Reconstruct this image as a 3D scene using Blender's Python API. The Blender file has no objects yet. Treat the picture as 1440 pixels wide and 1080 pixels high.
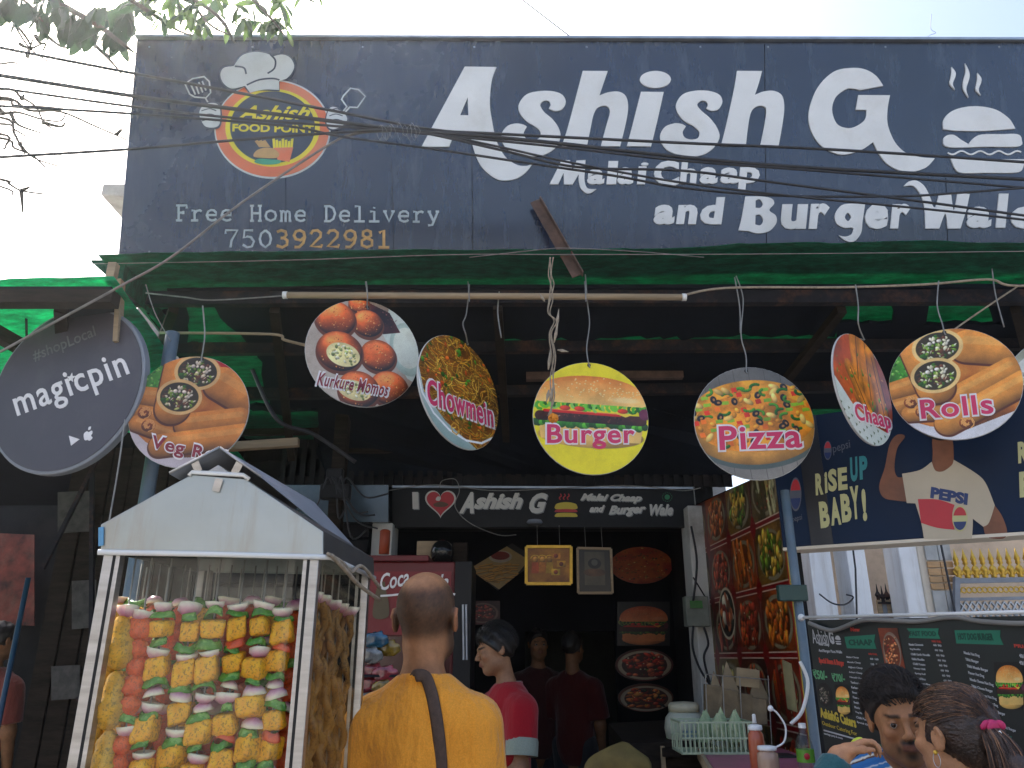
import bpy, bmesh, math, random
import numpy as np
from mathutils import Vector, Matrix, Euler
rad = math.radians
random.seed(7); RNG = np.random.default_rng(7)
scn = bpy.context.scene
col = scn.collection

# ------------------------------------------------------------------ camera
F = 1080.0; PITCH = rad(19.6); CAMZ = 1.55        # focal length for a 1440 x 1080 frame, tilt up, eye height
cam_d = bpy.data.cameras.new('camera'); cam = bpy.data.objects.new('camera', cam_d); col.objects.link(cam)
cam.location = (0, 0, CAMZ); cam.rotation_euler = (math.pi/2+PITCH, 0, 0)
cam_d.sensor_width = 36; cam_d.lens = 36*F/1440; cam_d.clip_start = .02; cam_d.clip_end = 3000
scn.camera = cam
scn.render.resolution_x = 1024; scn.render.resolution_y = 768

# ------------------------------------------------------------------ sky, sun, exposure
SUN_EL, SUN_AZ = 50, -38            # azimuth from +Y, negative = left: high sun behind the sign, to the left
w = bpy.data.worlds.new('World'); scn.world = w; w.use_nodes = True
nt = w.node_tree; nt.nodes.clear()
sky = nt.nodes.new('ShaderNodeTexSky'); sky.sky_type = 'NISHITA'; sky.sun_disc = False
sky.sun_elevation = rad(SUN_EL); sky.sun_rotation = rad(SUN_AZ)
sky.air_density = 1.0; sky.dust_density = 5; sky.ozone_density = 1.6; sky.altitude = 200
bg = nt.nodes.new('ShaderNodeBackground'); bg.inputs[1].default_value = 0.12
wo = nt.nodes.new('ShaderNodeOutputWorld')
nt.links.new(sky.outputs[0], bg.inputs[0]); nt.links.new(bg.outputs[0], wo.inputs[0])
sd = bpy.data.lights.new('sun', 'SUN'); sd.energy = 5.0; sd.angle = rad(.5); sd.color = (1, .95, .86)
sun = bpy.data.objects.new('sun', sd); col.objects.link(sun)
sdir = Vector((math.sin(rad(SUN_AZ))*math.cos(rad(SUN_EL)), math.cos(rad(SUN_AZ))*math.cos(rad(SUN_EL)), math.sin(rad(SUN_EL))))
sun.rotation_euler = sdir.to_track_quat('Z', 'Y').to_euler(); sun.location = sdir*20
vs = scn.view_settings; scn.display_settings.display_device = 'sRGB'
vs.view_transform = 'Standard'; vs.look = 'None'; vs.gamma = 1; vs.use_curve_mapping = False
vs.exposure = 1.6
scn.cycles.max_bounces = 8; scn.cycles.diffuse_bounces = 4; scn.cycles.transparent_max_bounces = 12
scn.cycles.use_denoising = True
scn.cycles.volume_bounces = 0

# ------------------------------------------------------------------ picture measurements -> points in the place
sP, cP = math.sin(PITCH), math.cos(PITCH)
CAM = Vector((0, 0, CAMZ))
def ray(u, v):
    a = (u-720)/F; b = (540-v)/F
    return Vector((a, cP-b*sP, sP+b*cP))
def at(u, v, Y):
    r = ray(u, v); return CAM + r*(Y/r.y)
def proj(p):
    d = Vector(p)-CAM; y = d.y*cP+d.z*sP; z = -d.y*sP+d.z*cP
    return (720+F*d.x/y, 540-F*z/y)
class Plane:
    """a flat sheet in the place: origin, unit axes ex (right), ey (up), n (towards the viewer)"""
    def __init__(s, o, ex, ey):
        s.o = Vector(o); s.ex = Vector(ex).normalized(); ey = Vector(ey)
        s.ey = (ey-s.ex*ey.dot(s.ex)).normalized(); s.n = s.ex.cross(s.ey)
    def px(s, u, v):
        r = ray(u, v); t = (s.o-CAM).dot(s.n)/r.dot(s.n); p = CAM+r*t-s.o
        return (p.dot(s.ex), p.dot(s.ey))
    def w(s, x, y, z=0): return s.o+s.ex*x+s.ey*y+s.n*z
    def wp(s, u, v, z=0):
        x, y = s.px(u, v); return s.w(x, y, z)

# ------------------------------------------------------------------ objects
ORG = {}
def tag(o, label=None, cat=None, group=None, kind=None):
    if label: o['label'] = label
    if cat: o['category'] = cat
    if group: o['group'] = group
    if kind: o['kind'] = kind
    return o
def thing(name, label, cat, loc, group=None, rz=0):
    o = bpy.data.objects.new(name, None); col.objects.link(o); o.empty_display_size = .1
    o.location = loc; o.rotation_euler.z = rz; ORG[o] = Vector(loc)
    return tag(o, label, cat, group)
def link(name, me, parent=None, mats=(), loc=None):
    o = bpy.data.objects.new(name, me); col.objects.link(o)
    for m in mats:
        if m is not None: me.materials.append(m)
    if parent is not None: o.parent = parent
    if loc is not None: o.location = loc
    return o
def copy_tree(o, parent=None):
    c = o.copy(); col.objects.link(c); c.parent = parent
    for ch in list(o.children): copy_tree(ch, c)
    return c

class MB:
    """collects shapes in place coordinates, then links them as one mesh object"""
    def __init__(s): s.v = []; s.f = []; s.uv = {}; s.mi = []; s.cur = 0
    def add(s, vs_, fs):
        n = len(s.v); s.v += [tuple(p) for p in vs_]; s.f += [tuple(i+n for i in f) for f in fs]; s.mi += [s.cur]*len(fs); return s
    def box(s, c, size, rot=None, taper=1):
        x, y, z = (k/2 for k in size); R = rot.to_matrix() if isinstance(rot, Euler) else (rot or Matrix.Identity(3)); c = Vector(c)
        P = [c+R@Vector((a*x*(taper if k > 0 else 1), b*y*(taper if k > 0 else 1), k*z)) for k in (-1, 1) for a, b in ((-1, -1), (1, -1), (1, 1), (-1, 1))]
        return s.add(P, [(3, 2, 1, 0), (4, 5, 6, 7), (0, 1, 5, 4), (1, 2, 6, 5), (2, 3, 7, 6), (3, 0, 4, 7)])
    def bar(s, a, b, w_, h_, up=(0, 0, 1)):
        a = Vector(a); b = Vector(b); d = (b-a); L = d.length; d.normalize(); up = Vector(up)
        x = d.cross(up)
        if x.length < 1e-4: x = d.cross(Vector((1, 0, 0)))
        x.normalize(); z = x.cross(d)
        return s.box((a+b)/2, (w_, L, h_), Matrix((x, d, z)).transposed())
    def hexa(s, P): return s.add(P, [(3, 2, 1, 0), (4, 5, 6, 7), (0, 1, 5, 4), (1, 2, 6, 5), (2, 3, 7, 6), (3, 0, 4, 7)])
    def slab(s, quad, n, t):
        """quad of 4 points, given thickness t away from normal n"""
        q = [Vector(p) for p in quad]; n = Vector(n); return s.hexa([p-n*t for p in q]+q)
    def tube(s, pts, r, seg=6, close=True, flat=None, fs=1):
        pts = [Vector(p) for p in pts]; n = len(pts)
        rr = r if hasattr(r, '__len__') else [r]*n
        V = []; Fc = []; prev = None
        for i, p in enumerate(pts):
            d = (pts[min(i+1, n-1)]-pts[max(i-1, 0)])
            if d.length < 1e-9: d = Vector((0, 0, 1))
            d.normalize()
            if flat is not None: x = d.cross(flat).normalized() if d.cross(flat).length > 1e-6 else Vector((1, 0, 0))
            else:
                ref = prev if prev is not None else (Vector((0, 0, 1)) if abs(d.z) < .9 else Vector((1, 0, 0)))
                x = ref-d*ref.dot(d)
                if x.length < 1e-6: x = d.orthogonal()
                x.normalize(); prev = x
            y = d.cross(x)
            for k in range(seg):
                a = 2*math.pi*k/seg; V.append(p+(x*math.cos(a)+y*math.sin(a)*fs)*rr[i])
        for i in range(n-1):
            for k in range(seg):
                k2 = (k+1) % seg; Fc.append((i*seg+k, i*seg+k2, (i+1)*seg+k2, (i+1)*seg+k))
        if close: Fc.append(tuple(range(seg-1, -1, -1))); Fc.append(tuple((n-1)*seg+k for k in range(seg)))
        return s.add(V, Fc)
    def lathe(s, c, prof, seg=16, axis=None, cap=True):
        c = Vector(c); M = (Vector(axis).to_track_quat('Z', 'Y').to_matrix() if axis is not None else Matrix.Identity(3))
        V = []; Fc = []
        for r, z in prof:
            for k in range(seg):
                a = 2*math.pi*k/seg; V.append(c+M@Vector((r*math.cos(a), r*math.sin(a), z)))
        for i in range(len(prof)-1):
            for k in range(seg):
                k2 = (k+1) % seg; Fc.append((i*seg+k, i*seg+k2, (i+1)*seg+k2, (i+1)*seg+k))
        if cap: Fc.append(tuple(range(seg-1, -1, -1))); Fc.append(tuple((len(prof)-1)*seg+k for k in range(seg)))
        return s.add(V, Fc)
    def ball(s, c, r, seg=10, rings=7, rot=None):
        r = r if hasattr(r, '__len__') else (r, r, r); c = Vector(c); R = rot.to_matrix() if rot else Matrix.Identity(3)
        V = []; Fc = []
        for i in range(rings+1):
            th = math.pi*i/rings
            for k in range(seg):
                a = 2*math.pi*k/seg; V.append(c+R@Vector((r[0]*math.sin(th)*math.cos(a), r[1]*math.sin(th)*math.sin(a), r[2]*math.cos(th))))
        for i in range(rings):
            for k in range(seg):
                k2 = (k+1) % seg; Fc.append(((i+1)*seg+k, (i+1)*seg+k2, i*seg+k2, i*seg+k))
        return s.add(V, Fc)
    def mesh(s, name, org=Vector((0, 0, 0)), smooth=False):
        me = bpy.data.meshes.new(name); o = Vector(org)
        me.from_pydata([tuple(Vector(p)-o) for p in s.v], [], s.f)
        if smooth: me.polygons.foreach_set('use_smooth', [True]*len(me.polygons))
        if any(s.mi): me.polygons.foreach_set('material_index', s.mi)
        me.update(); return me
    def build(s, name, mats, parent=None, smooth=False, loc=None, label=None, cat=None, group=None, kind=None, bevel=0):
        if parent is not None: org = ORG[parent]
        elif loc is not None: org = Vector(loc)
        else:
            A = np.array(s.v); org = Vector(((A[:, 0].min()+A[:, 0].max())/2, (A[:, 1].min()+A[:, 1].max())/2, A[:, 2].min()))
        me = s.mesh(name, org, smooth)
        o = link(name, me, parent, mats if isinstance(mats, (list, tuple)) else [mats], None if parent is not None else org)
        ORG[o] = org
        if bevel:
            m = o.modifiers.new('bevel', 'BEVEL'); m.width = bevel; m.segments = 2; m.limit_method = 'ANGLE'
        return tag(o, label, cat, group, kind)

def smooth_path(pts, n=8, closed=False):
    """Catmull-Rom through 3-D points"""
    P = [Vector(p) for p in pts]; m = len(P); out = []
    rng = range(m) if closed else range(m-1)
    for i in rng:
        if closed: a, b, c, d = P[(i-1) % m], P[i], P[(i+1) % m], P[(i+2) % m]
        else: a, b, c, d = P[max(i-1, 0)], P[i], P[i+1], P[min(i+2, m-1)]
        for k in range(n):
            t = k/n; out.append(.5*((2*b)+(c-a)*t+(2*a-5*b+4*c-d)*t*t+(3*b-a-3*c+d)*t**3))
    if not closed: out.append(P[-1])
    return out

# ------------------------------------------------------------------ flat shapes with holes, and lettering
def contour(pts):
    """points (u,v) or (u,v,1) = sharp corner -> dense outline; runs between corners are smooth"""
    m = len(pts); cs = [i for i, p in enumerate(pts) if len(p) > 2]
    P = [Vector((p[0], p[1], 0)) for p in pts]
    if not cs: return [(p.x, p.y) for p in smooth_path(P, 5, True)]
    out = []
    for a, i in enumerate(cs):
        j = cs[(a+1) % len(cs)]
        run = [P[i]]; k = i
        while True:
            k = (k+1) % m; run.append(P[k])
            if k == j: break
        q = run if len(run) == 2 else smooth_path(run, 5)
        out += [(p.x, p.y) for p in q[:-1]]
    return out
def curve_arrays(cu):
    o = bpy.data.objects.new('tmp', cu)
    me = bpy.data.meshes.new_from_object(o)
    V = np.zeros(len(me.vertices)*3); me.vertices.foreach_get('co', V); V = V.reshape(-1, 3)
    Fc = [tuple(p.vertices) for p in me.polygons]
    bpy.data.objects.remove(o); bpy.data.curves.remove(cu); bpy.data.meshes.remove(me)
    return V, Fc
def fill(contours, depth):
    """2-D outlines (holes included) -> solid of thickness 2*depth, returns arrays"""
    cu = bpy.data.curves.new('tmp', 'CURVE'); cu.dimensions = '2D'; cu.fill_mode = 'BOTH'; cu.extrude = depth
    for c in contours:
        sp = cu.splines.new('POLY'); sp.points.add(len(c)-1)
        for i, p in enumerate(c): sp.points[i].co = (p[0], p[1], 0, 1)
        sp.use_cyclic_u = True
    return curve_arrays(cu)
_tc = {}
def glyphs(s, bold=0., depth=.5, shear=0, space=1., res=3):
    k = (s, bold, shear, space, res)
    if k not in _tc:
        cu = bpy.data.curves.new('tmp', 'FONT'); cu.body = s; cu.size = 1; cu.offset = bold; cu.extrude = 1; cu.shear = shear; cu.space_character = space; cu.resolution_u = res
        _tc[k] = curve_arrays(cu)
    V, Fc = _tc[k]; V = V.copy(); V[:, 2] *= depth/1; return V, Fc
def fit_text(mb, pl, s, p0, p1, p2, z=.002, depth=.001, px=True, **kw):
    """ink box of the words is laid on plane pl: p0 bottom-left, p1 bottom-right, p2 top-left"""
    V, Fc = glyphs(s, depth=1, **kw)
    if len(V) == 0: return mb
    a, b, c = ((Vector(pl.px(*p)) if px else Vector(p)) for p in (p0, p1, p2))
    lo = V.min(0); hi = V.max(0); q = (V-lo)/(np.maximum(hi-lo, 1e-6)); q[:, 2] = V[:, 2]
    pts = [pl.w(*(a+(b-a)*float(x)+(c-a)*float(y)), z+depth*float(k)) for x, y, k in q]
    return mb.add(pts, Fc)
def fit_shape(mb, pl, contours, z=.002, depth=.001, px=True):
    cs = [[pl.px(*p[:2]) if px else p[:2] for p in contour(c)] for c in contours]
    V, Fc = fill(cs, depth)
    return mb.add([pl.w(float(a), float(b), z+float(c)) for a, b, c in V], Fc)
def stroke(mb, pl, pts, wd, z=.002, px=True, fs=.25, seg=6, smooth=0):
    P = [pl.px(*p) if px else p for p in pts]; P = [pl.w(x, y, z) for x, y in P]
    if smooth: P = smooth_path(P, smooth)
    return mb.tube(P, wd/2, seg, flat=pl.n, fs=fs)

# ------------------------------------------------------------------ materials
def nodes(m): m.use_nodes = True; nt = m.node_tree; return nt, nt.nodes['Principled BSDF']
def coords(nt, scale, kind='Object', rot=None):
    tc = nt.nodes.new('ShaderNodeTexCoord'); mp = nt.nodes.new('ShaderNodeMapping')
    mp.inputs['Scale'].default_value = scale if hasattr(scale, '__len__') else (scale,)*3
    if rot: mp.inputs['Rotation'].default_value = rot
    nt.links.new(tc.outputs[kind], mp.inputs[0]); return mp.outputs[0]
def noise(nt, vec, scale=5, detail=5, rough=.6):
    n = nt.nodes.new('ShaderNodeTexNoise'); n.inputs['Scale'].default_value = scale; n.inputs['Detail'].default_value = detail; n.inputs['Roughness'].default_value = rough
    nt.links.new(vec, n.inputs['Vector']); return n.outputs['Fac']
def ramp(nt, fac, stops):
    r = nt.nodes.new('ShaderNodeValToRGB'); e = r.color_ramp.elements
    while len(e) < len(stops): e.new(.5)
    for k, (p, c) in enumerate(stops): e[k].position = p; e[k].color = (*c, 1) if len(c) == 3 else c
    nt.links.new(fac, r.inputs[0]); return r.outputs[0]
def mixc(nt, fac, a, b, mode='MIX'):
    m = nt.nodes.new('ShaderNodeMix'); m.data_type = 'RGBA'; m.blend_type = mode
    for sock, val in ((m.inputs[0], fac), (m.inputs[6], a), (m.inputs[7], b)):
        if isinstance(val, (int, float)): sock.default_value = val
        elif isinstance(val, tuple): sock.default_value = (*val, 1) if len(val) == 3 else val
        else: nt.links.new(val, sock)
    return m.outputs[2]
def bump(nt, p, h, strength=.3, dist=.01):
    b = nt.nodes.new('ShaderNodeBump'); b.inputs['Strength'].default_value = strength; b.inputs['Distance'].default_value = dist
    nt.links.new(h, b.inputs['Height']); nt.links.new(b.outputs[0], p.inputs['Normal'])
def sc(c, k): return tuple(min(1, x*k) for x in c)
def mat(name, c, rough=.6, metal=0, var=.25, scale=6, bmp=0, bscale=None, dirt=None, dirt_amt=.5, stretch=(1, 1, 1), spec=.5, coat=0, trans=0, streak=False):
    m = bpy.data.materials.new(name); nt, p = nodes(m)
    v = coords(nt, stretch); n = noise(nt, v, scale, 6)
    cc = ramp(nt, n, [(.3, sc(c, 1-var)), (.7, sc(c, 1+var))])
    if dirt:
        v2 = coords(nt, (6, 6, .6) if streak else (1, 1, 1)); n2 = noise(nt, v2, 2.2 if streak else scale*.6, 9, .7)
        msk = ramp(nt, n2, [(.5, (0, 0, 0)), (.72, (dirt_amt,)*3)]); cc = mixc(nt, msk, cc, dirt)
    nt.links.new(cc, p.inputs['Base Color'])
    p.inputs['Roughness'].default_value = rough; p.inputs['Metallic'].default_value = metal
    p.inputs['Specular IOR Level'].default_value = spec; p.inputs['Coat Weight'].default_value = coat
    p.inputs['Transmission Weight'].default_value = trans
    if not trans:
        rr = nt.nodes.new('ShaderNodeMapRange'); nt.links.new(n, rr.inputs[0]); rr.inputs[3].default_value = max(.02, rough-.12); rr.inputs[4].default_value = min(1, rough+.12); nt.links.new(rr.outputs[0], p.inputs['Roughness'])
    if bmp:
        nb = noise(nt, v, bscale or scale*4, 6); bump(nt, p, nb, bmp, .005)
    return m
def imgmat(name, arr, rough=.35, dim=1., coat=0):
    """a print painted by this script (numpy) and wrapped on a flat face by its UVs"""
    h, w_ = arr.shape[:2]; im = bpy.data.images.new(name, w_, h)
    A = np.ones((h, w_, 4), np.float32); A[:, :, :3] = np.clip(arr[::-1], 0, 1)*dim
    im.pixels.foreach_set(A.ravel()); im.pack()
    m = bpy.data.materials.new(name); nt, p = nodes(m)
    t = nt.nodes.new('ShaderNodeTexImage'); t.image = im; t.extension = 'EXTEND'
    n = noise(nt, coords(nt, 1), 9, 8, .7); d = ramp(nt, n, [(.45, (1, 1, 1)), (.8, (.72, .7, .66))])
    nt.links.new(mixc(nt, 1., t.outputs[0], d, 'MULTIPLY'), p.inputs['Base Color'])
    p.inputs['Roughness'].default_value = rough; p.inputs['Coat Weight'].default_value = coat
    return m
def face(name, pl, quad, m, parent=None, z=0, poly=None, **kw):
    """flat printed sheet: quad = local corners bl, br, tr, tl; uv spans the quad"""
    o = None
    if poly is None: poly = quad
    q = [Vector(p) for p in quad]
    def uvof(p):   # affine from bl, br, tl
        ax = q[1]-q[0]; ay = q[3]-q[0]; d = Vector(p)-q[0]; det = ax.x*ay.y-ax.y*ay.x
        return ((d.x*ay.y-d.y*ay.x)/det, (ax.x*d.y-ax.y*d.x)/det)
    mb = MB(); mb.add([pl.w(p[0], p[1], z) for p in poly], [tuple(range(len(poly)))])
    o = mb.build(name, m, parent, **kw); me = o.data; uv = me.uv_layers.new(name='UVMap')
    if poly is quad: U = [(0, 0), (1, 0), (1, 1), (0, 1)]
    else: U = [uvof(p) for p in poly]
    for i, l in enumerate(me.loops): uv.data[i].uv = U[l.vertex_index]
    return o
# ------------------------------------------------------------------ painter for the flat prints (food pictures on boards and posters)
def _oct(n, size, seed):
    r = np.random.default_rng(seed); out = np.zeros((size, size)); amp = 1; tot = 0
    for o in range(n):
        k = 4*2**o
        if k > size: break
        g = r.random((k, k)); g = np.pad(g, ((0, 1), (0, 1)), mode='wrap')
        t = np.linspace(0, k, size, endpoint=False); i = t.astype(int); f = t-i; f = f*f*(3-2*f)
        a = g[i][:, i]; b = g[i][:, i+1]; c = g[i+1][:, i]; d = g[i+1][:, i+1]
        out += amp*((a*(1-f)[None]+b*f[None])*(1-f)[:, None]+(c*(1-f)[None]+d*f[None])*f[:, None]); tot += amp; amp *= .6
    return out/tot
NZ = [_oct(7, 512, s) for s in range(4)]
class Cv:
    def __init__(s, n=300, c=(.5, .5, .5), h=None):
        s.w = n; s.h = h or n; s.a = np.ones((s.h, s.w, 3))*np.array(c); s.r = np.random.default_rng(n)
        yy, xx = np.mgrid[0:s.h, 0:s.w]; s.X = (xx+.5)/s.w; s.Y = (yy+.5)/s.w
    def nz(s, k=0, z=1., off=0):
        i = ((np.arange(s.h)*z+off*37) % 512).astype(int); j = ((np.arange(s.w)*z+off*91) % 512).astype(int); return NZ[k % 4][i][:, j]
    def _box(s, x0, x1, y0, y1):
        a = max(0, int(x0*s.w)-2); b = min(s.w, int(x1*s.w)+3); c = max(0, int(y0*s.w)-2); d = min(s.h, int(y1*s.w)+3)
        return (slice(c, max(c, d)), slice(a, max(a, b)))
    def put(s, sl, al, c):
        c = np.asarray(c); A = s.a[sl]; al = np.clip(al, 0, 1)[..., None]; s.a[sl] = A*(1-al)+c*al
    def ell(s, cx, cy, rx, ry, c, ang=0, soft=1.2, shade=0, tex=0, k=0, edge=0, al=1):
        R = max(rx, ry); sl = s._box(cx-R, cx+R, cy-R, cy+R); X = s.X[sl]-cx; Y = s.Y[sl]-cy
        if X.size == 0: return
        ca, sa = math.cos(ang), math.sin(ang); x = (X*ca+Y*sa)/rx; y = (-X*sa+Y*ca)/ry; q = np.sqrt(x*x+y*y)
        a = np.clip((1-q)*min(rx, ry)*s.w/soft, 0, 1)*al
        cc = np.ones(X.shape+(3,))*np.array(c)
        if shade:
            nz_ = np.sqrt(np.clip(1-q*q, 0, 1)); L = (-.45*X/R-.65*Y/R)+.75*nz_; cc = cc*(1-shade+shade*1.35*L)[..., None]
            cc += (np.clip(L-.8, 0, 1)*shade*.8)[..., None]
        if tex: cc = cc*(1+tex*(s.nz(k, 2.3, int(cx*99))[sl]-.5)*2)[..., None]
        if edge: cc = cc*(1-edge*np.clip((q-.75)*4, 0, 1))[..., None]
        s.put(sl, a, cc)
    def poly(s, pts, c, tex=0, k=0, al=1, grad=None):
        P = np.array(pts); sl = s._box(P[:, 0].min(), P[:, 0].max(), P[:, 1].min(), P[:, 1].max()); X = s.X[sl]; Y = s.Y[sl]
        if X.size == 0: return
        ins = np.zeros(X.shape, bool); n = len(P)
        for i in range(n):
            x0, y0 = P[i]; x1, y1 = P[(i+1) % n]
            if y0 == y1: continue
            cnd = ((y0 > Y) != (y1 > Y)) & (X < (x1-x0)*(Y-y0)/(y1-y0)+x0); ins ^= cnd
        cc = np.ones(X.shape+(3,))*np.array(c)
        if grad is not None:
            t = np.clip((Y-P[:, 1].min())/(np.ptp(P[:, 1])+1e-6), 0, 1)[..., None]; cc = cc*(1-t)+np.array(grad)*t
        if tex: cc = cc*(1+tex*(s.nz(k, 2.1)[sl]-.5)*2)[..., None]
        s.put(sl, ins*float(al), cc)
    def line(s, pts, wd, c, tex=0, shade=0, al=1):
        P = np.array(pts, float)
        for i in range(len(P)-1):
            x0, y0 = P[i]; x1, y1 = P[i+1]; sl = s._box(min(x0, x1)-wd, max(x0, x1)+wd, min(y0, y1)-wd, max(y0, y1)+wd); X = s.X[sl]; Y = s.Y[sl]
            if X.size == 0: continue
            dx, dy = x1-x0, y1-y0; L = dx*dx+dy*dy+1e-9; t = np.clip(((X-x0)*dx+(Y-y0)*dy)/L, 0, 1)
            ex = X-x0-t*dx; ey = Y-y0-t*dy; d = np.sqrt(ex**2+ey**2)
            a = np.clip((wd/2-d)*s.w/1.2+.5, 0, 1)*al; cc = np.ones(X.shape+(3,))*np.array(c)
            if shade:
                q = (ex*-.4+ey*-.9)/(wd/2); cc = cc*(1-shade*.5*np.clip(d/(wd/2), 0, 1)**2+shade*.7*q)[..., None]
            if tex: cc = cc*(1+tex*(s.nz(1, 2.2)[sl]-.5)*2)[..., None]
            s.put(sl, a, cc)
    def mottle(s, cols, k=0, z=1., off=0):
        n = s.nz(k, z, off); n = (n-n.min())/(np.ptp(n)+1e-6); cols = np.array(cols); t = n*(len(cols)-1); i = np.clip(t.astype(int), 0, len(cols)-2); f = (t-i)[..., None]; s.a = cols[i]*(1-f)+cols[i+1]*f
    def arc(s, cx, cy, r, a0, a1, wd, c, ry=None, **k):
        ry = ry or r; s.line([(cx+r*math.cos(t), cy+ry*math.sin(t)) for t in np.linspace(a0, a1, 7)], wd, c, **k)
    def grain(s, g=.05): s.a = np.clip(s.a*(1+g*(s.r.random((s.h, s.w))-.5)*2)[..., None], 0, 1); return s.a

def bits(c, cx, cy, rx, ry, n, cols, s0=.012, s1=.03, r=None):
    r = r or random.Random(n)
    for _ in range(n):
        a = r.random()*6.28; q = math.sqrt(r.random()); c.ell(cx+rx*q*math.cos(a), cy+ry*q*math.sin(a), r.uniform(s0, s1), r.uniform(s0*.5, s1*.7), cols[r.randrange(len(cols))], r.random()*3, shade=.35, tex=.3)
def p_rolls(tint=(1, 1, 1), n=300, flip=0):
    c = Cv(n); c.mottle([(.25, .12, .03), (.75, .42, .12), (.9, .62, .25)], 1, .8)
    c.poly([(0, 0), (.46, 0), (.3, .33), (0, .47)], (.2, .45, .1), tex=.9); bits(c, .2, .2, .2, .18, 90, [(.25, .6, .12), (.12, .35, .06), (.5, .75, .3)])
    c.poly([(0, .7), (.25, .84), (.5, .92), (1, .8), (1, 1), (0, 1)], (.86, .86, .88), tex=.08)
    if flip: c.poly([(.55, 0), (1, 0), (1, .35), (.8, .18)], (.75, .06, .08))
    def roll(x0, y0, x1, y1, wd, k=1):
        c.line([(x0, y0+.012), (x1, y1+.012)], wd*1.06, (.35, .15, .04)); c.line([(x0, y0), (x1, y1)], wd, sc((.86, .56, .22), k), tex=.28, shade=.42)
        c.line([(x0, y0-wd*.2), (x1, y1-wd*.2)], wd*.25, (.96, .75, .42), tex=.3, al=.4)
    roll(.02, .47, .38, .42, .17); roll(.02, .62, .3, .6, .15, .92); roll(.12, .7, .5, .75, .14, .95)
    roll(.68, .2, .98, .3, .3, 1.05); roll(.52, .62, .93, .47, .2); roll(.38, .84, 1.0, .6, .2, 1.02)
    roll(.3, .1, .36, .5, .3, 1.1)
    for x, y in ((.15, .6), (.22, .7), (.52, .86)):
        c.ell(x, y, .06, .055, (.55, .25, .06), shade=.3, tex=.5)
        for k in range(5): c.arc(x, y, .012+.01*k, k, k+3.5, .008, (.95, .7, .38))
    for x, y, r in ((.45, .15, .17), (.38, .40, .165)):
        c.ell(x, y, r*1.18, r*.98, (.92, .78, .5), tex=.15); c.ell(x, y, r, r*.8, (.2, .16, .06), tex=.5)
        bits(c, x, y, r*.84, r*.66, 95, [(.9, .88, .74), (.45, .62, .15), (.2, .42, .08), (.75, .8, .45), (.4, .22, .12), (.95, .93, .85)], .01, .03)
    c.a *= np.array(tint); return c.grain()
def p_momos():
    c = Cv(300); c.mottle([(.5, .42, .36), (.72, .66, .6), (.8, .77, .72)], 0, .7)
    c.poly([(.6, 0), (1, 0), (1, .62), (.93, .6), (.62, .28)], (.8, .84, .8), tex=.06); c.ell(.87, .33, .17, .26, (.72, .8, .75), -.4, tex=.06, edge=.1); c.ell(.86, .32, .13, .2, (.86, .88, .82), -.4, tex=.06)
    c.poly([(.38, .02), (.62, .05), (.76, .2), (.62, .27), (.44, .13)], (.3, .1, .09), tex=1.2, k=2); bits(c, .58, .13, .13, .07, 30, [(.55, .3, .28), (.2, .05, .05)], .005, .014)
    def m(x, y, r, k=1): c.ell(x+.01, y+.02, r*1.05, r, (.4, .2, .1)); c.ell(x, y, r, r*.92, sc((.9, .4, .15), k), shade=.55, tex=.5, edge=.25); bits(c, x, y, r*.85, r*.8, 70, [(.95, .58, .25), (.75, .28, .1), (.98, .7, .4)], .004, .012)
    m(.34, .07, .1); m(.46, .22, .14); m(.18, .28, .18); m(.63, .48, .16); m(.8, .74, .17); m(.3, .56, .2); m(.55, .84, .18)
    for x, y, rx, ry in ((.34, .58, .15, .11), (.52, .86, .15, .09)):
        c.ell(x, y, rx, ry, (.93, .87, .62), tex=.3); bits(c, x, y, rx*.85, ry*.8, 50, [(.95, .93, .8), (.6, .65, .35), (.85, .8, .5), (.45, .5, .25)], .008, .024)
    return c.grain()
def p_noodle():
    c = Cv(300); c.mottle([(.2, .08, .01), (.5, .28, .05), (.62, .38, .1)], 2, 1); r = random.Random(3)
    for _ in range(420):
        x, y = r.random(), r.random()*.9; R = r.uniform(.04, .2); a = r.random()*6.28; k = r.uniform(.6, 1.1)
        c.arc(x, y, R, a, a+r.uniform(1, 2.8), .013, sc(r.choice([(.86, .62, .16), (.92, .72, .28), (.7, .42, .08)]), k), ry=R*r.uniform(.5, 1), shade=.6)
    bits(c, .5, .4, .5, .4, 90, [(.12, .35, .06), (.25, .55, .12), (.8, .3, .05), (.9, .4, .1)], .008, .035, r)
    c.poly([(0, .55), (.12, .75), (.4, .86), (.8, .9), (1, .86), (1, 1), (0, 1)], (.84, .86, .86), tex=.05, grad=(.55, .66, .64)); c.arc(.5, .55, .5, .4, 2.9, .02, (.95, .96, .96), ry=.36)
    c.arc(.52, .86, .05, 0, 6.28, .012, (.8, .6, .2)); return c.grain()
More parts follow.
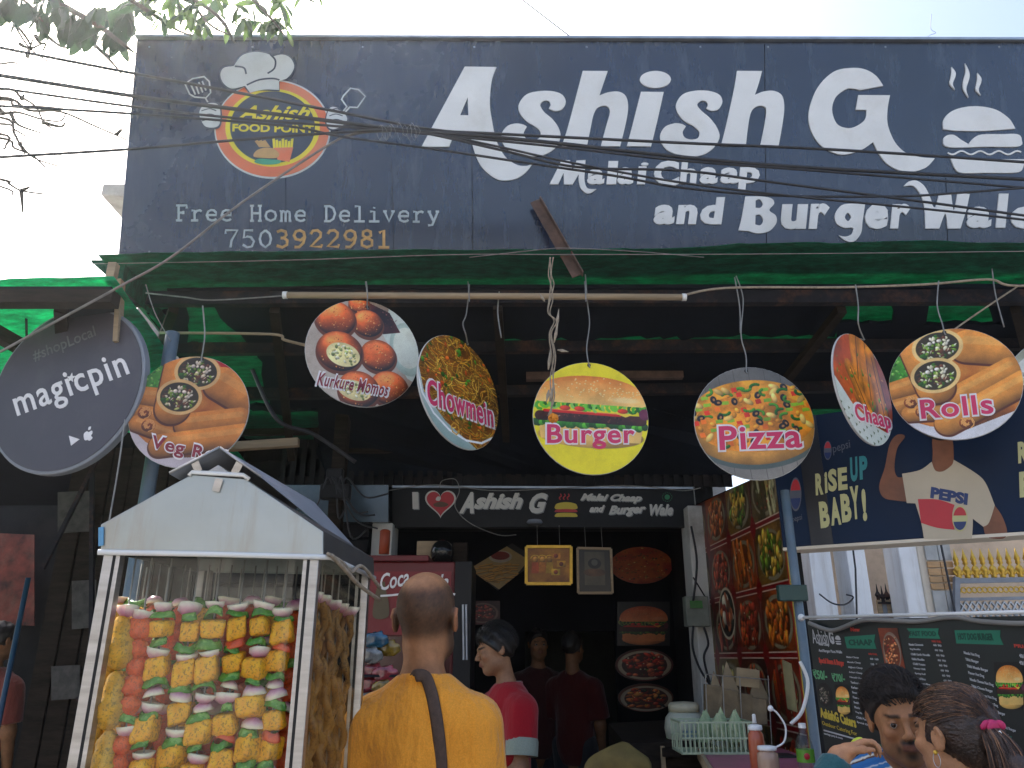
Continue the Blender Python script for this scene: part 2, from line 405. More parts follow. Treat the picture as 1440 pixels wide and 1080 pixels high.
def burger(c, cx, cy, w_, h_, r=None, full=True):
    """stacked burger drawn in a box of half-width w_, height h_ centred on cx, cy"""
    r = r or random.Random(5); X = lambda x: cx+x*w_; Y = lambda y: cy+y*h_
    c.ell(X(0), Y(.36), w_*.92, h_*.16, (.93, .72, .36), shade=.3, tex=.15); c.poly([(X(-.9), Y(.2)), (X(.9), Y(.2)), (X(.85), Y(.42)), (X(-.85), Y(.42))], (.93, .76, .42), tex=.12)
    for i in range(34): c.ell(X(-.95+i*.057), Y(.2+r.uniform(-.02, .03)), w_*.07, h_*.045, r.choice([(.16, .45, .08), (.35, .7, .15), (.1, .3, .05)]), r.random()*3, shade=.3)
    c.line([(X(-.88), Y(.12)), (X(.88), Y(.12))], h_*.13, (.27, .12, .08), tex=.9, shade=.3); bits(c, X(0), Y(.12), w_*.85, h_*.05, 60, [(.4, .2, .14), (.15, .06, .04)], w_*.01, w_*.03, r)
    c.line([(X(-.8), Y(.05)), (X(.5), Y(.06))], h_*.035, (.86, .12, .06), tex=.2); c.line([(X(-.7), Y(.03)), (X(.6), Y(.045))], h_*.012, (.95, .5, .3))
    c.poly([(X(.1), Y(-.05)), (X(.9), Y(-.02)), (X(.6), Y(.08))], (.98, .85, .25)) 
    for i in range(26):
        x = -.95+i*.076; c.arc(X(x), Y(-.04+r.uniform(-.02, .03)), w_*.07, r.random()*3, 4+r.random()*3, w_*.05, r.choice([(.3, .68, .12), (.45, .8, .2), (.12, .42, .06), (.55, .82, .35)]), ry=h_*.05)
    for x in (-.45, -.2, .55): c.ell(X(x), Y(-.0), w_*.1, h_*.035, (.9, .25, .12), shade=.3); 
    c.ell(X(.93), Y(.03), w_*.1, h_*.08, (.35, .12, .22), tex=.8)
    # bun
    P = [(X(math.cos(t)), Y(-.1-.36*math.sin(t)**.8)) for t in np.linspace(0, math.pi, 24)]; P += [(X(-.9), Y(-.07)), (X(.9), Y(-.07))]
    c.poly(P, (.85, .47, .14), tex=.2, grad=(.97, .78, .45)); c.ell(X(-.1), Y(-.33), w_*.5, h_*.07, (.97, .68, .34), al=.45, soft=6)
    c.ell(X(.6), Y(-.15), w_*.32, h_*.05, (.99, .9, .66), al=.6, soft=5)
    for _ in range(75):
        t = r.uniform(.05, .95)*math.pi; q = r.uniform(.3, 1); c.ell(X(math.cos(t)*q*.95), Y(-.12-.33*q*math.sin(t)), w_*.022, h_*.011, (.98, .84, .55), r.uniform(-.6, .6), shade=.2)
def p_burger():
    c = Cv(320, (.93, .86, .05)); c.mottle([(.92, .84, .03), (.95, .89, .08)], 1, 1); burger(c, .5, .43, .5, .66); return c.grain(.03)
def p_pizza():
    c = Cv(320); c.mottle([(.36, .35, .33), (.55, .53, .5)], 2, .6)
    for i in range(9): c.line([(i*.13, 0), (i*.13+.02, 1)], .004, (.3, .29, .27))
    c.ell(.5, .58, .56, .33, (.3, .35, .34)); c.ell(.5, .55, .55, .32, (.86, .6, .24), tex=.25, edge=.35); c.ell(.5, .42, .52, .3, (.94, .62, .15), tex=.5)
    c.ell(.5, .5, .5, .26, (.95, .58, .12), tex=.6, k=2); r = random.Random(8)
    L = [(x, y) for x in np.linspace(.0, 1, 15) for y in np.linspace(.2, .66, 9)]; r.shuffle(L)
    for i, (x, y) in enumerate(L):
        x += r.uniform(-.03, .03); y += r.uniform(-.02, .02)
        if ((x-.5)/.54)**2+((y-.42)/.3)**2 > .98: continue
        k = i % 6; a = r.random()*6
        if k == 0: c.ell(x, y, .036, .028, (.06, .05, .08), a, shade=.4); c.ell(x+.004, y, .016, .012, (.75, .5, .25), a)
        elif k == 1: c.arc(x, y, .045, a, a+2.2, .024, r.choice([(.12, .45, .06), (.3, .62, .12)]), ry=.03, shade=.5)
        elif k == 2: c.poly([(x-.025, y-.02), (x+.02, y-.024), (x+.028, y+.016), (x-.018, y+.022)], r.choice([(.9, .2, .06), (.96, .45, .08)]), tex=.3)
        elif k == 3: c.ell(x, y, .05, .025, (.96, .78, .4), a, shade=.35, tex=.3)
        elif k == 4: c.ell(x, y, .03, .02, (.97, .62, .15), a, shade=.4, tex=.4); 
        else: c.poly([(x-.03, y-.015), (x+.03, y-.018), (x+.03, y+.012), (x-.03, y+.016)], (.55, .72, .16), tex=.3)
    return c.grain()
def p_chaap():
    c = Cv(300, (.12, .12, .16)); c.ell(.5, .55, .62, .55, (.8, .84, .82)); c.ell(.5, .45, .56, .42, (.72, .28, .05), tex=.4)
    c.a[:, :, :] = c.a
    for x0, y0, x1, y1, w_ in ((.35, .02, .42, .6, .18), (.5, 0, .62, .55, .2), (.62, .1, .85, .62, .17), (.25, .4, .6, .72, .14)):
        c.line([(x0+.02, y0+.02), (x1+.02, y1+.02)], w_*1.05, (.42, .14, .02)); c.line([(x0, y0), (x1, y1)], w_, (.86, .5, .08), tex=.5, shade=.5)
        c.line([(x0+.03, y0), (x1, y1)], .012, (.3, .1, .02))
    bits(c, .5, .45, .45, .35, 40, [(.2, .5, .08), (.4, .6, .1), (.95, .6, .2)], .01, .035)
    c.poly([(0, .6), (.3, .74), (.7, .78), (1, .74), (1, 1), (0, 1)], (.82, .86, .83), tex=.04)
    for i in range(5):
        for j in range(8): x, y = .1+j*.12+.05*(i % 2), .8+i*.05; c.poly([(x, y), (x+.035, y), (x+.017, y+.028)], (.3, .4, .25))
    return c.grain()
def p_salad():
    c = Cv(240); c.mottle([(.4, .4, .3), (.8, .8, .72)], 0, .6); c.ell(.5, .5, .5, .42, (.88, .88, .84)); bits(c, .5, .45, .42, .32, 260, [(.95, .92, .8), (.2, .5, .12), (.35, .65, .2), (.8, .7, .5), (.9, .88, .8)], .015, .04); return c.grain()
def p_platter(seed, base, items, plate=(.8, .76, .7), n=150, h=None, long=0):
    r = random.Random(seed); c = Cv(n, base, h); c.mottle([sc(base, .6), base, sc(base, 1.3)], seed, .9, seed); H = c.h/c.w
    c.ell(.5, H*.52, .46, H*.44, plate, r.uniform(-.1, .1), edge=.2); c.ell(.5, H*.52, .39, H*.37, sc(base, .8), tex=.4)
    for _ in range(16 if long else 46):
        x, y = r.uniform(.18, .82), r.uniform(.2, .82)*H; cc = r.choice(items)
        if long: c.line([(x-.03, y-.2*H), (x+.03, y+.2*H)], .085, cc, tex=.5, shade=.6)
        else: c.ell(x, y, r.uniform(.04, .11), r.uniform(.03, .08), cc, r.random()*3, shade=.55, tex=.5)
    bits(c, .5, .5*H, .35, .33*H, 30, [(.3, .5, .12), (.9, .85, .7), (.75, .2, .08)], .012, .03, r); return c.grain()
def p_fries():
    c = Cv(220, (.01, .01, .01)); c.poly([(.0, .55), (.55, .0), (1, .35), (.55, 1)], (.75, .62, .38), tex=.1); c.ell(.52, .28, .2, .13, (.8, .74, .62)); c.ell(.52, .26, .16, .09, (.6, .12, .06), tex=.2); r = random.Random(2)
    for _ in range(40): x, y = r.uniform(.2, .75), r.uniform(.45, .8); a = r.uniform(-.5, .2); c.line([(x-.12, y-.1*a), (x+.1, y+.12*a)], .03, (.85, .62, .25), shade=.5)
    return c.grain()
# ------------------------------------------------------------------ materials of the place
M = {}
M['asphalt'] = mat('asphalt', (.055, .053, .05), .9, var=.4, scale=3, bmp=.4, bscale=80)
M['concrete'] = mat('concrete', (.30, .28, .25), .85, var=.25, scale=3, bmp=.3, bscale=40, dirt=(.12, .11, .09))
M['plaster_white'] = mat('plaster_white', (.62, .62, .58), .8, var=.1, scale=3, bmp=.3, bscale=20, dirt=(.22, .19, .15), dirt_amt=.8)
M['pillar_white'] = mat('pillar_white', (.86, .87, .87), .7, var=.06, scale=3, bmp=.1, dirt=(.45, .4, .33), dirt_amt=.5, streak=True)
M['beige'] = mat('beige', (.68, .50, .34), .8, var=.12, scale=4, bmp=.1, dirt=(.3, .2, .12))
M['cream'] = mat('cream', (.70, .62, .50), .8, var=.08, scale=4, bmp=.1)
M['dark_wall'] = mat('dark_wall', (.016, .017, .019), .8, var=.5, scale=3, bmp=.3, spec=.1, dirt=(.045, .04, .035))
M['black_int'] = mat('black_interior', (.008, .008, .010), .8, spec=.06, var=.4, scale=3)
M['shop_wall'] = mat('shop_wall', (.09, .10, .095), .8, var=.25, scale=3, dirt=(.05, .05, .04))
M['sign_black'] = mat('sign_black', (.008, .017, .046), .25, var=.5, scale=1.2, dirt=(.06, .08, .11), dirt_amt=.5, streak=True, spec=.9, bmp=.06, bscale=4)
M['acrylic'] = mat('white_acrylic', (.72, .73, .72), .35, var=.06, scale=4, dirt=(.5, .48, .42), dirt_amt=.5, bmp=.05)
M['metal_edge'] = mat('metal_edge', (.35, .38, .42), .4, metal=.8, var=.3)
M['iron_dark'] = mat('iron_dark', (.016, .016, .021), .7, spec=.15, var=.4, scale=12, bmp=.3, dirt=(.16, .07, .04), dirt_amt=.6)
M['rust'] = mat('rusty_iron', (.10, .06, .045), .8, var=.5, scale=14, bmp=.4)
M['wood_dark'] = mat('wood_dark', (.022, .016, .012), .8, spec=.12, var=.5, scale=8, stretch=(1, 1, 6), bmp=.4)
M['wood_tan'] = mat('wood_tan', (.34, .25, .15), .7, var=.25, scale=8, stretch=(.5, 6, 6), bmp=.2)
M['steel'] = mat('brushed_steel', (.42, .41, .40), .36, metal=.9, var=.25, scale=5, stretch=(1, 1, 8), dirt=(.3, .27, .22), dirt_amt=.35, bmp=.08, bscale=60)
M['sheet'] = mat('sheet_metal_white', (.36, .39, .385), .32, metal=.75, var=.12, scale=4, dirt=(.30, .26, .20), dirt_amt=.75, streak=True, bmp=.25, bscale=6)
M['cable'] = mat('cable_rubber', (.02, .021, .026), .55, var=.3, scale=20)
M['wire'] = mat('galvanised_wire', (.28, .27, .25), .5, metal=.6, var=.3, scale=20)
M['rope'] = mat('rope', (.33, .27, .2), .9, var=.3, scale=60, bmp=.5)
M['blue_paint'] = mat('blue_paint', (.12, .17, .21), .45, var=.2, scale=7, bmp=.2, dirt=(.25, .22, .18), dirt_amt=.5)
M['red_paint'] = mat('red_paint', (.45, .02, .03), .4, var=.15)
M['black_plastic'] = mat('black_plastic', (.014, .014, .015), .5, spec=.25, var=.2)
M['white_plastic'] = mat('white_plastic', (.75, .75, .72), .4, var=.05)
M['gold'] = mat('gold_paint', (.62, .38, .05), .35, metal=.5, var=.2, scale=20)
M['grey_paint'] = mat('grey_paint', (.22, .24, .27), .5, var=.2)
M['tin'] = mat('tin_sheet', (.018, .018, .021), .7, metal=.1, var=.5, scale=4, bmp=.3, spec=.12, dirt=(.05, .03, .02))
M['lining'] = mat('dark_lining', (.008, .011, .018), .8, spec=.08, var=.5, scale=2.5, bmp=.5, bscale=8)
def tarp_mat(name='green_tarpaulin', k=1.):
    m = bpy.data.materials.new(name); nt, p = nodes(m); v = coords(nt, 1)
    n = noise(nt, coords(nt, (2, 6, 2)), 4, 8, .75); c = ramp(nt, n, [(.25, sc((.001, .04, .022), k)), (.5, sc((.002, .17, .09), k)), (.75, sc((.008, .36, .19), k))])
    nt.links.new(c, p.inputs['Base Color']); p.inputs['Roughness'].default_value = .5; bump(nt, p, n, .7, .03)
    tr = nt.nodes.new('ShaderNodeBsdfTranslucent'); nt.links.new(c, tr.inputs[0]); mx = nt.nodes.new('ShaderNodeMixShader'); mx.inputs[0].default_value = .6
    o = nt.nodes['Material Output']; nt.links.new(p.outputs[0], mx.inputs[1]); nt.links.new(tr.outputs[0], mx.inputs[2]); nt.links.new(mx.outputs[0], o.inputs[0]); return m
M['tarp'] = tarp_mat('green_tarpaulin', .8); M['tarp_bright'] = tarp_mat('sunlit_green_tarpaulin', 2.4)  # brighter copy puts the sun's glow into the left stall's tarp colour

# ------------------------------------------------------------------ ground
b = MB(); b.box((0, 0, -.05), (600, 600, .1)); b.build('ground', mat('dusty_concrete_road', (.15, .145, .14), .9, var=.2, scale=1.5, bmp=.3, bscale=60), loc=(0, 0, -.05), kind='structure')
ob = thing('facing_building', 'unseen pale rendered building across the street from the shop', 'building', (0, -16, 0))  # out of view, added to bounce sunlight back onto the shop front
b = MB(); b.box((0, -16, 2.6), (34, 4, 5.2)); b.build('wall', mat('pale_render', (.40, .37, .33), .85, var=.1), ob)
for k in range(9):
    for z in (1.8, 3.9): b = MB(); b.box((-12+k*3, -13.98, z), (1.1, .06, 1.4)); b.build('window', M['black_int'], ob)
b = MB(); b.box((0, 8.6, .06), (9, 10.0, .12)); b.build('pavement', M['concrete'], loc=(0, 8.6, 0), kind='structure', bevel=.01)
b = MB(); b.add([(-1.9, 5.82, .124), (1.38, 5.82, .124), (1.38, 9.5, .124), (-1.9, 9.5, .124)], [(0, 1, 2, 3)]); b.build('shop_floor', M['dark_wall'], loc=(0, 7, .124), kind='structure')

# ------------------------------------------------------------------ the shop building
YS = 5.85
shop = thing('shop_building', 'dark open fronted snack shop beneath the green canopy', 'shop', (-.3, 7.4, .12))
xl = at(556, 800, YS).x; xr = at(962, 800, YS).x; zt = at(760, 742, YS).z
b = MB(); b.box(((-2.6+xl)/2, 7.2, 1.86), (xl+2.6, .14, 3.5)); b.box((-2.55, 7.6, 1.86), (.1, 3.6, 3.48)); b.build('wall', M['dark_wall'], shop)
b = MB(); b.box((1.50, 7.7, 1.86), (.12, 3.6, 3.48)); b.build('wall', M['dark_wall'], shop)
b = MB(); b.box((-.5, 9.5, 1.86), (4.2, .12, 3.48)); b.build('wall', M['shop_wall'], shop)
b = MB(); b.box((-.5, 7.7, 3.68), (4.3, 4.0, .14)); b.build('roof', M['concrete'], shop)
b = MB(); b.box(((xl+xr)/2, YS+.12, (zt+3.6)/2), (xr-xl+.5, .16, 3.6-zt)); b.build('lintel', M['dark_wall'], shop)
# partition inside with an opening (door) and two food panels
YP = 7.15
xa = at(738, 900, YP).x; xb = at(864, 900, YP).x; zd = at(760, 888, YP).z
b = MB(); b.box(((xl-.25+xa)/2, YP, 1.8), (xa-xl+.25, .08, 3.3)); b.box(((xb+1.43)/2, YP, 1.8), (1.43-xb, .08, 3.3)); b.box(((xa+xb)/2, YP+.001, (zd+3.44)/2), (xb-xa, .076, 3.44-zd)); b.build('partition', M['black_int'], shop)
# shutters left of the opening: corrugated slats
wl = at(372, 760, 5.6).x
for i in range(9):
    b = MB(); z = 2.42-i*.11; b.bar((-2.55, 5.62, z), (xl-.17, 5.62, z), .03, .095); b.build('shutter_slat', M['tin'], shop, bevel=.01)
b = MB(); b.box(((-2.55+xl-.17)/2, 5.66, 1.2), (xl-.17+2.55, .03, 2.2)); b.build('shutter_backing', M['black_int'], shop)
# pilasters
b = MB(); b.box((xl-.08, YS-.05, 1.3), (.15, .3, 2.36)); b.build('pilaster', M['plaster_white'], shop, bevel=.008)
pr = at(988, 850, YS-.1)
b = MB(); b.box((pr.x-.015, YS-.12, 1.36), (.15, .26, 2.48)); b.build('pilaster', M['plaster_white'], shop, bevel=.008)
# corrugated fascia above the inner sign
b = MB(); fz0 = at(760, 684, 5.75).z; fz1 = at(760, 618, 5.75).z
for i in range(46):
    x = -1.75+i*.075; b.box((x, 5.76, (fz0+fz1)/2), (.04, .03, fz1-fz0)); b.box((x+.0375, 5.775, (fz0+fz1)/2), (.034, .02, fz1-fz0-.002))
b.build('corrugated_fascia', M['tin'], shop, kind='stuff')
b = MB(); b.bar(at(490, 634, 5.6), at(800, 636, 5.6), .05, .03); b.build('fascia_rail', M['wood_dark'], shop)
# blue-grey panel under the fascia, left
q = [at(368, 734, 5.5), at(546, 734, 5.5), at(546, 682, 5.5), at(368, 682, 5.5)]
b = MB(); b.slab(q, (0, -1, 0), .03); b.build('glazed_panel', mat('blue_grey_glazing', (.05, .08, .1), .25, var=.3, scale=3, spec=.9, dirt=(.12, .14, .15)), shop)

# bench of junk: post with old wiring
pt = thing('wooden_post', 'dark greenish post tangled with wires behind the kebab case', 'post', (at(474, 800, 5.2).x, 5.2, .12))
p = at(474, 700, 5.2); b = MB(); b.box((p.x, 5.2, 1.75), (.09, .09, 3.26)); b.build('shaft', M['wood_dark'], pt)
b = MB(); b.box(at(472, 692, 5.1), (.2, .08, .1)); b.box(at(471, 674, 5.1), (.11, .07, .14)); b.build('junction_box', M['black_plastic'], pt, bevel=.01)
for k in range(7):
    r = random.Random(k); a = at(474+r.uniform(-8, 8), 690, 5.08); c = at(474+r.uniform(-70, 80), 690+r.uniform(0, 70), 5.1)
    m_ = (a+c)/2+Vector((0, 0, -r.uniform(.02, .18))); b = MB(); b.tube(smooth_path([a, a+Vector((r.uniform(-.05, .05), -.03, .08)), m_, c], 6), .006, 5); b.build('loose_wire', M['cable'], pt, smooth=True)

# building with the sunlit ledge, almost hidden behind the sign
L0 = at(147, 270, 11)
bb = thing('rear_building', 'pale concrete ledge of a building just past the sign edge', 'building', (0, 13, 0))
b = MB(); b.box((L0.x+.9+4.5, 13, (L0.z-.4)/2), (9, 4, L0.z-.4)); b.build('wall', M['concrete'], bb)
b = MB(); b.hexa([(L0.x, 10.9, L0.z-.12), (L0.x+3, 10.9, L0.z-.32), (L0.x+3, 12, L0.z-.32), (L0.x, 12, L0.z-.12), (L0.x, 10.9, L0.z+.1), (L0.x+3, 10.9, L0.z+.12), (L0.x+3, 12, L0.z+.12), (L0.x, 12, L0.z+.1)]); b.build('ledge', M['concrete'], bb, bevel=.03)

# ------------------------------------------------------------------ big signboard
SB = at(165, 370, 3.6); ST = at(192, 55, 3.6*.938)
SG = Plane(SB, (1, 0, 0), ST-SB)
sign = thing('main_signboard', 'large glossy dark blue shop signboard with white cut-out lettering', 'signboard', SG.w(2.2, 0, -.05))
bl, br, tr, tl = SG.px(165, 370), SG.px(1560, 357), SG.px(1560, 60), SG.px(192, 55)
def sg_slab(mb, quad, z0, z1): mb.hexa([SG.w(x, y, z0) for x, y in quad]+[SG.w(x, y, z1) for x, y in quad])
# panel in five sheets with fine joints
b = MB(); sg_slab(b, [bl, br, tr, tl], -.12, 0); b.build('panel', M['sign_black'], sign, bevel=.006)
b = MB(); b.bar(SG.w(tl[0], tl[1]+.008, -.05), SG.w(tr[0], tr[1]+.008, -.05), .15, .014, SG.ey); b.build('top_trim', M['metal_edge'], sign)
b = MB(); b.bar(SG.w(bl[0], bl[1]-.006, -.05), SG.w(br[0], br[1]-.006, -.05), .15, .010, SG.ey); b.build('bottom_trim', M['metal_edge'], sign)
for u_, v0_, v1_, wd_ in ((662, 62, 362, .0035), (551, 230, 362, .0025), (1075, 62, 362, .003), (400, 62, 366, .002), (1330, 250, 358, .002)):
    b = MB(); b.bar(SG.wp(u_, v0_, .0008), SG.wp(u_+3, v1_, .0008), wd_, .002, SG.n); b.build('panel_seam', M['black_int'], sign)
for u_ in (205, 350, 505, 662, 820, 980, 1075, 1240, 1400):
    for v_ in (66, 354): b = MB(); b.lathe(SG.wp(u_+5, v_, .0), [(.006, 0), (.005, .002), (.001, .003)], 8, SG.n); b.build('screw', M['metal_edge'], sign)
def c1(x, y, *k): return (580+x/6, 80+y/6)+k
def c2(x, y, *k): return (780+x/6, 80+y/6)+k
def c3(x, y, *k): return (900+x/6, 80+y/6)+k
def c4(x, y, *k): return (1120+x/4.5, 80+y/4.5)+k
Am = [[c1(442, 88, 1), c1(708, 92, 1), c1(672, 190), c1(656, 320), c1(656, 440), c1(675, 560), c1(690, 640), c1(722, 745), c1(790, 855), c1(880, 915), c1(960, 925), c1(1012, 905, 1), c1(960, 975), c1(880, 1030), c1(785, 1047), c1(700, 1030), c1(600, 950), c1(545, 860), c1(505, 740), c1(492, 655, 1), c1(352, 655, 1), c1(310, 762, 1), c1(78, 762, 1)],
      [c1(467, 345, 1), c1(472, 498, 1), c1(402, 497, 1)]]
Sm = [(1150, 440, 1), (1205, 462), (1262, 445), (1293, 385), (1262, 325), (1180, 296), (1060, 296), (960, 325), (900, 400), (902, 470), (960, 545), (1045, 600), (1080, 640), (1070, 690), (1010, 705), (955, 690), (938, 645), (965, 592, 1), (930, 575), (870, 568), (800, 590), (752, 660), (770, 745), (850, 810), (1000, 842), (1110, 830), (1200, 775), (1247, 690), (1235, 610), (1180, 530), (1110, 470), (1078, 410), (1110, 375), (1150, 380), (1165, 410)]
S2 = [(1275, 440, 1), (1320, 460), (1380, 445), (1412, 385), (1385, 325), (1300, 294), (1180, 292), (1080, 322), (1025, 395), (1030, 465), (1085, 540), (1170, 590), (1218, 640), (1205, 690), (1150, 703), (1095, 685), (1078, 640), (1105, 590, 1), (1070, 572), (1010, 566), (930, 595), (888, 665), (905, 740), (980, 810), (1130, 842), (1250, 830), (1345, 765), (1388, 680), (1365, 600), (1305, 520), (1235, 460), (1200, 410), (1235, 375), (1275, 382), (1290, 412)]
Hm = [[c2(236, 124, 1), c2(446, 126, 1), c2(412, 225), c2(376, 332, 1), c2(450, 305), c2(540, 300), c2(600, 340), c2(618, 430), c2(600, 560), c2(552, 758, 1), c2(388, 758, 1), c2(430, 600), c2(465, 470), c2(445, 425), c2(405, 418), c2(355, 440), c2(325, 500), c2(300, 620), c2(272, 756, 1), c2(60, 755, 1), c2(110, 600), c2(190, 300)]]
H2 = [[c3(816, 124, 1), c3(1026, 126, 1), c3(1000, 225), c3(966, 326, 1), c3(1040, 298), c3(1130, 294), c3(1195, 335), c3(1213, 430), c3(1200, 560), c3(1165, 760, 1), c3(1010, 758, 1), c3(1045, 590), c3(1062, 460), c3(1045, 425), c3(1005, 418), c3(955, 440), c3(925, 500), c3(905, 620), c3(890, 756, 1), c3(680, 755, 1), c3(725, 580), c3(790, 280)]]
Im = [[c2(726, 300, 1), c2(918, 302, 1), c2(870, 520), c2(812, 760, 1), c2(608, 757, 1), c2(660, 560)]]
Id = [[c2(848+130*math.cos(t), 196+71*math.sin(t)) for t in np.linspace(0, 2*math.pi, 20, endpoint=False)]]
Gm = [[c4(545, 187, 1), c4(500, 125), c4(430, 84), c4(340, 75), c4(230, 100), c4(130, 200), c4(76, 350), c4(90, 470), c4(160, 570), c4(280, 622), c4(400, 595), c4(482, 542, 1), c4(515, 610), c4(570, 680), c4(650, 722), c4(740, 728), c4(820, 700), c4(872, 645, 1), c4(780, 638), c4(690, 612), c4(620, 545), c4(575, 440), c4(572, 340), c4(588, 247, 1), c4(388, 246, 1), c4(372, 338, 1), c4(440, 339, 1), c4(430, 400), c4(370, 445), c4(310, 454), c4(250, 425), c4(222, 340), c4(245, 260), c4(310, 208), c4(360, 205), c4(400, 214, 1)]]
def sg_shape(name, cs, m='acrylic', z=.004, d=.004, parent=None, label=None):
    b = MB(); fit_shape(b, SG, cs, z, d); return b.build(name, M[m] if isinstance(m, str) else m, parent or sign, label=label)
for cs in (Am, [[c1(*p) for p in Sm]], Hm, Im, [[c2(*p) for p in S2]], H2, Gm): sg_shape('letter', cs)
sg_shape('letter_dot', Id)
# burger emblem
sg_shape('emblem_bun', [[c4(925, 455), c4(928, 400), c4(975, 350), c4(1060, 322), c4(1160, 318), c4(1260, 340), c4(1340, 395), c4(1380, 458, 1), c4(1250, 468), c4(1150, 473), c4(1000, 470), c4(930, 462, 1)]])
sg_shape('emblem_patty', [[c4(925, 530), c4(945, 502), c4(990, 498), c4(1040, 530), c4(1083, 556, 1), c4(1120, 515), c4(1170, 495), c4(1290, 493), c4(1395, 494), c4(1420, 530), c4(1400, 570), c4(1200, 572), c4(960, 575)]])
sg_shape('emblem_bun', [[c4(972, 648, 1), c4(1434, 652, 1), c4(1430, 700), c4(1390, 735), c4(1200, 737), c4(1045, 738), c4(1000, 710)]])
b = MB(); stroke(b, SG, [c4(955+i*11.6, 608+11*math.sin(i*.62)) for i in range(41)], .010, .003); b.build('emblem_lettuce', M['acrylic'], sign)
for cx_, y0, y1, sgn in ((985, 68, 212, 1), (1070, 45, 262, 1), (1148, 106, 248, 1)):
    h_ = y1-y0; w_ = 10 if h_ < 200 else 14
    sg_shape('emblem_steam', [[c4(cx_-8, y0, 1), c4(cx_+16, y0+h_*.22), c4(cx_+w_+6, y0+h_*.42), c4(cx_, y0+h_*.75), c4(cx_+14, y1, 1), c4(cx_-18, y0+h_*.75), c4(cx_-w_-4, y0+h_*.5), c4(cx_+w_-18, y0+h_*.25)]])
# smaller words: bold slanted
def word(s, p0, p1, p2, bold=.035, shear=.18, parent=sign, pl=SG, m=None, z=.004, d=.004, name='lettering', **kw):
    b = MB(); fit_text(b, pl, s, p0, p1, p2, z, d, bold=bold, shear=shear, **kw); return b.build(name, m or M['acrylic'], parent)
def c5(x, y, *k): return (760+x/4.235, 210+y/4.235)+k
def c6(x, y, *k): return (1030+x/3.512, 240+y/3.512)+k
sg_shape('letter', [[c5(125, 68, 1), c5(175, 68, 1), c5(185, 100), c5(190, 132, 1), c5(215, 70, 1), c5(268, 68, 1), c5(264, 130), c5(262, 190), c5(280, 235), c5(332, 240, 1), c5(300, 262), c5(272, 264), c5(240, 235), c5(228, 190), c5(228, 150, 1), c5(190, 212, 1), c5(140, 212, 1), c5(138, 140, 1), c5(105, 211, 1), c5(54, 211, 1), c5(90, 140)]])
for s, x0, x1, y0, y1, sh in (('a', 275, 388, 122, 211, 0), ('l', 392, 466, 73, 211, 0), ('a', 454, 562, 110, 211, 0), ('ı', 574, 634, 105, 211, 0), ('C', 675, 825, 70, 222, .1), ('h', 828, 940, 80, 208, 0), ('a', 944, 1062, 110, 208, 0), ('a', 1066, 1190, 112, 206, 0), ('p', 1175, 1312, 110, 243, 0)):
    k = .12*(y1-y0) if sh == 0 else 0
    word(s, c5(x0, y1), c5(x1-k, y1), c5(x0+k*.8, y0), .045, .0, name='letter')
sg_shape('letter_dot', [[c5(620+22*math.cos(t), 91+9*math.sin(t)) for t in np.linspace(0, 6.28, 12, endpoint=False)]])
for s, x0, x1, y0, y1 in (('a', 668, 808, 333, 450), ('n', 806, 940, 333, 448), ('d', 942, 1098, 288, 449)):
    k = .14*(y1-y0); word(s, c5(x0, y1), c5(x1-k, y1), c5(x0+k, y0), .05, 0, name='letter')
sg_shape('letter', [[c6(62, 130, 1), c6(140, 130), c6(190, 140), c6(204, 165), c6(180, 198), c6(212, 225), c6(214, 262), c6(180, 300), c6(125, 312), c6(75, 300, 1), c6(28, 297, 1), c6(45, 230)], [c6(112, 160, 1), c6(112, 186, 1), c6(135, 186), c6(148, 168), c6(135, 145), c6(115, 148)], [c6(112, 222, 1), c6(110, 268, 1), c6(135, 272), c6(150, 248), c6(135, 220)]])
for s, x0, x1, y0, y1 in (('u', 232, 372, 168, 292), ('r', 374, 480, 164, 290), ('e', 646, 774, 166, 290), ('r', 776, 880, 166, 288), ('a', 1150, 1282, 180, 285), ('l', 1296, 1360, 116, 284), ('e', 1366, 1500, 180, 288)):
    k = .10*(y1-y0); word(s, c6(x0, y1), c6(x1-k, y1), c6(x0+k, y0), .05, 0, name='letter')
sg_shape('letter', [[c6(652, 168, 1), c6(640, 250), c6(632, 310), c6(600, 350), c6(560, 350), c6(522, 322, 1), c6(555, 328), c6(585, 315), c6(592, 285), c6(550, 284), c6(512, 262), c6(504, 220), c6(530, 178), c6(570, 166)], [c6(567, 210), c6(552, 232), c6(567, 252), c6(583, 232)]])
sg_shape('letter', [[c6(842, 80, 1), c6(865, 58), c6(905, 52), c6(945, 80), c6(975, 140), c6(985, 175), c6(1000, 180), c6(1018, 114, 1), c6(1075, 112, 1), c6(1090, 200), c6(1108, 114, 1), c6(1168, 118, 1), c6(1150, 200), c6(1122, 288, 1), c6(1060, 288, 1), c6(1048, 215), c6(1018, 288, 1), c6(950, 288, 1), c6(945, 180), c6(925, 120), c6(890, 78)]])
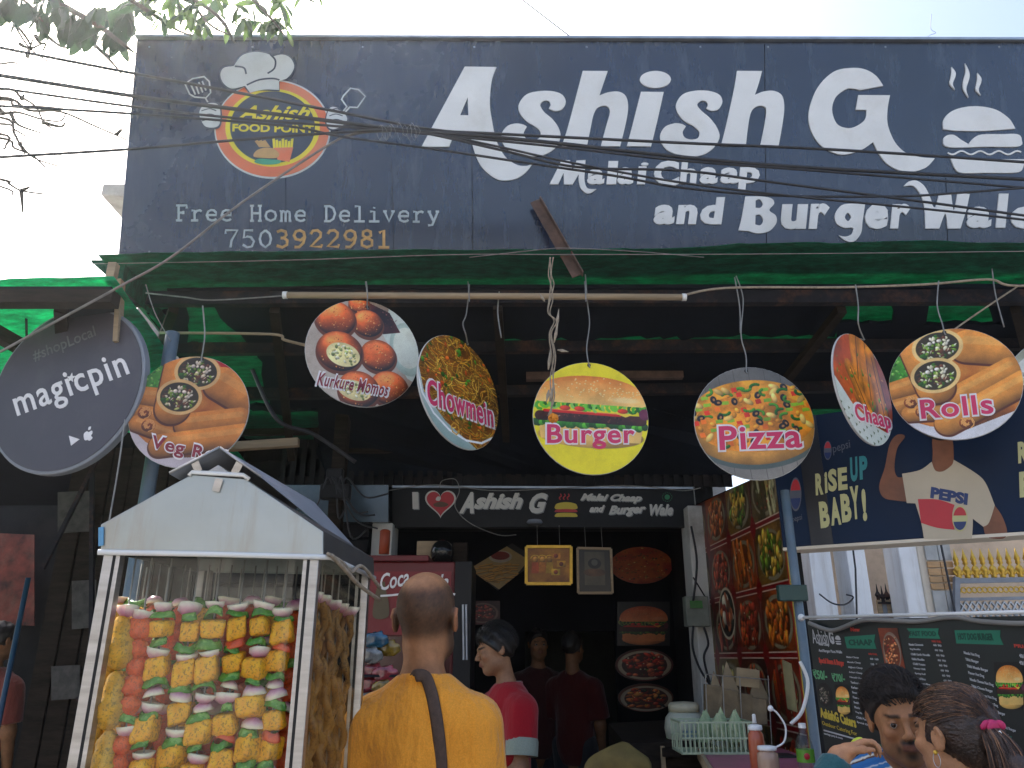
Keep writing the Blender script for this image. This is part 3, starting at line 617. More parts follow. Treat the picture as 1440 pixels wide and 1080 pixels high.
# engraved typewriter lettering (stroke letters)
G7 = {'F': [[(0, 0), (.5, 0)], [(.2, 0), (.2, 1)], [(0, 1), (.9, 1), (.9, .8)], [(.2, .52), (.6, .52), ], [(.6, .42), (.6, .62)]], 'r': [[(0, 0), (.6, 0)], [(.05, .66), (.3, .66), (.3, 0)], [(.3, .45), (.5, .64), (.75, .68), (.9, .6)]],
      'e': [[(.1, .36), (.9, .36), (.86, .56), (.7, .68), (.45, .7), (.2, .6), (.08, .36), (.2, .1), (.5, 0), (.75, .03), (.9, .12)]], 'H': [[(.15, 0), (.15, 1)], [(.85, 0), (.85, 1)], [(0, 0), (.32, 0)], [(0, 1), (.32, 1)], [(.68, 0), (1, 0)], [(.68, 1), (1, 1)], [(.15, .5), (.85, .5)]],
      'o': [[(.5, .7), (.15, .58), (.05, .35), (.15, .12), (.5, 0), (.85, .12), (.95, .35), (.85, .58), (.5, .7)]], 'm': [[(0, .66), (.14, .66), (.14, 0)], [(.14, .5), (.3, .68), (.46, .6), (.5, .45), (.5, 0)], [(.5, .5), (.66, .68), (.82, .6), (.86, .45), (.86, 0)], [(0, 0), (.25, 0)], [(.42, 0), (.6, 0)], [(.78, 0), (1, 0)]],
      'D': [[(0, 0), (.5, 0), (.8, .15), (.95, .5), (.8, .85), (.5, 1), (0, 1)], [(.18, 0), (.18, 1)]], 'l': [[(.1, 1), (.5, 1), (.5, 0)], [(.05, 0), (.95, 0)]], 'i': [[(.15, .66), (.5, .66), (.5, 0)], [(.05, 0), (.95, 0)], [(.48, .88), (.52, .95)]],
      'v': [[(0, .68), (.3, .68)], [(.7, .68), (1, .68)], [(.12, .68), (.5, 0), (.88, .68)]], 'y': [[(0, .68), (.3, .68)], [(.7, .68), (1, .68)], [(.12, .68), (.52, .02)], [(.88, .68), (.4, -.22), (.05, -.24)]],
      '7': [[(.05, .8), (.05, 1), (.95, 1), (.5, .4), (.42, 0)]], '5': [[(.85, 1), (.2, 1), (.15, .55), (.4, .64), (.7, .6), (.92, .35), (.75, .05), (.4, 0), (.08, .15)]], '0': [[(.5, 1), (.18, .8), (.08, .5), (.18, .2), (.5, 0), (.82, .2), (.92, .5), (.82, .8), (.5, 1)]],
      '3': [[(.1, .9), (.4, 1), (.75, .92), (.8, .72), (.62, .56), (.38, .54)], [(.62, .56), (.88, .4), (.85, .15), (.5, 0), (.08, .1)]], '9': [[(.9, .62), (.6, .42), (.25, .48), (.1, .7), (.25, .93), (.55, 1), (.85, .88), (.92, .6), (.8, .25), (.5, .02), (.15, .02)]],
      '2': [[(.1, .78), (.25, .97), (.6, 1), (.85, .85), (.82, .62), (.1, .05), (.9, .03), (.92, .18)]], '8': [[(.5, .55), (.2, .68), (.22, .92), (.5, 1), (.78, .92), (.8, .68), (.5, .55), (.12, .4), (.12, .12), (.5, 0), (.88, .12), (.88, .4), (.5, .55)]], '1': [[(.15, .85), (.5, 1), (.5, 0)], [(.1, 0), (.9, 0)]]}
M['letter_grey'] = mat('engraved_letter', (.42, .48, .5), .5, var=.15, scale=6)
M['letter_tan'] = mat('torn_letter', (.52, .32, .12), .7, var=.3, scale=9)
M['letter_shadow'] = mat('letter_shade', (.03, .035, .04), .8, var=.3)  # painted shade along the upper left edge of each stroke letter
def typed(s, x0, x1, yb, yt, xs=None, slope=0):
    n = len(s); pit = (x1-x0)/n
    for i, ch in enumerate(s):
        if ch == ' ': continue
        tan = s == '7503922981' and i >= 3
        for mname, off, wd in (('letter_shadow', 1.3, .011), ('letter_tan' if tan else 'letter_grey', 0, .013 if not tan else .016)):
            b = MB()
            for ln in G7[ch]:
                stroke(b, SG, [(x0+pit*i+pit*.1+p[0]*pit*.78-off*.7, yb-(yb-yt)*p[1]-off+slope*i) for p in ln], wd, .001 if off else .002, seg=6, fs=.3)
            o = b.build('letter_shadow' if off else 'letter', M[mname], sign, label='torn letter showing tan backing' if tan and not off else None)
typed('Free Home Delivery', 246, 620, 310, 289, slope=.12)
typed('7503922981', 314, 552, 348, 324)

# chef emblem with ring
M['e_orange'] = mat('emblem_orange', (.68, .17, .08), .5, var=.12, scale=6, dirt=(.5, .3, .2)); M['e_yellow'] = mat('emblem_yellow', (.72, .62, .05), .5, var=.1)
M['e_navy'] = mat('emblem_navy', (.03, .05, .09), .4, var=.3); M['e_white'] = mat('emblem_white', (.6, .64, .66), .45, var=.06, dirt=(.4, .42, .42)); M['e_green'] = mat('emblem_green', (.05, .3, .2), .5); M['e_tan'] = mat('emblem_tan', (.45, .28, .12), .5)
def e(x, y, *k): return (240+x/4.8, 60+y/4.8)+k
def circ(cx_, cy_, rx, ry, n=36, a0=0, a1=6.2832): return [e(cx_+rx*math.cos(t), cy_+ry*math.sin(t)) for t in np.linspace(a0, a1, n, endpoint=abs(a1-a0) < 6.2)]
em = lambda name, cs, m, z: sg_shape(name, cs, m, z, .0012)
em('emblem_backing', [circ(688, 585, 392, 334)], 'e_white', .0014)
em('emblem_backing', [[e(332, 225), e(355, 170), e(430, 160, 1), e(480, 90), e(570, 62), e(650, 72), e(695, 92, 1), e(760, 82), e(820, 105), e(850, 165), e(830, 220), e(795, 262, 1), e(742, 265), e(740, 335, 1), e(600, 330), e(530, 345, 1), e(500, 305, 1), e(420, 330), e(355, 290)]], 'e_navy', .010)
em('chef_hat', [[e(342, 225), e(365, 180), e(432, 168, 1), e(485, 98), e(570, 72), e(650, 82), e(695, 102, 1), e(760, 90), e(812, 112), e(838, 165), e(820, 215), e(785, 252, 1), e(736, 270, 1), e(736, 328, 1), e(640, 325), e(540, 345, 1), e(508, 300, 1), e(420, 318), e(362, 282)]], 'e_white', .013)
em('ring_orange', [circ(688, 585, 382, 322), circ(690, 578, 318, 262)], 'e_orange', .004)
em('ring_yellow', [circ(690, 578, 318, 262), circ(690, 575, 286, 238)], 'e_yellow', .005)
em('emblem_field', [circ(690, 575, 286, 242)], 'e_navy', .006)
for pts in ([(440, 170), (500, 180), (516, 222)], [(680, 92), (712, 130), (705, 185), (660, 218)], [(520, 296), (600, 262), (690, 252), (740, 262)]):
    b = MB(); stroke(b, SG, [e(*p) for p in pts], .010, .0155, smooth=5, fs=.15); b.build('hat_fold', M['e_navy'], sign)
word('Ashish', e(450, 525), e(935, 525), e(470, 430), .02, .35, m=M['e_yellow'], z=.009, d=.001)
word('FOOD POINT', e(420, 605), e(968, 615), e(422, 553), .03, 0, m=M['e_yellow'], z=.009, d=.001)
em('fries_carton', [[e(698, 715, 1), e(830, 712, 1), e(805, 810, 1), e(725, 795, 1)]], 'e_orange', .009)
for i in range(7): em('fries', [[e(695+i*19, 720, 1), e(690+i*21, 655+8*(i % 3), 1), e(706+i*21, 652+8*(i % 3), 1), e(712+i*19, 718, 1)]], 'e_yellow', .008)
em('emblem_burger_bun', [[e(565, 775), e(585, 735), e(640, 716), e(700, 722), e(735, 755), e(720, 783), e(640, 785)]], 'e_tan', .011)
em('emblem_burger_leaf', [[e(570, 812), e(600, 790), e(680, 795), e(745, 800), e(730, 822), e(640, 828)]], 'e_green', .010)
for i in range(3): em('fries', [[e(600+i*24, 710, 1), e(570+i*26, 670, 1), e(590+i*26, 662, 1), e(632+i*22, 708, 1)]], 'e_tan', .008)
# gloved hands with turner and spatula
for s, ox, hx in ((1, 0, 270), (-1, 0, 1120)):
    pts = [(190, 480), (215, 430), (275, 405), (330, 415), (350, 470), (345, 560), (310, 590), (240, 585), (205, 540)] if s > 0 else [(1055, 480), (1080, 435), (1130, 440), (1190, 490), (1205, 530), (1175, 570), (1110, 600), (1065, 590), (1045, 540)]
    em('glove_outline', [[e(*p) for p in pts]], 'e_navy', .011); c_ = np.mean(pts, 0); em('glove', [[e(*(c_+(np.array(p)-c_)*.88)) for p in pts]], 'e_white', .0132)
    for k in range(3):
        b = MB(); q = [(hx-55+(0 if s > 0 else 10), 470+k*34), (hx, 455+k*36), (hx+45, 470+k*34)]; stroke(b, SG, [e(*p) for p in q], .006, .0152, smooth=4, fs=.15); b.build('glove_crease', M['e_navy'], sign)
b = MB()
for ln in ([(262, 420), (235, 375), (165, 370), (130, 350), (98, 280), (150, 245), (228, 232), (262, 265), (272, 340), (238, 378), (262, 420)], [(140, 290), (168, 352)], [(168, 280), (192, 348)], [(192, 270), (218, 338)], [(215, 262), (240, 325)]): stroke(b, SG, [e(*p) for p in ln], .009, .004, fs=.3)
b.build('slotted_turner', M['e_white'], sign)
b = MB(); stroke(b, SG, [e(*p) for p in [(1165, 465), (1190, 435), (1155, 385), (1168, 360), (1215, 310), (1270, 320), (1315, 365), (1290, 400), (1262, 440), (1210, 438), (1180, 470)]], .009, .004, fs=.3); b.build('spatula', M['e_white'], sign)

# ------------------------------------------------------------------ canopy with green tarpaulin
ZF = at(700, 362, 3.58).z; ZB = 3.14
CP = Plane((0, 3.5, ZF), (1, 0, 0), (0, 5.75-3.5, ZB-ZF))
CPn = -CP.n if CP.n.z < 0 else CP.n
can = thing('shop_canopy', 'green tarpaulin canopy on dark beams under the big signboard', 'canopy', (0, 4.6, 3.2))
def cpt(u, v, dz=0): p = CP.wp(u, v); p.z += dz; return p
# tarp: gridded, wrinkled
def sheet(name, P4, nx, ny, amp, m, parent, seed=0, thick=.004, extra=None):
    rr = np.random.default_rng(seed); V = []; N = NZ[seed % 4]
    a, b_, c, d = (Vector(p) for p in P4)
    for lay in (0, 1):
        for j in range(ny+1):
            for i in range(nx+1):
                s_, t_ = i/nx, j/ny; p = (a*(1-s_)+b_*s_)*(1-t_)+(d*(1-s_)+c*s_)*t_
                p.z += amp*(N[int(t_*300+seed*50) % 512, int(s_*500) % 512]-.5)*2+(thick if lay else 0); V.append(p)
    F_ = []; W = nx+1; K = W*(ny+1)
    for j in range(ny):
        for i in range(nx):
            q = j*W+i; F_.append((q, q+W, q+W+1, q+1)); F_.append((q+K, q+K+1, q+K+W+1, q+K+W))
    for i in range(nx): F_.append((i, i+1, i+1+K, i+K)); q = ny*W+i; F_.append((q+1, q, q+K, q+K+1))
    for j in range(ny): q = j*W; F_.append((q+W, q, q+K, q+K+W)); q = j*W+nx; F_.append((q, q+W, q+W+K, q+K))
    mb = MB(); mb.add(V, F_); return mb.build(name, m, parent, smooth=True)
fl = at(150, 366, 3.5); frr = at(1440, 354, 3.5)
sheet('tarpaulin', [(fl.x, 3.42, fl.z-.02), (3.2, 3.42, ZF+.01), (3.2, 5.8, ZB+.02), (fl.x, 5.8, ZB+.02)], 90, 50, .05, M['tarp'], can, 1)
b = MB(); e0 = at(128, 368, 3.5); b.hexa([e0, (fl.x+.1, 3.5, fl.z-.16), (fl.x+.12, 4.0, fl.z-.16), e0+Vector((.02, .1, .02)), e0+Vector((0, 0, .01)), (fl.x+.1, 3.5, fl.z+.0), (fl.x+.12, 4.0, fl.z), e0+Vector((.02, .1, .03))]); b.build('tarpaulin_corner', M['tarp'], can)
# dark sheets added under the tarp to darken it; gaps leave the green glowing
def ragged(pts, k=4.5, seed=0):
    r_ = random.Random(int(pts[0][0]*7+pts[0][1]*3+seed)); out = []
    for i in range(len(pts)):
        a, c = Vector(pts[i]), Vector(pts[(i+1) % len(pts)]); n = max(1, int((c-a).length/13)) if (c-a).length < 900 else 1
        out += [tuple(a.lerp(c, j/n)+(Vector((r_.uniform(-k, k), r_.uniform(-k, k))) if n > 1 else Vector((0, 0)))) for j in range(n)]
    return out
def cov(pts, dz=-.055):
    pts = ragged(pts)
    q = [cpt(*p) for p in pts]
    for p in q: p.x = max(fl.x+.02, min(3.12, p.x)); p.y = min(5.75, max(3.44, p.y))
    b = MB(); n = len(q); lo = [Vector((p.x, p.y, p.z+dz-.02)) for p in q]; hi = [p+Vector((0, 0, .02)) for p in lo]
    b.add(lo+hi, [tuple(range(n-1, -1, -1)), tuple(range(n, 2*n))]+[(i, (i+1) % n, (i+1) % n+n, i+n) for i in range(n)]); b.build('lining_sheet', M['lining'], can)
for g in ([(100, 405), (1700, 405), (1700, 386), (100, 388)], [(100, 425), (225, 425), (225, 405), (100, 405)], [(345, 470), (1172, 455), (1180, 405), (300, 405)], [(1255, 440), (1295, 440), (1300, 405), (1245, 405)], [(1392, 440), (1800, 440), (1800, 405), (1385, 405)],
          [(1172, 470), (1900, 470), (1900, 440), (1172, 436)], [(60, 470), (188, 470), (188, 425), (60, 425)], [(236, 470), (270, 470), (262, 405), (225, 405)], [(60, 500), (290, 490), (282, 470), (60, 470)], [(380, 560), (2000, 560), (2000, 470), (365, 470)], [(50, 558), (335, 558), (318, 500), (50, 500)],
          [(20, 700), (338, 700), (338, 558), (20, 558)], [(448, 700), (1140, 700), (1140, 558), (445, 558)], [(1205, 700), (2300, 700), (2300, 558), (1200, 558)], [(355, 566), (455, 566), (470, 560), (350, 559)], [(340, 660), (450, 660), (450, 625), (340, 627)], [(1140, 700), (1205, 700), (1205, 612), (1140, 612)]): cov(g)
for (a, c, w_, h_) in (((120, 396), (1600, 393), .05, .09), ((100, 470), (1700, 462), .05, .07), ((60, 535), (1800, 520), .05, .08), ((330, 590), (450, 588), .03, .05), ((1130, 580), (1210, 578), .03, .05), ((60, 622), (1900, 610), .06, .09)):
    pA, pB = cpt(*a, -.10), cpt(*c, -.10); pA.x = max(fl.x-.1, pA.x); pB.x = min(3.2, pB.x)
    b = MB(); b.bar(pA, pB, w_, h_); b.build('purlin', M['iron_dark'] if h_ > .06 else M['wood_dark'], can)
for a, c in (((390, 400), (415, 640)), ((700, 396), (715, 640)), ((1178, 400), (1060, 560)), ((250, 400), (160, 640)), ((1420, 400), (1480, 640))):
    b = MB(); b.bar(cpt(*a, -.15), cpt(*c, -.15), .05, .045); b.build('rafter', M['wood_dark'], can)
for a, c in (((740, 530), (960, 527)), ((150, 640), (420, 622))):
    b = MB(); b.bar(at(*a, 4.6), at(*c, 4.6), .05, .05); b.build('batten', M['rust'] if a[0] > 500 else M['wood_tan'], can)
b = MB(); b.tube(smooth_path([at(355, 520, 4.2), at(390, 590, 4.2), at(440, 610, 4.3), at(500, 650, 4.4)], 8), .012, 6); b.build('sagging_hose', M['cable'], can, smooth=True)
for p in ((-1.75, 3.55), (3.05, 3.55)):
    b = MB(); b.tube([(p[0], p[1], 0), (p[0], p[1], 3.42)], .035, 10); b.build('post', M['blue_paint'], can, smooth=True) if p[0] > 0 else None
# blue post left
pp0 = at(222, 600, 3.35); lp = thing('blue_pole', 'blue painted round steel pole behind the veg roll disc', 'pole', (pp0.x, 3.35, 0))
b = MB(); b.tube([(pp0.x, 3.35, 0), (pp0.x, 3.35, at(232, 468, 3.35).z)], .031, 14); b.build('shaft', M['blue_paint'], lp, smooth=True)
b = MB(); b.lathe((pp0.x, 3.35, 0), [(.1, 0), (.1, .012), (.055, .014)], 14); b.build('foot_plate', M['blue_paint'], lp)

# tan tube hung under the canopy, angle iron bracket, rope
y0 = 3.47
t = thing('hanging_tube', 'long tan horizontal tube hung beneath the signboard', 'tube', at(681, 416, y0))
b = MB(); b.tube([at(398, 415, y0), at(965, 418, y0)], .0165, 10); b.build('tube_body', M['wood_tan'], t, smooth=True)
for u in (401, 962):
    b = MB(); b.tube([at(u-3, 415+(u > 500)*3, y0), at(u+3, 415+(u > 500)*3, y0)], .019, 10); b.build('end_cap', M['white_plastic'], t, smooth=True)
for u in (515, 658, 822): b = MB(); b.tube([at(u, 396, y0+.02), at(u+1, 404, y0-.02), at(u+2, 424, y0-.02)], .003, 5); b.build('tie_wire', M['wire'], t)
br = thing('angle_bracket', 'rusty dark angle iron bar leaning against the sign bottom', 'bracket', at(800, 385, 3.4))
A0, A1 = SG.wp(752, 288, .05), at(812, 388, 3.46)
b = MB(); b.bar(A0, A1, .055, .008, (0, -1, 0)); b.build('flange', M['rust'], br); b = MB(); off = Vector((.026, -.02, 0)); b.bar(A0+off, A1+off, .006, .045, (0, -1, 0)); b.build('flange', M['rust'], br)

# ------------------------------------------------------------------ left neighbour stall
ls = thing('left_stall', 'dark neighbouring stall with bright green tarpaulin roof at left', 'stall', (-3.2, 4.2, 0))
zq = at(60, 391, 2.95).z; xr_ = at(166, 391, 2.95).x
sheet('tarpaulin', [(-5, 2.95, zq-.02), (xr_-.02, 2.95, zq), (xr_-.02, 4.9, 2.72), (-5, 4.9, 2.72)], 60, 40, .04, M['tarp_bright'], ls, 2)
def lsp(u, v, dz=0):
    pl = Plane((0, 2.95, zq), (1, 0, 0), (0, 1.95, 2.72-zq)); p = pl.wp(u, v); p.z += dz; return p
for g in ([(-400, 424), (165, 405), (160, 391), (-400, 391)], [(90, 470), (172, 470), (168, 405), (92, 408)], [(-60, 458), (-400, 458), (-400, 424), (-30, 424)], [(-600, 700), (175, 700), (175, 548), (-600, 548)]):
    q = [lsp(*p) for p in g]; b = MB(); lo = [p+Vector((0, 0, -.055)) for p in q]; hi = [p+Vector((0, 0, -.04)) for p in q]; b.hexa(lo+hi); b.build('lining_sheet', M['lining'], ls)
for a, c, w_ in (((-200, 394), (168, 394), .07), ((-30, 425), (90, 495), .06), ((92, 405), (96, 480), .05), ((-300, 548), (150, 545), .06)):
    b = MB(); b.bar(lsp(*a, -.09), lsp(*c, -.09), w_, .06); b.build('beam', M['wood_dark'], ls)
p = at(158, 384, 3.0); b = MB(); b.box(p+Vector((0, 0, 0)), (.035, .035, .09)); b.build('post_stub', M['wood_tan'], ls)
b = MB(); b.box((-3.6, 6.3, 1.4), (3.9, .1, 2.8)); b.build('wall', M['dark_wall'], ls)
xw = at(70, 900, 4.3).x
b = MB(); b.box(((xw-1.72)/2, 4.3, 1.4), (abs(xw+1.72), .05, 2.75)); b.build('side_sheet', M['black_int'], ls)
bp = at(28, 870, 4.2); b = MB(); b.tube([(bp.x, 4.2, 0), (bp.x, 4.2, 1.95)], .013, 10); b.build('pole', mat('deep_blue_paint', (.015, .05, .10), .5), ls, smooth=True)
b = MB(); b.slab([at(-220, 870, 5.9), at(48, 880, 5.9), at(48, 752, 5.9), at(-220, 740, 5.9)], (0, -1, 0), .01); o = b.build('red_poster', mat('faded_red_poster', (.14, .03, .02), .7, var=.8, scale=9, dirt=(.2, .12, .08)), ls)
for k in range(7):
    xk = xw+.02+k*.11; b = MB(); b.box((xk, 4.262+.004*(k % 3), 1.38), (.10, .016, 2.6)); b.build('plank', M['wood_dark'], ls, bevel=.002)
for k, (u, v, w_, h_, m) in enumerate(((104, 720, 46, 60, 'shop_wall'), (118, 850, 34, 70, 'rust'), (92, 960, 40, 50, 'wood_tan'))):
    b = MB(); q = [at(u-w_/2, v+h_/2, 4.22), at(u+w_/2, v+h_/2-3, 4.22), at(u+w_/2, v-h_/2, 4.22), at(u-w_/2, v-h_/2+2, 4.22)]; b.slab(q, (0, -1, 0), .006); b.build('old_notice', mat('dim_notice_%d' % k, (.05, .045, .04), .8, var=.6, scale=20), ls)
for k, (a, c) in enumerate((((60, 800), (140, 640)), ((130, 640), (128, 1080)), ((110, 980), (170, 1080)))):
    b = MB(); b.bar(at(*a, 4.1), at(*c, 4.1), .02, .02); b.build('brace', M['iron_dark'], ls)
b = MB(); b.bar(at(170, 395, 3.1), at(165, 482, 3.1), .045, .02); b.build('batten', M['wood_tan'], ls)
# ------------------------------------------------------------------ hanging food discs
def flatmat(name, c, rough=.45): return mat(name, c, rough, var=.08, scale=5)
M['pink'] = flatmat('magenta_print', (.62, .03, .12)); M['maroon'] = flatmat('maroon_print', (.25, .02, .04)); M['txtwhite'] = flatmat('white_print', (.78, .76, .76))
M['disc_rim'] = flatmat('disc_rim', (.5, .5, .48)); M['disc_back'] = flatmat('disc_back', (.3, .3, .3))
def disc(label, u, v, Y, R, yaw, tilt, roll, img, words=None, wire=None, color='pink', fs=.022, rough=.3, quad=1.0):
    C_ = at(u, v, Y); ex = Vector((math.cos(rad(yaw)), math.sin(rad(yaw)), 0)); n = ex.cross(Vector((0, 0, 1)))
    ey = Vector((0, 0, 1))*math.cos(rad(tilt))+n*math.sin(rad(tilt)); P = Plane(C_, ex, ey)
    t = thing('hanging_disc', label, 'hanging sign', C_+Vector((0, 0, -R)), 'round food signs hanging under the canopy')
    b = MB(); b.lathe(P.w(0, 0, -.008), [(R*.995, 0), (R, .002), (R, .008), (R*.995, .0095)], 48, P.n); b.build('rim', M['disc_rim'], t)
    q = rad(roll); rot = lambda x, y: (x*math.cos(q)-y*math.sin(q), x*math.sin(q)+y*math.cos(q))
    Q = [rot(-R, -R), rot(R, -R), rot(R, R), rot(-R, R)]; poly = [(R*.993*math.cos(a), R*.993*math.sin(a)) for a in np.linspace(0, 2*math.pi, 56, endpoint=False)]
    face('printed_face', P, Q, imgmat('print_'+label.split()[0], img, rough), t, .003, poly)
    if words:
        s, p0, p1, p2 = words
        for mname, bold, z, g in (('txtwhite', fs+.034, .0045, 3.0), (color, fs, .0062, 0)):
            d = (Vector(p1)-Vector(p0)).normalized(); h_ = (Vector(p2)-Vector(p0)).normalized(); g2 = g*.85
            a0, a1, a2 = Vector(p0)-d*g2-h_*g2, Vector(p1)+d*g2-h_*g2, Vector(p2)-d*g2+h_*g2
            b = MB(); fit_text(b, P, s, a0, a1, a2, z, .0007, bold=bold, shear=.12 if color == 'maroon' else 0, res=4, space=1.1); b.build('lettering_outline' if g else 'lettering', M[mname], t)
    # eyelet and hook wire
    hx, hy = rot(0, R*.9); hp = P.w(*P.px(*wire[-1])) if wire else P.w(0, R*.9)
    b = MB(); b.lathe(hp+P.n*.003, [(.009, 0), (.009, .002), (.004, .0022)], 10, P.n); b.build('eyelet', M['black_plastic'], t)
    if wire:
        pts = [at(a, c, Y) for a, c in wire[:-1]]+[hp+P.n*.006, hp+P.n*.006+Vector((.004, 0, -.012)), hp-P.n*.014]
        b = MB(); b.tube(smooth_path(pts, 6), .0033, 6); b.build('hanging_wire', M['wire'], t, smooth=True)
    return P, t
disc('Kurkure Momos disc of orange crumbed balls, left of the chowmein disc', 511, 496, 3.5, .28, 22, 0, -12, p_momos(), ('Kurkure Momos', (445, 542), (544, 558), (449, 524)), [(514, 396), (516, 410), (516, 432)], 'maroon', .018)
disc('Chowmein disc of brown noodles turned sideways beside the momos disc', 647, 551, 3.5, .29, 52, -6, -18, p_noodle(), ('Chowmein', (600, 568), (693, 602), (599, 532)), [(660, 400), (656, 440), (651, 455), (655, 470), (656, 482)])
disc('Burger disc of solid yellow with a sesame bun burger', 831, 587, 3.5, .28, 6, 0, -2, p_burger(), ('Burger', (769, 632), (893, 632), (769, 597)), [(823, 386), (826, 425), (829, 455), (825, 490), (828, 514)])
disc('Pizza disc with olives and peppers on grey, right of yellow burger disc', 1060, 594, 3.5, .28, -4, 0, 3, p_pizza(), ('Pizza', (1012, 634), (1128, 630), (1010, 600)), [(1035, 388), (1045, 420), (1042, 470), (1049, 500), (1049, 522)])
disc('Chaap disc of orange curry turned nearly edge on', 1214, 547, 3.3, .264, 40, 0, -14, p_chaap(), ('Chaap', (1203, 597), (1253, 611), (1199, 566)), [(1203, 400), (1207, 430), (1207, 455), (1212, 475)])
disc('Rolls disc of golden rolls with bright pink word Rolls', 1341, 539, 3.25, .262, -30, 0, 3, p_rolls(), ('Rolls', (1296, 590), (1398, 582), (1293, 563)), [(1320, 395), (1318, 430), (1325, 455), (1328, 468)])
disc('half hidden green and white disc behind the golden rolls disc', 1506, 549, 3.45, .276, -12, 0, 8, p_salad(), ('Chilli', (1428, 610), (1530, 600), (1426, 580)), [(1500, 400), (1500, 470)])
disc('Veg Roll disc of golden rolls above the kebab case roof', 266, 578, 3.1, .248, 4, 0, -12, p_rolls((.86, .8, .8), flip=1), ('Veg Rolls', (214, 636), (330, 662), (216, 612)), [(285, 430), (288, 470), (284, 505)], 'maroon', .022)
# loose hooks with nothing on them
for i, pts in enumerate(([(702, 410), (700, 440), (705, 475)], [(1033, 390), (1040, 430), (1041, 468)], [(1395, 378), (1400, 415), (1412, 460)])):
    b = MB(); b.tube(smooth_path([at(*p, 3.5) for p in pts], 5), .0035, 6)
    b.build('hook_wire', M['wire'], smooth=True, label=['bare hook wire hanging between chowmein and burger discs', 'bare hook wire just left of the pizza disc wire', 'bare hook wire hanging above the rightmost disc'][i], cat='wire', group='spare hook wires under the canopy')

# round light box, left
Cm = at(93, 545, 3.15); P = Plane(Cm, (math.cos(rad(-13)), math.sin(rad(-13)), 0), (0, .0, 1)); Rm = .385
t = thing('round_lightbox', 'large grey round lightbox sign reading magicpin at far left', 'lightbox sign', Cm-Vector((0, 0, Rm)))
b = MB(); b.lathe(P.w(0, 0, -.04), [(Rm*.97, 0), (Rm, .004), (Rm, .036), (Rm*.985, .04), (Rm*.96, .04)], 64, P.n); b.build('case', M['grey_paint'], t, smooth=False)
b = MB(); b.lathe(P.w(0, 0, 0), [(Rm*.965, -.002), (Rm*.965, .003)], 64, P.n); b.build('face', mat('lightbox_face', (.06, .055, .07), .4, var=.25, scale=2, dirt=(.14, .14, .14), dirt_amt=.6), t)
word('magicpin', (29, 597), (188, 537), (16, 553), .012, 0, t, P, M['txtwhite'], .004, .0015, space=1.12)
b = MB(); sx, sy = P.px(101, 532)
fit_shape(b, P, [[(sx+(.024 if k % 2 == 0 else .010)*math.sin(k*math.pi/5), sy+(.024 if k % 2 == 0 else .010)*math.cos(k*math.pi/5), 1) for k in range(10)]], .0046, .0015, px=False); b.build('star', M['txtwhite'], t)
word('#shopLocal', (50, 513), (137, 477), (46, 494), .0, 0, t, P, mat('faint_grey_print', (.13, .14, .14), .5), .004, .001)
b = MB(); fit_shape(b, P, [[(98, 613, 1), (113, 618, 1), (101, 627, 1)], ], .004, .001); b.build('play_mark', M['txtwhite'], t)
b = MB(); fit_shape(b, P, [[(119, 611), (123, 607), (126, 608), (130, 606), (131, 609), (129, 613), (131, 616), (127, 620), (124, 619), (120, 619)], [(125, 605, 1), (126, 601), (129, 600, 1), (128, 604)]], .004, .001); b.build('apple_mark', M['txtwhite'], t)
for u in (30, 150): b = MB(); b.tube([P.w(*P.px(u, 470), -.03), at(u+6, 392, 3.2)], .006, 6); b.build('hanger', M['iron_dark'], t)

# ------------------------------------------------------------------ wires that cross in front
def ext(pts, Y0, Y1, n=8):
    a, c = Vector(pts[0]), Vector(pts[1]); pts = [tuple(a+(a-c).normalized()*260)]+list(pts); a, c = Vector(pts[-1]), Vector(pts[-2])
    if pts[-1][0] > 1400: pts.append(tuple(a+(a-c).normalized()*260))
    k = len(pts); return smooth_path([at(u, v, Y0+(Y1-Y0)*min(1, max(0, (u+260)/1900))) for u, v in pts], n)
CB = [([(0, 67), (67, 80), (187, 103), (333, 130), (480, 158), (607, 182), (697, 188), (960, 201), (1127, 208), (1280, 217), (1440, 228)], .0095, 'thick black cable crossing the shop name letters, highest on the sign'),
      ([(0, 106), (187, 135), (320, 152), (480, 172), (580, 184), (663, 190), (780, 201), (960, 221), (1127, 235), (1440, 252)], .0125, 'thickest black cable, second from the top at the left edge'),
      ([(0, 124), (187, 150), (330, 166), (480, 178), (597, 188), (780, 206), (960, 226), (1160, 241), (1440, 264)], .008, 'black cable third from top at the left edge'),
      ([(0, 149), (187, 160), (400, 177), (480, 192), (613, 210), (747, 230), (863, 247), (960, 264), (1093, 275), (1260, 276), (1350, 271), (1440, 264)], .008, 'black cable running lowest across the words Malai Chaap'),
      ([(0, 221), (180, 210), (320, 198), (480, 186), (547, 183), (597, 187), (713, 213), (813, 235), (960, 240), (1093, 257), (1293, 283), (1440, 303)], .0085, 'black cable rising from left edge to the wire knot'),
      ([(545, 184), (600, 186), (700, 206), (800, 228), (960, 257), (1127, 277), (1293, 293), (1440, 309)], .0075, 'black cable falling from the knot across the word Wale')]
for i, (pts, r_, lab) in enumerate(CB):
    P3 = ext(pts, 2.75, 3.15) if i != 5 else smooth_path([at(u, v, 2.93+.0001*(u-545)) for u, v in pts]+[at(1700, 340, 3.1)], 8)
    b = MB(); b.tube(P3, r_*.72, 7); b.build('overhead_cable', M['cable'], smooth=True, label=lab, cat='cable', group='overhead cables crossing the sign')
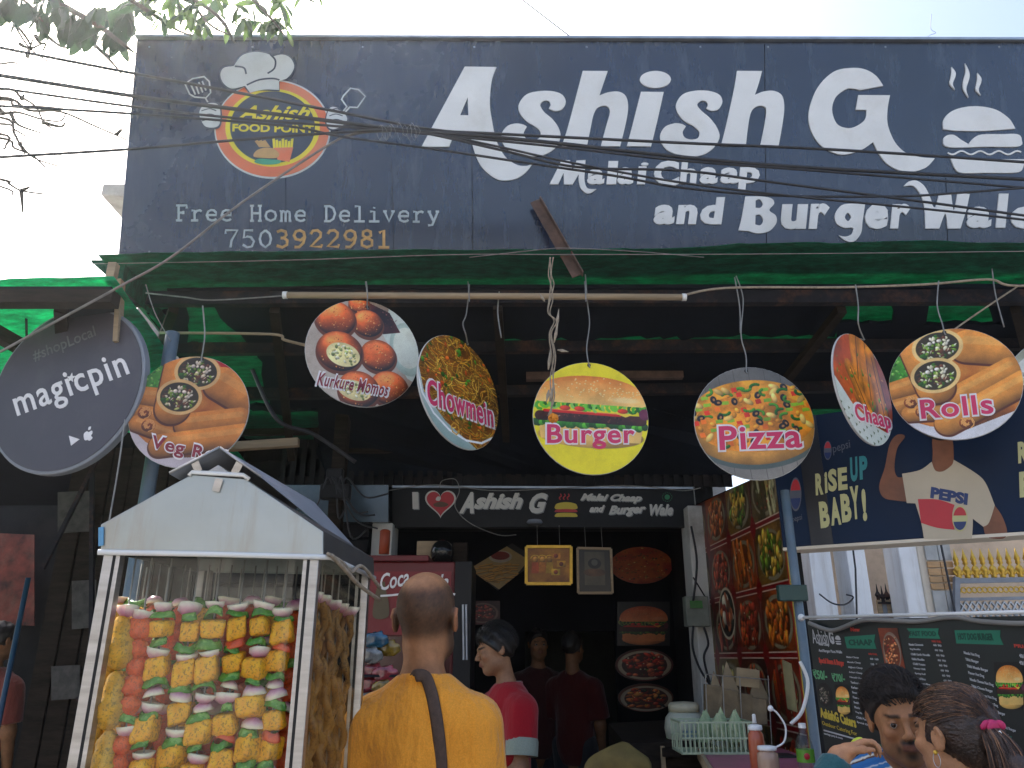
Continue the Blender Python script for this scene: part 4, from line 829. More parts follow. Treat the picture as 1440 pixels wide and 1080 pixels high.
b = MB(); b.tube(smooth_path([at(-260, 640, 2.7), at(0, 495, 2.8), at(170, 402, 2.85), at(243, 360, 2.87), at(340, 285, 2.9), at(460, 205, 2.92), at(500, 188, 2.93), at(548, 184, 2.93)], 8), .0055, 7); b.build('slanting_cable', mat('dusty_cable', (.2, .18, .16), .7, var=.3, scale=30), smooth=True, label='dusty tan cable slanting up from lower left to the knot', cat='cable')
b = MB(); b.tube(smooth_path([at(-200, 130, 3.4), at(0, 190, 3.5), at(90, 220, 3.5), at(176, 247, 3.55)], 6), .0022, 5); b.build('thin_wire', M['cable'], smooth=True, label='hair thin wire against the sky left of the sign', cat='wire')
b = MB(); b.tube([at(650, -60, 4.6), at(735, 0, 4.55), at(813, 60, 4.4), at(830, 72, 4.4)], .0045, 6); b.build('drop_wire', M['cable'], smooth=True, label='single wire dropping behind the top edge of the sign', cat='wire')
b = MB(); b.tube(smooth_path([at(1310, 20, 3.5), at(1309, 40, 3.5), at(1316, 46, 3.5), at(1307, 50, 3.5), at(1298, 60, 3.4)], 6), .0013, 4); b.build('curly_wire', M['cable'], smooth=True, label='tiny curled wire sticking above the top edge', cat='wire')
kn = thing('cable_tie', 'tangle of thin binding wire where the cables meet', 'binding wire', at(545, 186, 2.9))
for k in range(9):
    u = 533+k*6+(5 if k > 3 else 0); b = MB(); r = random.Random(k)
    b.tube(smooth_path([at(u+r.uniform(-3, 3), 172+r.uniform(0, 5), 2.86), at(u+5, 184, 2.84), at(u+r.uniform(-2, 6), 198-r.uniform(0, 6), 2.88), at(u-3, 186, 2.97)], 4, True), .0012, 4); b.build('wire_loop', M['wire'], kn, smooth=True)
for i, (pts, Y, m, r_, lab, kind) in enumerate([([(128, 371), (400, 366), (640, 358), (800, 358), (1100, 357), (1560, 352)], 3.38, 'wire', .0022, 'pale thin wire stretched along the bottom of the sign', 'wire'),
      ([(660, 362), (760, 351), (800, 349), (900, 354), (990, 362)], 3.42, 'wire', .0022, 'short pale wire sagging up over the green strip', 'wire'),
      ([(955, 417), (1020, 405), (1180, 404), (1300, 400), (1390, 393), (1432, 402), (1600, 396)], 3.46, 'rope', .0065, 'grey rope tied right of the tan tube', 'rope'),
      ([(205, 412), (260, 418), (300, 422), (398, 416)], 3.46, 'wire', .004, 'stiff wire joining the left end of the tan tube', 'wire'),
      ([(1432, 402), (1390, 430), (1340, 465), (1300, 500)], 3.55, 'rope', .0045, 'slanting stay rope behind the rolls disc', 'rope'),
      ([(225, 468), (380, 470), (400, 478), (432, 486)], 3.7, 'wood_tan', .008, 'thin tan stick ending behind the momos disc', 'stick'),
      ([(205, 400), (218, 440), (240, 480)], 3.3, 'wire', .0022, 'thin doubled wire by the left batten', 'wire'),
      ([(176, 590), (166, 660), (152, 742)], 2.4, 'wire', .0028, 'thin wire hanging onto the kebab case corner', 'wire')]):
    b = MB(); b.tube(smooth_path([at(u, v, Y) for u, v in pts], 6), r_, 6); b.build(kind+('_line' if kind != 'stick' else ''), M[m], smooth=True, label=lab, cat=kind)

# dried garland with marigold
g = thing('dried_garland', 'dried twisted garland with one orange marigold before burger disc', 'garland', at(777, 592, 3.35))
gp = [(776, 362), (772, 385), (778, 400), (774, 420), (771, 440), (779, 452), (775, 470), (778, 500), (775, 530), (777, 560), (772, 585)]
r = random.Random(4)
for k in range(3):
    b = MB(); b.tube(smooth_path([at(u+r.uniform(-4, 4), v, 3.35+r.uniform(-.01, .01)) for u, v in gp], 6), .0032, 5); b.build('twisted_string', M['rope'], g, smooth=True)
M['dry_leaf'] = mat('dry_leaf', (.33, .27, .2), .8, var=.4, scale=30, bmp=.4)
for k, (u, v, du, dv) in enumerate(((782, 462, 4, -28), (771, 520, 3, -30), (784, 492, 16, 3), (772, 548, -4, 18), (766, 424, -8, -12), (779, 482, 6, -30), (773, 565, 5, -24), (770, 590, 18, -6))):
    a, c = at(u, v, 3.34), at(u+du, v+dv, 3.33); b = MB(); b.tube([a, a.lerp(c, .4), c], [.003, .009, .001], 5, fs=.4); b.build('dry_leaf', M['dry_leaf'], g, smooth=True)
b = MB(); rr = random.Random(9); mc = at(778, 588, 3.33)
for k in range(70):
    d = Vector((rr.gauss(0, 1), rr.gauss(0, 1), rr.gauss(0, .8))).normalized(); p = mc+d*.017; b.ball(p, (.008, .008, .004), 6, 4, Euler((rr.random()*3, rr.random()*3, 0)))
b.build('marigold', mat('marigold_petals', (.75, .27, .02), .7, var=.3, scale=60), g, smooth=True)

# ------------------------------------------------------------------ leafy tree and bare twigs, upper left
def leafmat(name, c, t=.35):
    m = bpy.data.materials.new(name); nt, p = nodes(m); n = noise(nt, coords(nt, 1), 40, 4); cc = ramp(nt, n, [(.3, sc(c, .7)), (.7, sc(c, 1.3))]); nt.links.new(cc, p.inputs['Base Color']); p.inputs['Roughness'].default_value = .42
    tr = nt.nodes.new('ShaderNodeBsdfTranslucent'); nt.links.new(cc, tr.inputs[0]); mx = nt.nodes.new('ShaderNodeMixShader'); mx.inputs[0].default_value = t
    o = nt.nodes['Material Output']; nt.links.new(p.outputs[0], mx.inputs[1]); nt.links.new(tr.outputs[0], mx.inputs[2]); nt.links.new(mx.outputs[0], o.inputs[0]); return m
M['leaf'] = leafmat('dark_green_leaf', (.035, .07, .035)); M['leaf2'] = leafmat('light_green_leaf', (.10, .17, .05), .5); M['bark'] = mat('bark', (.09, .075, .06), .9, var=.4, scale=20, bmp=.6)
def leaf_mesh(name, curl, wide, m):
    b = MB(); N_ = 9; V = []
    for i in range(N_):
        t_ = i/(N_-1); w_ = wide*math.sin(math.pi*min(1, t_**1.25*.97+.03))**.8*.5; z = -curl*t_*t_
        V += [(-w_, t_, z+w_*.35), (0, t_, z), (w_, t_, z+w_*.35)]
    F_ = []
    for i in range(N_-1):
        q = i*3; F_ += [(q, q+1, q+4, q+3), (q+1, q+2, q+5, q+4)]
    b.add(V, F_); me = b.mesh(name, smooth=True); me.materials.append(m); return me
LM = [leaf_mesh('leaf', c, w_, m) for c, w_, m in ((.12, .32, M['leaf']), (.3, .36, M['leaf']), (.05, .27, M['leaf']), (.25, .28, M['leaf2']), (.1, .25, M['leaf2']))]
YT = 3.0
tree = thing('leafy_tree', 'leafy tree with drooping dark green leaves above the sign', 'tree', (-4.6, 3.2, 0))
b = MB(); b.tube(smooth_path([(-4.6, 3.2, 0), (-4.55, 3.1, 2), (-4.4, 3.0, 4), (-4.1, 2.9, 5.6), (-3.9, 2.9, 6.6)], 5), [.2-.0065*i for i in range(21)], 12); b.build('trunk', M['bark'], tree, smooth=True)
r = random.Random(21)
BR = [[(-900, -330), (-200, -120), (20, -25), (120, 25), (170, 60), (190, 75)], [(-900, -330), (-100, -160), (150, -60), (290, 10), (330, 60)], [(-200, -120), (10, -15), (60, 30)], [(-100, -160), (200, -90), (330, -20), (380, 25), (400, 50)], [(150, -60), (240, -30), (290, 30), (325, 50)], [(200, -90), (320, -60), (400, -30), (440, -5)], [(120, -40), (200, 10), (245, 40), (270, 50)], [(-200, -120), (-60, -50), (0, 10), (35, 50), (45, 70)]]
for k, br_ in enumerate(BR):
    P3 = smooth_path([at(u, v, YT+r.uniform(-.1, .25)+(0 if u > -300 else -.2)) for u, v in br_], 6); n = len(P3)
    b = MB(); b.tube(P3, [.028*(1-i/n)+.0035 if br_[0][0] < -300 else .012*(1-i/n)+.0028 for i in range(n)], 6); b.build('branch', M['bark'], tree, smooth=True)
def put_leaf(p, d, L, k, par=tree):
    o = bpy.data.objects.new('leaf', LM[k]); col.objects.link(o); o.parent = par; o.location = p-ORG[par]
    q = Vector(d).to_track_quat('Y', 'Z').to_matrix().to_4x4() @ Matrix.Rotation(r.uniform(-.9, .9), 4, 'Y'); o.rotation_euler = q.to_euler(); o.scale = (L, L, L)
CL = [(20, -5, 7, 30), (50, 5, 6, 30), (60, 18, 5, 26), (85, 10, 6, 26), (105, 20, 7, 28), (120, 25, 6, 26), (130, 40, 5, 24), (155, 40, 6, 24), (165, 45, 5, 22), (140, 10, 7, 26), (180, 10, 7, 28), (175, 25, 5, 22), (200, 5, 7, 22), (225, 18, 7, 18), (235, 30, 6, 16), (255, 20, 7, 18), (275, 8, 7, 18), (270, 30, 6, 14), (285, 35, 6, 14), (300, 20, 7, 18), (318, 32, 7, 16), (330, 8, 7, 18), (345, 25, 7, 16), (360, 5, 7, 20), (372, 30, 7, 18), (390, 25, 8, 18), (398, 40, 6, 16), (395, 2, 7, 22), (415, -5, 6, 20), (310, -5, 6, 22), (240, -8, 6, 24), (215, -10, 5, 24), (80, -12, 6, 28), (430, -20, 5, 22)]
for (u, v, n_, Lp) in CL:
    base = at(u, v, YT+r.uniform(-.05, .25))
    for j in range(n_):
        a = r.uniform(0, 6.28); d = Vector((math.cos(a)*.55, math.sin(a)*.5, -r.uniform(.5, 1.6) if u < 200 else -r.uniform(-.1, .9)))
        L = Lp*1.5*r.uniform(.8, 1.25)/1080*base.y/(cP-.45*sP)*1.1; k = r.choice((0, 0, 1, 1, 2)) if u < 190 else r.choice((0, 1, 2, 3, 3, 4))
        put_leaf(base+Vector((r.uniform(-.02, .02),)*3), d, L, k)
    b = MB() if n_ > 5 else None
    if b: b.tube([base+Vector((r.uniform(-.12, 0), r.uniform(-.1, .1), .12)), base+Vector((-.02, 0, .05)), base], .0022, 4); b.build('stalk', M['bark'], tree)
bare = thing('bare_tree', 'bare leafless twigs reaching in at the left edge', 'bare tree', (-4.2, 3.6, 0))
b = MB(); b.tube(smooth_path([(-4.2, 3.6, 0), (-4.1, 3.6, 2.2), (-3.9, 3.5, 3.9), (-3.6, 3.4, 4.6)], 5), [.12-.006*i for i in range(16)], 10); b.build('trunk', M['bark'], bare, smooth=True)
TW = [[(0, 125), (30, 137), (50, 150), (62, 172), (77, 183)], [(0, 137), (40, 155), (85, 157), (135, 178), (163, 190), (178, 197)], [(163, 190), (170, 183), (172, 182)], [(0, 160), (25, 158), (60, 168), (85, 170), (92, 160)], [(0, 165), (20, 188), (28, 202), (48, 222), (80, 233)], [(0, 174), (20, 182), (37, 192)], [(0, 194), (20, 208), (45, 218), (63, 235)], [(28, 202), (35, 216)], [(0, 252), (12, 258), (30, 268), (63, 273)], [(30, 268), (32, 298)], [(30, 268), (42, 263)], [(0, 262), (18, 274)], [(0, 90), (26, 91)], [(0, 5), (20, 35), (42, 68), (70, 88)], [(28, 62), (42, 68), (58, 62)], [(38, 80), (42, 68), (46, 55)], [(50, 50), (56, 60), (64, 62), (60, 72)], [(65, 50), (85, 65), (95, 66)], [(0, 188), (8, 205), (4, 210)], [(130, 60), (155, 85), (171, 104)], [(60, 172), (85, 178), (92, 172)], [(5, 160), (-20, 130), (-40, 100)], [(15, 158), (25, 175), (58, 187)], [(30, 140), (34, 133)], [(140, 70), (152, 78), (155, 82)], [(0, 140), (20, 148), (60, 150), (100, 154)]]
for tw in TW:
    pts = list(tw)
    if pts[0][0] <= 0: pts = [(-420, (pts[0][1]-150)*.3+170), (-150, (pts[0][1]-150)*.6+160)]+pts
    P3 = smooth_path([at(u, v, 3.3+.0004*u) for u, v in pts], 5); n = len(P3); b = MB(); b.tube(P3, [.008*(1-i/n)**1.5+.0038 for i in range(n)], 6); b.build('twig', M['bark'], bare, smooth=True)
# ------------------------------------------------------------------ kebab display case
from mathutils import noise as mn
def glass(name, tint=(.8, .88, .86), dust=.035, ior=1.35):
    m = bpy.data.materials.new(name); m.use_nodes = True; nt = m.node_tree; nt.nodes.clear()
    o = nt.nodes.new('ShaderNodeOutputMaterial'); tr = nt.nodes.new('ShaderNodeBsdfTransparent'); tr.inputs[0].default_value = (*tint, 1)
    gl = nt.nodes.new('ShaderNodeBsdfGlossy'); gl.inputs['Roughness'].default_value = .04; lw = nt.nodes.new('ShaderNodeLayerWeight'); pw5 = nt.nodes.new('ShaderNodeMath'); pw5.operation = 'POWER'; pw5.inputs[1].default_value = 5; fr = nt.nodes.new('ShaderNodeMath'); fr.operation = 'MULTIPLY_ADD'; fr.inputs[1].default_value = .5; fr.inputs[2].default_value = (ior-1)*.12; nt.links.new(lw.outputs['Facing'], pw5.inputs[0]); nt.links.new(pw5.outputs[0], fr.inputs[0])
    mx = nt.nodes.new('ShaderNodeMixShader'); nt.links.new(fr.outputs[0], mx.inputs[0]); nt.links.new(tr.outputs[0], mx.inputs[1]); nt.links.new(gl.outputs[0], mx.inputs[2])
    df = nt.nodes.new('ShaderNodeBsdfDiffuse'); df.inputs[0].default_value = (.5, .5, .47, 1); n = noise(nt, coords(nt, (1, 1, 1)), 9, 9, .75); q = ramp(nt, n, [(.4, (dust*.25,)*3), (.75, (dust*1.8,)*3)])
    m2 = nt.nodes.new('ShaderNodeMixShader'); nt.links.new(q, m2.inputs[0]); nt.links.new(mx.outputs[0], m2.inputs[1]); nt.links.new(df.outputs[0], m2.inputs[2]); nt.links.new(m2.outputs[0], o.inputs[0]); return m
M['glass'] = glass('dusty_glass', (.96, .98, .97), .012, 1.16); M['clear'] = glass('clear_plastic', (.85, .9, .88), .08)
wd = Vector((math.sin(rad(80)), math.cos(rad(80)), 0)); dd = Vector((math.sin(rad(5)), math.cos(rad(5)), 0))
FL = at(147, 772, 1.8)
def solve(o, d, u, lo=0, hi=2):
    for _ in range(50):
        m_ = (lo+hi)/2
        if proj(o+d*m_)[0] < u: lo = m_
        else: hi = m_
    return m_
CW = solve(FL, wd, 449); FR = FL+wd*CW; CD = solve(FR, dd, 521); ZT = FL.z; ZBt = 1.02
FP = Plane(FL, wd, (0, 0, 1))
cen = FL+wd*CW/2+dd*CD/2
case = thing('kebab_display_case', 'pale steel and glass kebab display case with gabled hood roof', 'display case', (cen.x, cen.y, ZBt))
def fpt(u, v, back=0): return FP.wp(u, v)+dd*back
def up(p, z): return Vector((p.x, p.y, z))
M['roof_dark'] = mat('shaded_sheet', (.07, .07, .07), .5, metal=.3, var=.3, scale=6)  # shade below the hood put into a dark copy of the sheet
# posts
pw = .021
for nm, P0, sx, sy in (('post', FL, 1, 1), ('post', FR, -1, 1), ('post', FL+dd*CD, 1, -1), ('post', FR+dd*CD, -1, -1)):
    c = P0+wd*sx*pw/2+dd*sy*pw/2; b = MB(); b.hexa([up(c+wd*a*pw/2+dd*e_*pw/2, z) for z in (ZBt, ZT) for a, e_ in ((-1, -1), (1, -1), (1, 1), (-1, 1))]); b.build(nm, M['steel'], case, bevel=.002)
    c2_ = c+wd*sx*.0135; b = MB(); b.hexa([up(c2_+wd*a*.0035+dd*e_*.010, z) for z in (ZBt+.001, ZT-.001) for a, e_ in ((-1, -1), (1, -1), (1, 1), (-1, 1))]); b.build('post_groove', M['black_plastic'], case)
    c3_ = c+wd*sx*.0212; b = MB(); b.hexa([up(c3_+wd*a*.0045+dd*e_*.010, z) for z in (ZBt+.001, ZT-.001) for a, e_ in ((-1, -1), (1, -1), (1, 1), (-1, 1))]); b.build('pane_channel', M['steel'], case)
# base, deck, back
b = MB(); b.hexa([up(p, z) for z in (ZBt-.10, ZBt) for p in (FL, FR, FR+dd*CD, FL+dd*CD)]); b.build('base_tray', M['steel'], case, bevel=.004)
b = MB(); b.hexa([up(p, z) for z in (ZBt, ZT) for p in (FL+dd*(CD-.012)+wd*.06, FR+dd*(CD-.012)-wd*.06, FR+dd*(CD-.006)-wd*.06, FL+dd*(CD-.006)+wd*.06)]); b.build('back_pane', M['glass'], case)
b = MB(); b.hexa([up(p, z) for z in (ZBt, ZT-.002) for p in (FL+wd*.06+dd*.012, FR-wd*.06+dd*.012, FR-wd*.06+dd*.016, FL+wd*.06+dd*.016)]); b.build('front_pane', M['glass'], case)
b = MB(); b.hexa([up(p, z) for z in (ZBt, ZT-.002) for p in (FR-wd*.012+dd*.06, FR-wd*.008+dd*.06, FR-wd*.008+dd*(CD-.06), FR-wd*.012+dd*(CD-.06))]); b.build('side_pane', glass('side_glass', (.93, .93, .9), .012, 1.06), case)
b = MB(); b.hexa([up(p, z) for z in (ZBt, ZT-.002) for p in (FL+wd*.012+dd*.06, FL+wd*.008+dd*.06, FL+wd*.008+dd*(CD-.06), FL+wd*.012+dd*(CD-.06))]); b.build('side_pane', M['glass'], case)
# gabled fascia, front and back, and the roof sheets
GP = [(143, 775), (455, 782), (455, 748), (346, 674), (270, 668), (143, 738)]
F1 = [fpt(u, v)-dd*.004 for u, v in GP]; sh = lambda p: up(cen+(p-cen)*.93, ZT+(p.z-ZT)*.8)
B1 = [Vector((p.x, p.y, ZT+(p.z-ZT)*.85))+dd*CD for p in F1]
def prism(mb, A_, off): n = len(A_); Bq = [p+off for p in A_]; mb.add(A_+Bq, [tuple(range(n)), tuple(range(2*n-1, n-1, -1))]+[(i, i+n, (i+1) % n+n, (i+1) % n) for i in range(n)])
b = MB(); prism(b, F1, dd*.004); b.build('front_fascia', M['sheet'], case, bevel=.0015)
b = MB(); prism(b, B1, dd*.004); b.build('rear_fascia', M['sheet'], case)
for i, j, nm in ((1, 2, 'side_fascia'), (2, 3, 'roof_slope'), (3, 4, 'roof_top'), (4, 5, 'roof_slope'), (5, 0, 'side_fascia')):
    n_ = (F1[j]-F1[i]).cross(dd).normalized(); o_ = dd*.003
    b = MB(); q = [F1[i]+o_, F1[j]+o_, B1[j], B1[i]]; b.hexa([p-n_*.0015 for p in q]+[p+n_*.0015 for p in q]); b.build(nm, M['roof_dark'], case)
# rolled drip edge round the fascia bottom with a lighter lip
b = MB(); P_ = [fpt(141, 777)-dd*.008, fpt(300, 780)-dd*.008, fpt(455, 784)-dd*.008, FR+wd*.012+dd*.05+Vector((0, 0, -.003)), FR+wd*.012+dd*CD+Vector((0, 0, -.012))]; b.tube(P_, .0065, 8); b.build('drip_edge', M['white_plastic'], case, smooth=True)
b = MB(); b.tube([fpt(268, 670)-dd*.008, fpt(272, 665)-dd*.008, fpt(344, 669)-dd*.008, fpt(352, 675)-dd*.006], .0055, 8); b.build('vent_lip', M['white_plastic'], case, smooth=True)
b = MB(); prism(b, [fpt(286, 666), fpt(328, 668), fpt(307, 654)], dd*.1); b.build('vent_riser', M['steel'], case)
# raised V hood with straps
HF = [fpt(244, 668)-dd*.02, fpt(314, 632)-dd*.02, fpt(372, 673)-dd*.02]
HB = [HF[0]+dd*(CD+.02)+Vector((0, 0, -.03)), HF[1]+dd*(CD+.02)+wd*.07+Vector((0, 0, -.04)), at(523, 797, (FR+dd*CD).y+.015)]
for a, c in ((0, 1), (1, 2)):
    q = [HF[a], HF[c], HB[c], HB[a]]; b = MB(); b.hexa([p-Vector((0, 0, .002)) for p in q]+[p+Vector((0, 0, .002)) for p in q]); b.build('hood_sheet', M['grey_paint'], case)
    b = MB(); b.tube([HF[a], HF[c]], .0035, 6); b.build('hood_edge', M['steel'], case, smooth=True)
for (u0, v0, u1, v1) in ((277, 650, 282, 664), (341, 652, 332, 667), (312, 675, 306, 692)):
    b = MB(); a, c = fpt(u0, v0)-dd*.014, fpt(u1, v1)-dd*.01; b.bar(a, c, .018, .003, (wd.cross((c-a).normalized()))); b.build('strap', M['steel'], case)
b = MB(); b.bar(fpt(145, 742)-dd*.008, fpt(145, 768)-dd*.008, .012, .002, dd); b.build('blue_sticker', mat('blue_sticker', (.1, .3, .5), .5), case)
b = MB(); b.tube(smooth_path([FR+wd*.02+Vector((0, 0, .0)), FR+wd*.025+dd*.1+Vector((0, 0, -.008)), FR+wd*.022+dd*.2+Vector((0, 0, -.022)), FR+wd*.03+dd*.27+Vector((0, 0, .0)), FR+wd*.03+dd*CD+Vector((0, 0, -.04))], 6), .005, 6); b.build('power_cable', M['rope'], case, smooth=True)
b = MB(); b.tube(smooth_path([FR+wd*.02+dd*.03, FR+wd*.03+dd*.14+Vector((0, 0, -.03)), FR+wd*.03+dd*.24+Vector((0, 0, -.05)), FR+wd*.03+dd*CD+Vector((0, 0, -.075))], 6), .006, 6); b.build('power_cable', M['rope'], case, smooth=True)
# cart under it
cart = thing('steel_cart', 'plain steel cart carrying the kebab display case', 'cart', (cen.x, cen.y, 0))
b = MB(); b.hexa([up(p, z) for z in (.86, ZBt-.101) for p in (FL-wd*.05-dd*.02, FR+wd*.05-dd*.02, FR+dd*(CD+.05)+wd*.05, FL+dd*(CD+.05)-wd*.05)]); b.build('counter_top', M['steel'], cart, bevel=.004)
for a, e_ in ((0, 0), (1, 0), (0, 1), (1, 1)):
    p = FL+wd*CW*a+dd*CD*e_; b = MB(); b.bar(up(p, 0), up(p, .858), .035, .035, (0, 1, 0)); b.build('leg', M['steel'], cart)
b = MB(); b.hexa([up(p, z) for z in (.3, .33) for p in (FL+wd*.02, FR-wd*.02, FR+dd*CD-wd*.02, FL+dd*CD+wd*.02)]); b.build('shelf', M['steel'], cart)

# food on skewers
def speck(name, c, c2, c3, rough=.5, sc_=40, bm=.5, sub=.0):
    m = bpy.data.materials.new(name); nt, p = nodes(m); v = coords(nt, 1); n = noise(nt, v, sc_, 6, .7); n2 = noise(nt, v, sc_*4, 4, .7)
    a = ramp(nt, n, [(.35, c), (.6, c2)]); k = ramp(nt, n2, [(.52, (0, 0, 0)), (.60, (.85, .85, .85))]); nt.links.new(mixc(nt, k, a, c3), p.inputs['Base Color'])
    p.inputs['Roughness'].default_value = rough; bump(nt, p, n, bm, .004); p.inputs['Subsurface Weight'].default_value = sub; p.inputs['Subsurface Scale'].default_value = .01; p.inputs['Coat Weight'].default_value = .1; p.inputs['Coat Roughness'].default_value = .2; return m
M['paneer'] = speck('marinated_paneer', (.80, .30, .0), (.88, .46, .003), (.28, .10, .005)); M['pepper'] = speck('green_pepper', (.03, .14, .008), (.08, .26, .018), (.22, .42, .08), .25, 18, .1)
M['tikka'] = speck('red_tikka', (.62, .055, .004), (.78, .12, .008), (.3, .04, .01), .5, 50, .9); M['seekh'] = speck('seekh_kebab', (.52, .25, .015), (.68, .38, .04), (.22, .14, .03), .6, 40, .9)
M['chaap'] = speck('brown_chaap', (.26, .12, .022), (.44, .22, .05), (.12, .05, .012), .5, 30, .9); M['tomato'] = speck('red_pepper', (.6, .05, .01), (.72, .10, .02), (.5, .05, .02), .3, 20, .2)
def onion_mat():
    m = bpy.data.materials.new('onion'); nt, p = nodes(m); tc = nt.nodes.new('ShaderNodeTexCoord'); s_ = nt.nodes.new('ShaderNodeSeparateXYZ'); nt.links.new(tc.outputs['Object'], s_.inputs[0])
    mr = nt.nodes.new('ShaderNodeMapRange'); nt.links.new(s_.outputs[2], mr.inputs[0]); mr.inputs[1].default_value = -.016; mr.inputs[2].default_value = .012
    n = noise(nt, tc.outputs['Object'], 60, 4); ad = nt.nodes.new('ShaderNodeMath'); ad.operation = 'MULTIPLY_ADD'; nt.links.new(n, ad.inputs[0]); ad.inputs[1].default_value = .5; nt.links.new(mr.outputs[0], ad.inputs[2])
    nt.links.new(ramp(nt, ad.outputs[0], [(.25, (.42, .10, .24)), (.55, (.66, .36, .42)), (.95, (.85, .74, .55))]), p.inputs['Base Color']); p.inputs['Roughness'].default_value = .3; p.inputs['Subsurface Weight'].default_value = .15; p.inputs['Subsurface Scale'].default_value = .01; return m
M['onion'] = onion_mat()
def displaced(b, amp, fr, seed):
    off = Vector((seed*3.1, seed*1.7, seed)); b.v = [tuple(Vector(p)*(1+amp*mn.noise(Vector(p)*fr+off)*2+amp*.5*mn.noise(Vector(p)*fr*3+off))) for p in b.v]
VAR = {}
def variants():
    for s_ in range(6):
        bm = bmesh.new(); bmesh.ops.create_cube(bm, size=1); bmesh.ops.subdivide_edges(bm, edges=bm.edges[:], cuts=5, use_grid_fill=True)
        rs = random.Random(s_); sx, sy, sz = rs.uniform(.040, .052), rs.uniform(.04, .05), rs.uniform(.040, .052)
        for v in bm.verts:
            q = v.co*2; k = max(abs(q.x), abs(q.y), abs(q.z)); rnd = (abs(q.x)**7+abs(q.y)**7+abs(q.z)**7)**(1/7); q = q/rnd*k if rnd else q
            n_ = mn.noise(q*1.2+Vector((s_*5, 0, 0)))*.10+mn.noise(q*4+Vector((s_*5, 3, 0)))*.05; q = q*(1+n_)
            v.co = Vector((q.x*sx*.5*(1+.12*q.z*(s_ % 3-1)), q.y*sy*.5, q.z*sz*.5+.10*q.x*sx*(s_ % 2)))
        me = bpy.data.meshes.new('paneer_cube'); bm.to_mesh(me); bm.free(); me.polygons.foreach_set('use_smooth', [True]*len(me.polygons)); me.materials.append(M['paneer']); VAR.setdefault('paneer_cube', []).append(me)
        # pepper: thick curved strip cupped upward
        b = MB(); nU, nV = 12, 4; V = []; rs = random.Random(s_+40)
        R, H, th = rs.uniform(.024, .031), rs.uniform(.014, .020), .0035; arc = rs.uniform(3.4, 5.2)
        for lay in (0, 1):
            for j in range(nV+1):
                for i in range(nU+1):
                    a = -arc/2+arc*i/nU-math.pi/2; t_ = j/nV-.5; rr_ = R*(1-.25*(t_+.5)**2)-(th if lay else 0)+.0025*mn.noise(Vector((i*.6, j, s_*4)))
                    V.append((rr_*math.cos(a), rr_*math.sin(a)*.85, H*t_+.004*math.sin(a*2+s_)+.003*mn.noise(Vector((i*.9, s_*3, 1)))))
        W = nU+1; K = W*(nV+1); F_ = []
        for j in range(nV):
            for i in range(nU): q = j*W+i; F_ += [(q, q+1, q+W+1, q+W), (q+K, q+K+W, q+K+W+1, q+K+1)]
        for i in range(nU): F_ += [(i, i+K, i+K+1, i+1)]; q = nV*W+i; F_ += [(q, q+1, q+1+K, q+K)]
        for j in range(nV): q = j*W; F_ += [(q, q+W, q+W+K, q+K)]; q = j*W+nU; F_ += [(q, q+K, q+K+W, q+W)]
        b.add(V, F_); me = b.mesh('pepper_strip', smooth=True); me.materials.append(M['pepper']); VAR.setdefault('pepper_strip', []).append(me)
        m2 = me.copy(); m2.materials.clear(); m2.materials.append(M['tomato']); VAR.setdefault('red_pepper_strip', []).append(m2)
        # onion petals: nested cups
        b = MB(); rs = random.Random(s_+80); R = rs.uniform(.022, .029)
        for q_ in range(3):
            k = 1-.24*q_; b.lathe((0, 0, .001*q_), [(.002, -R*.62*k), (R*.55*k, -R*.55*k), (R*.9*k, -R*.2*k), (R*k, R*.22*k), (R*.93*k, R*.25*k), (R*.8*k, -R*.1*k), (R*.4*k, -R*.4*k)], 12, cap=False)
        displaced(b, .12, 60, s_); me = b.mesh('onion_wedge', smooth=True); me.materials.append(M['onion']); VAR.setdefault('onion_wedge', []).append(me)
        b = MB(); b.ball((0, 0, 0), (.024, .023, .024), 16, 12); off = Vector((s_*3, 0, 0))
        b.v = [tuple(Vector(p)*(1+.22*mn.noise(Vector(p)*70+off)+.12*mn.noise(Vector(p)*180+off))) for p in b.v]; me = b.mesh('tikka_ball', smooth=True); me.materials.append(M['tikka']); VAR.setdefault('tikka_ball', []).append(me)
        b = MB(); b.ball((0, 0, 0), (.030, .028, .062), 16, 18); b.v = [tuple(Vector((p[0], p[1], p[2]))*1+Vector((p[0], p[1], 0))*(.25*mn.noise(Vector(p)*45+off)+.16*mn.noise(Vector(p)*130+off)+(.2 if p[2] < 0 else -.1))) for p in b.v]; me = b.mesh('seekh_kebab', smooth=True); me.materials.append(M['seekh']); VAR.setdefault('seekh_kebab', []).append(me)
variants()
rs = random.Random(77)
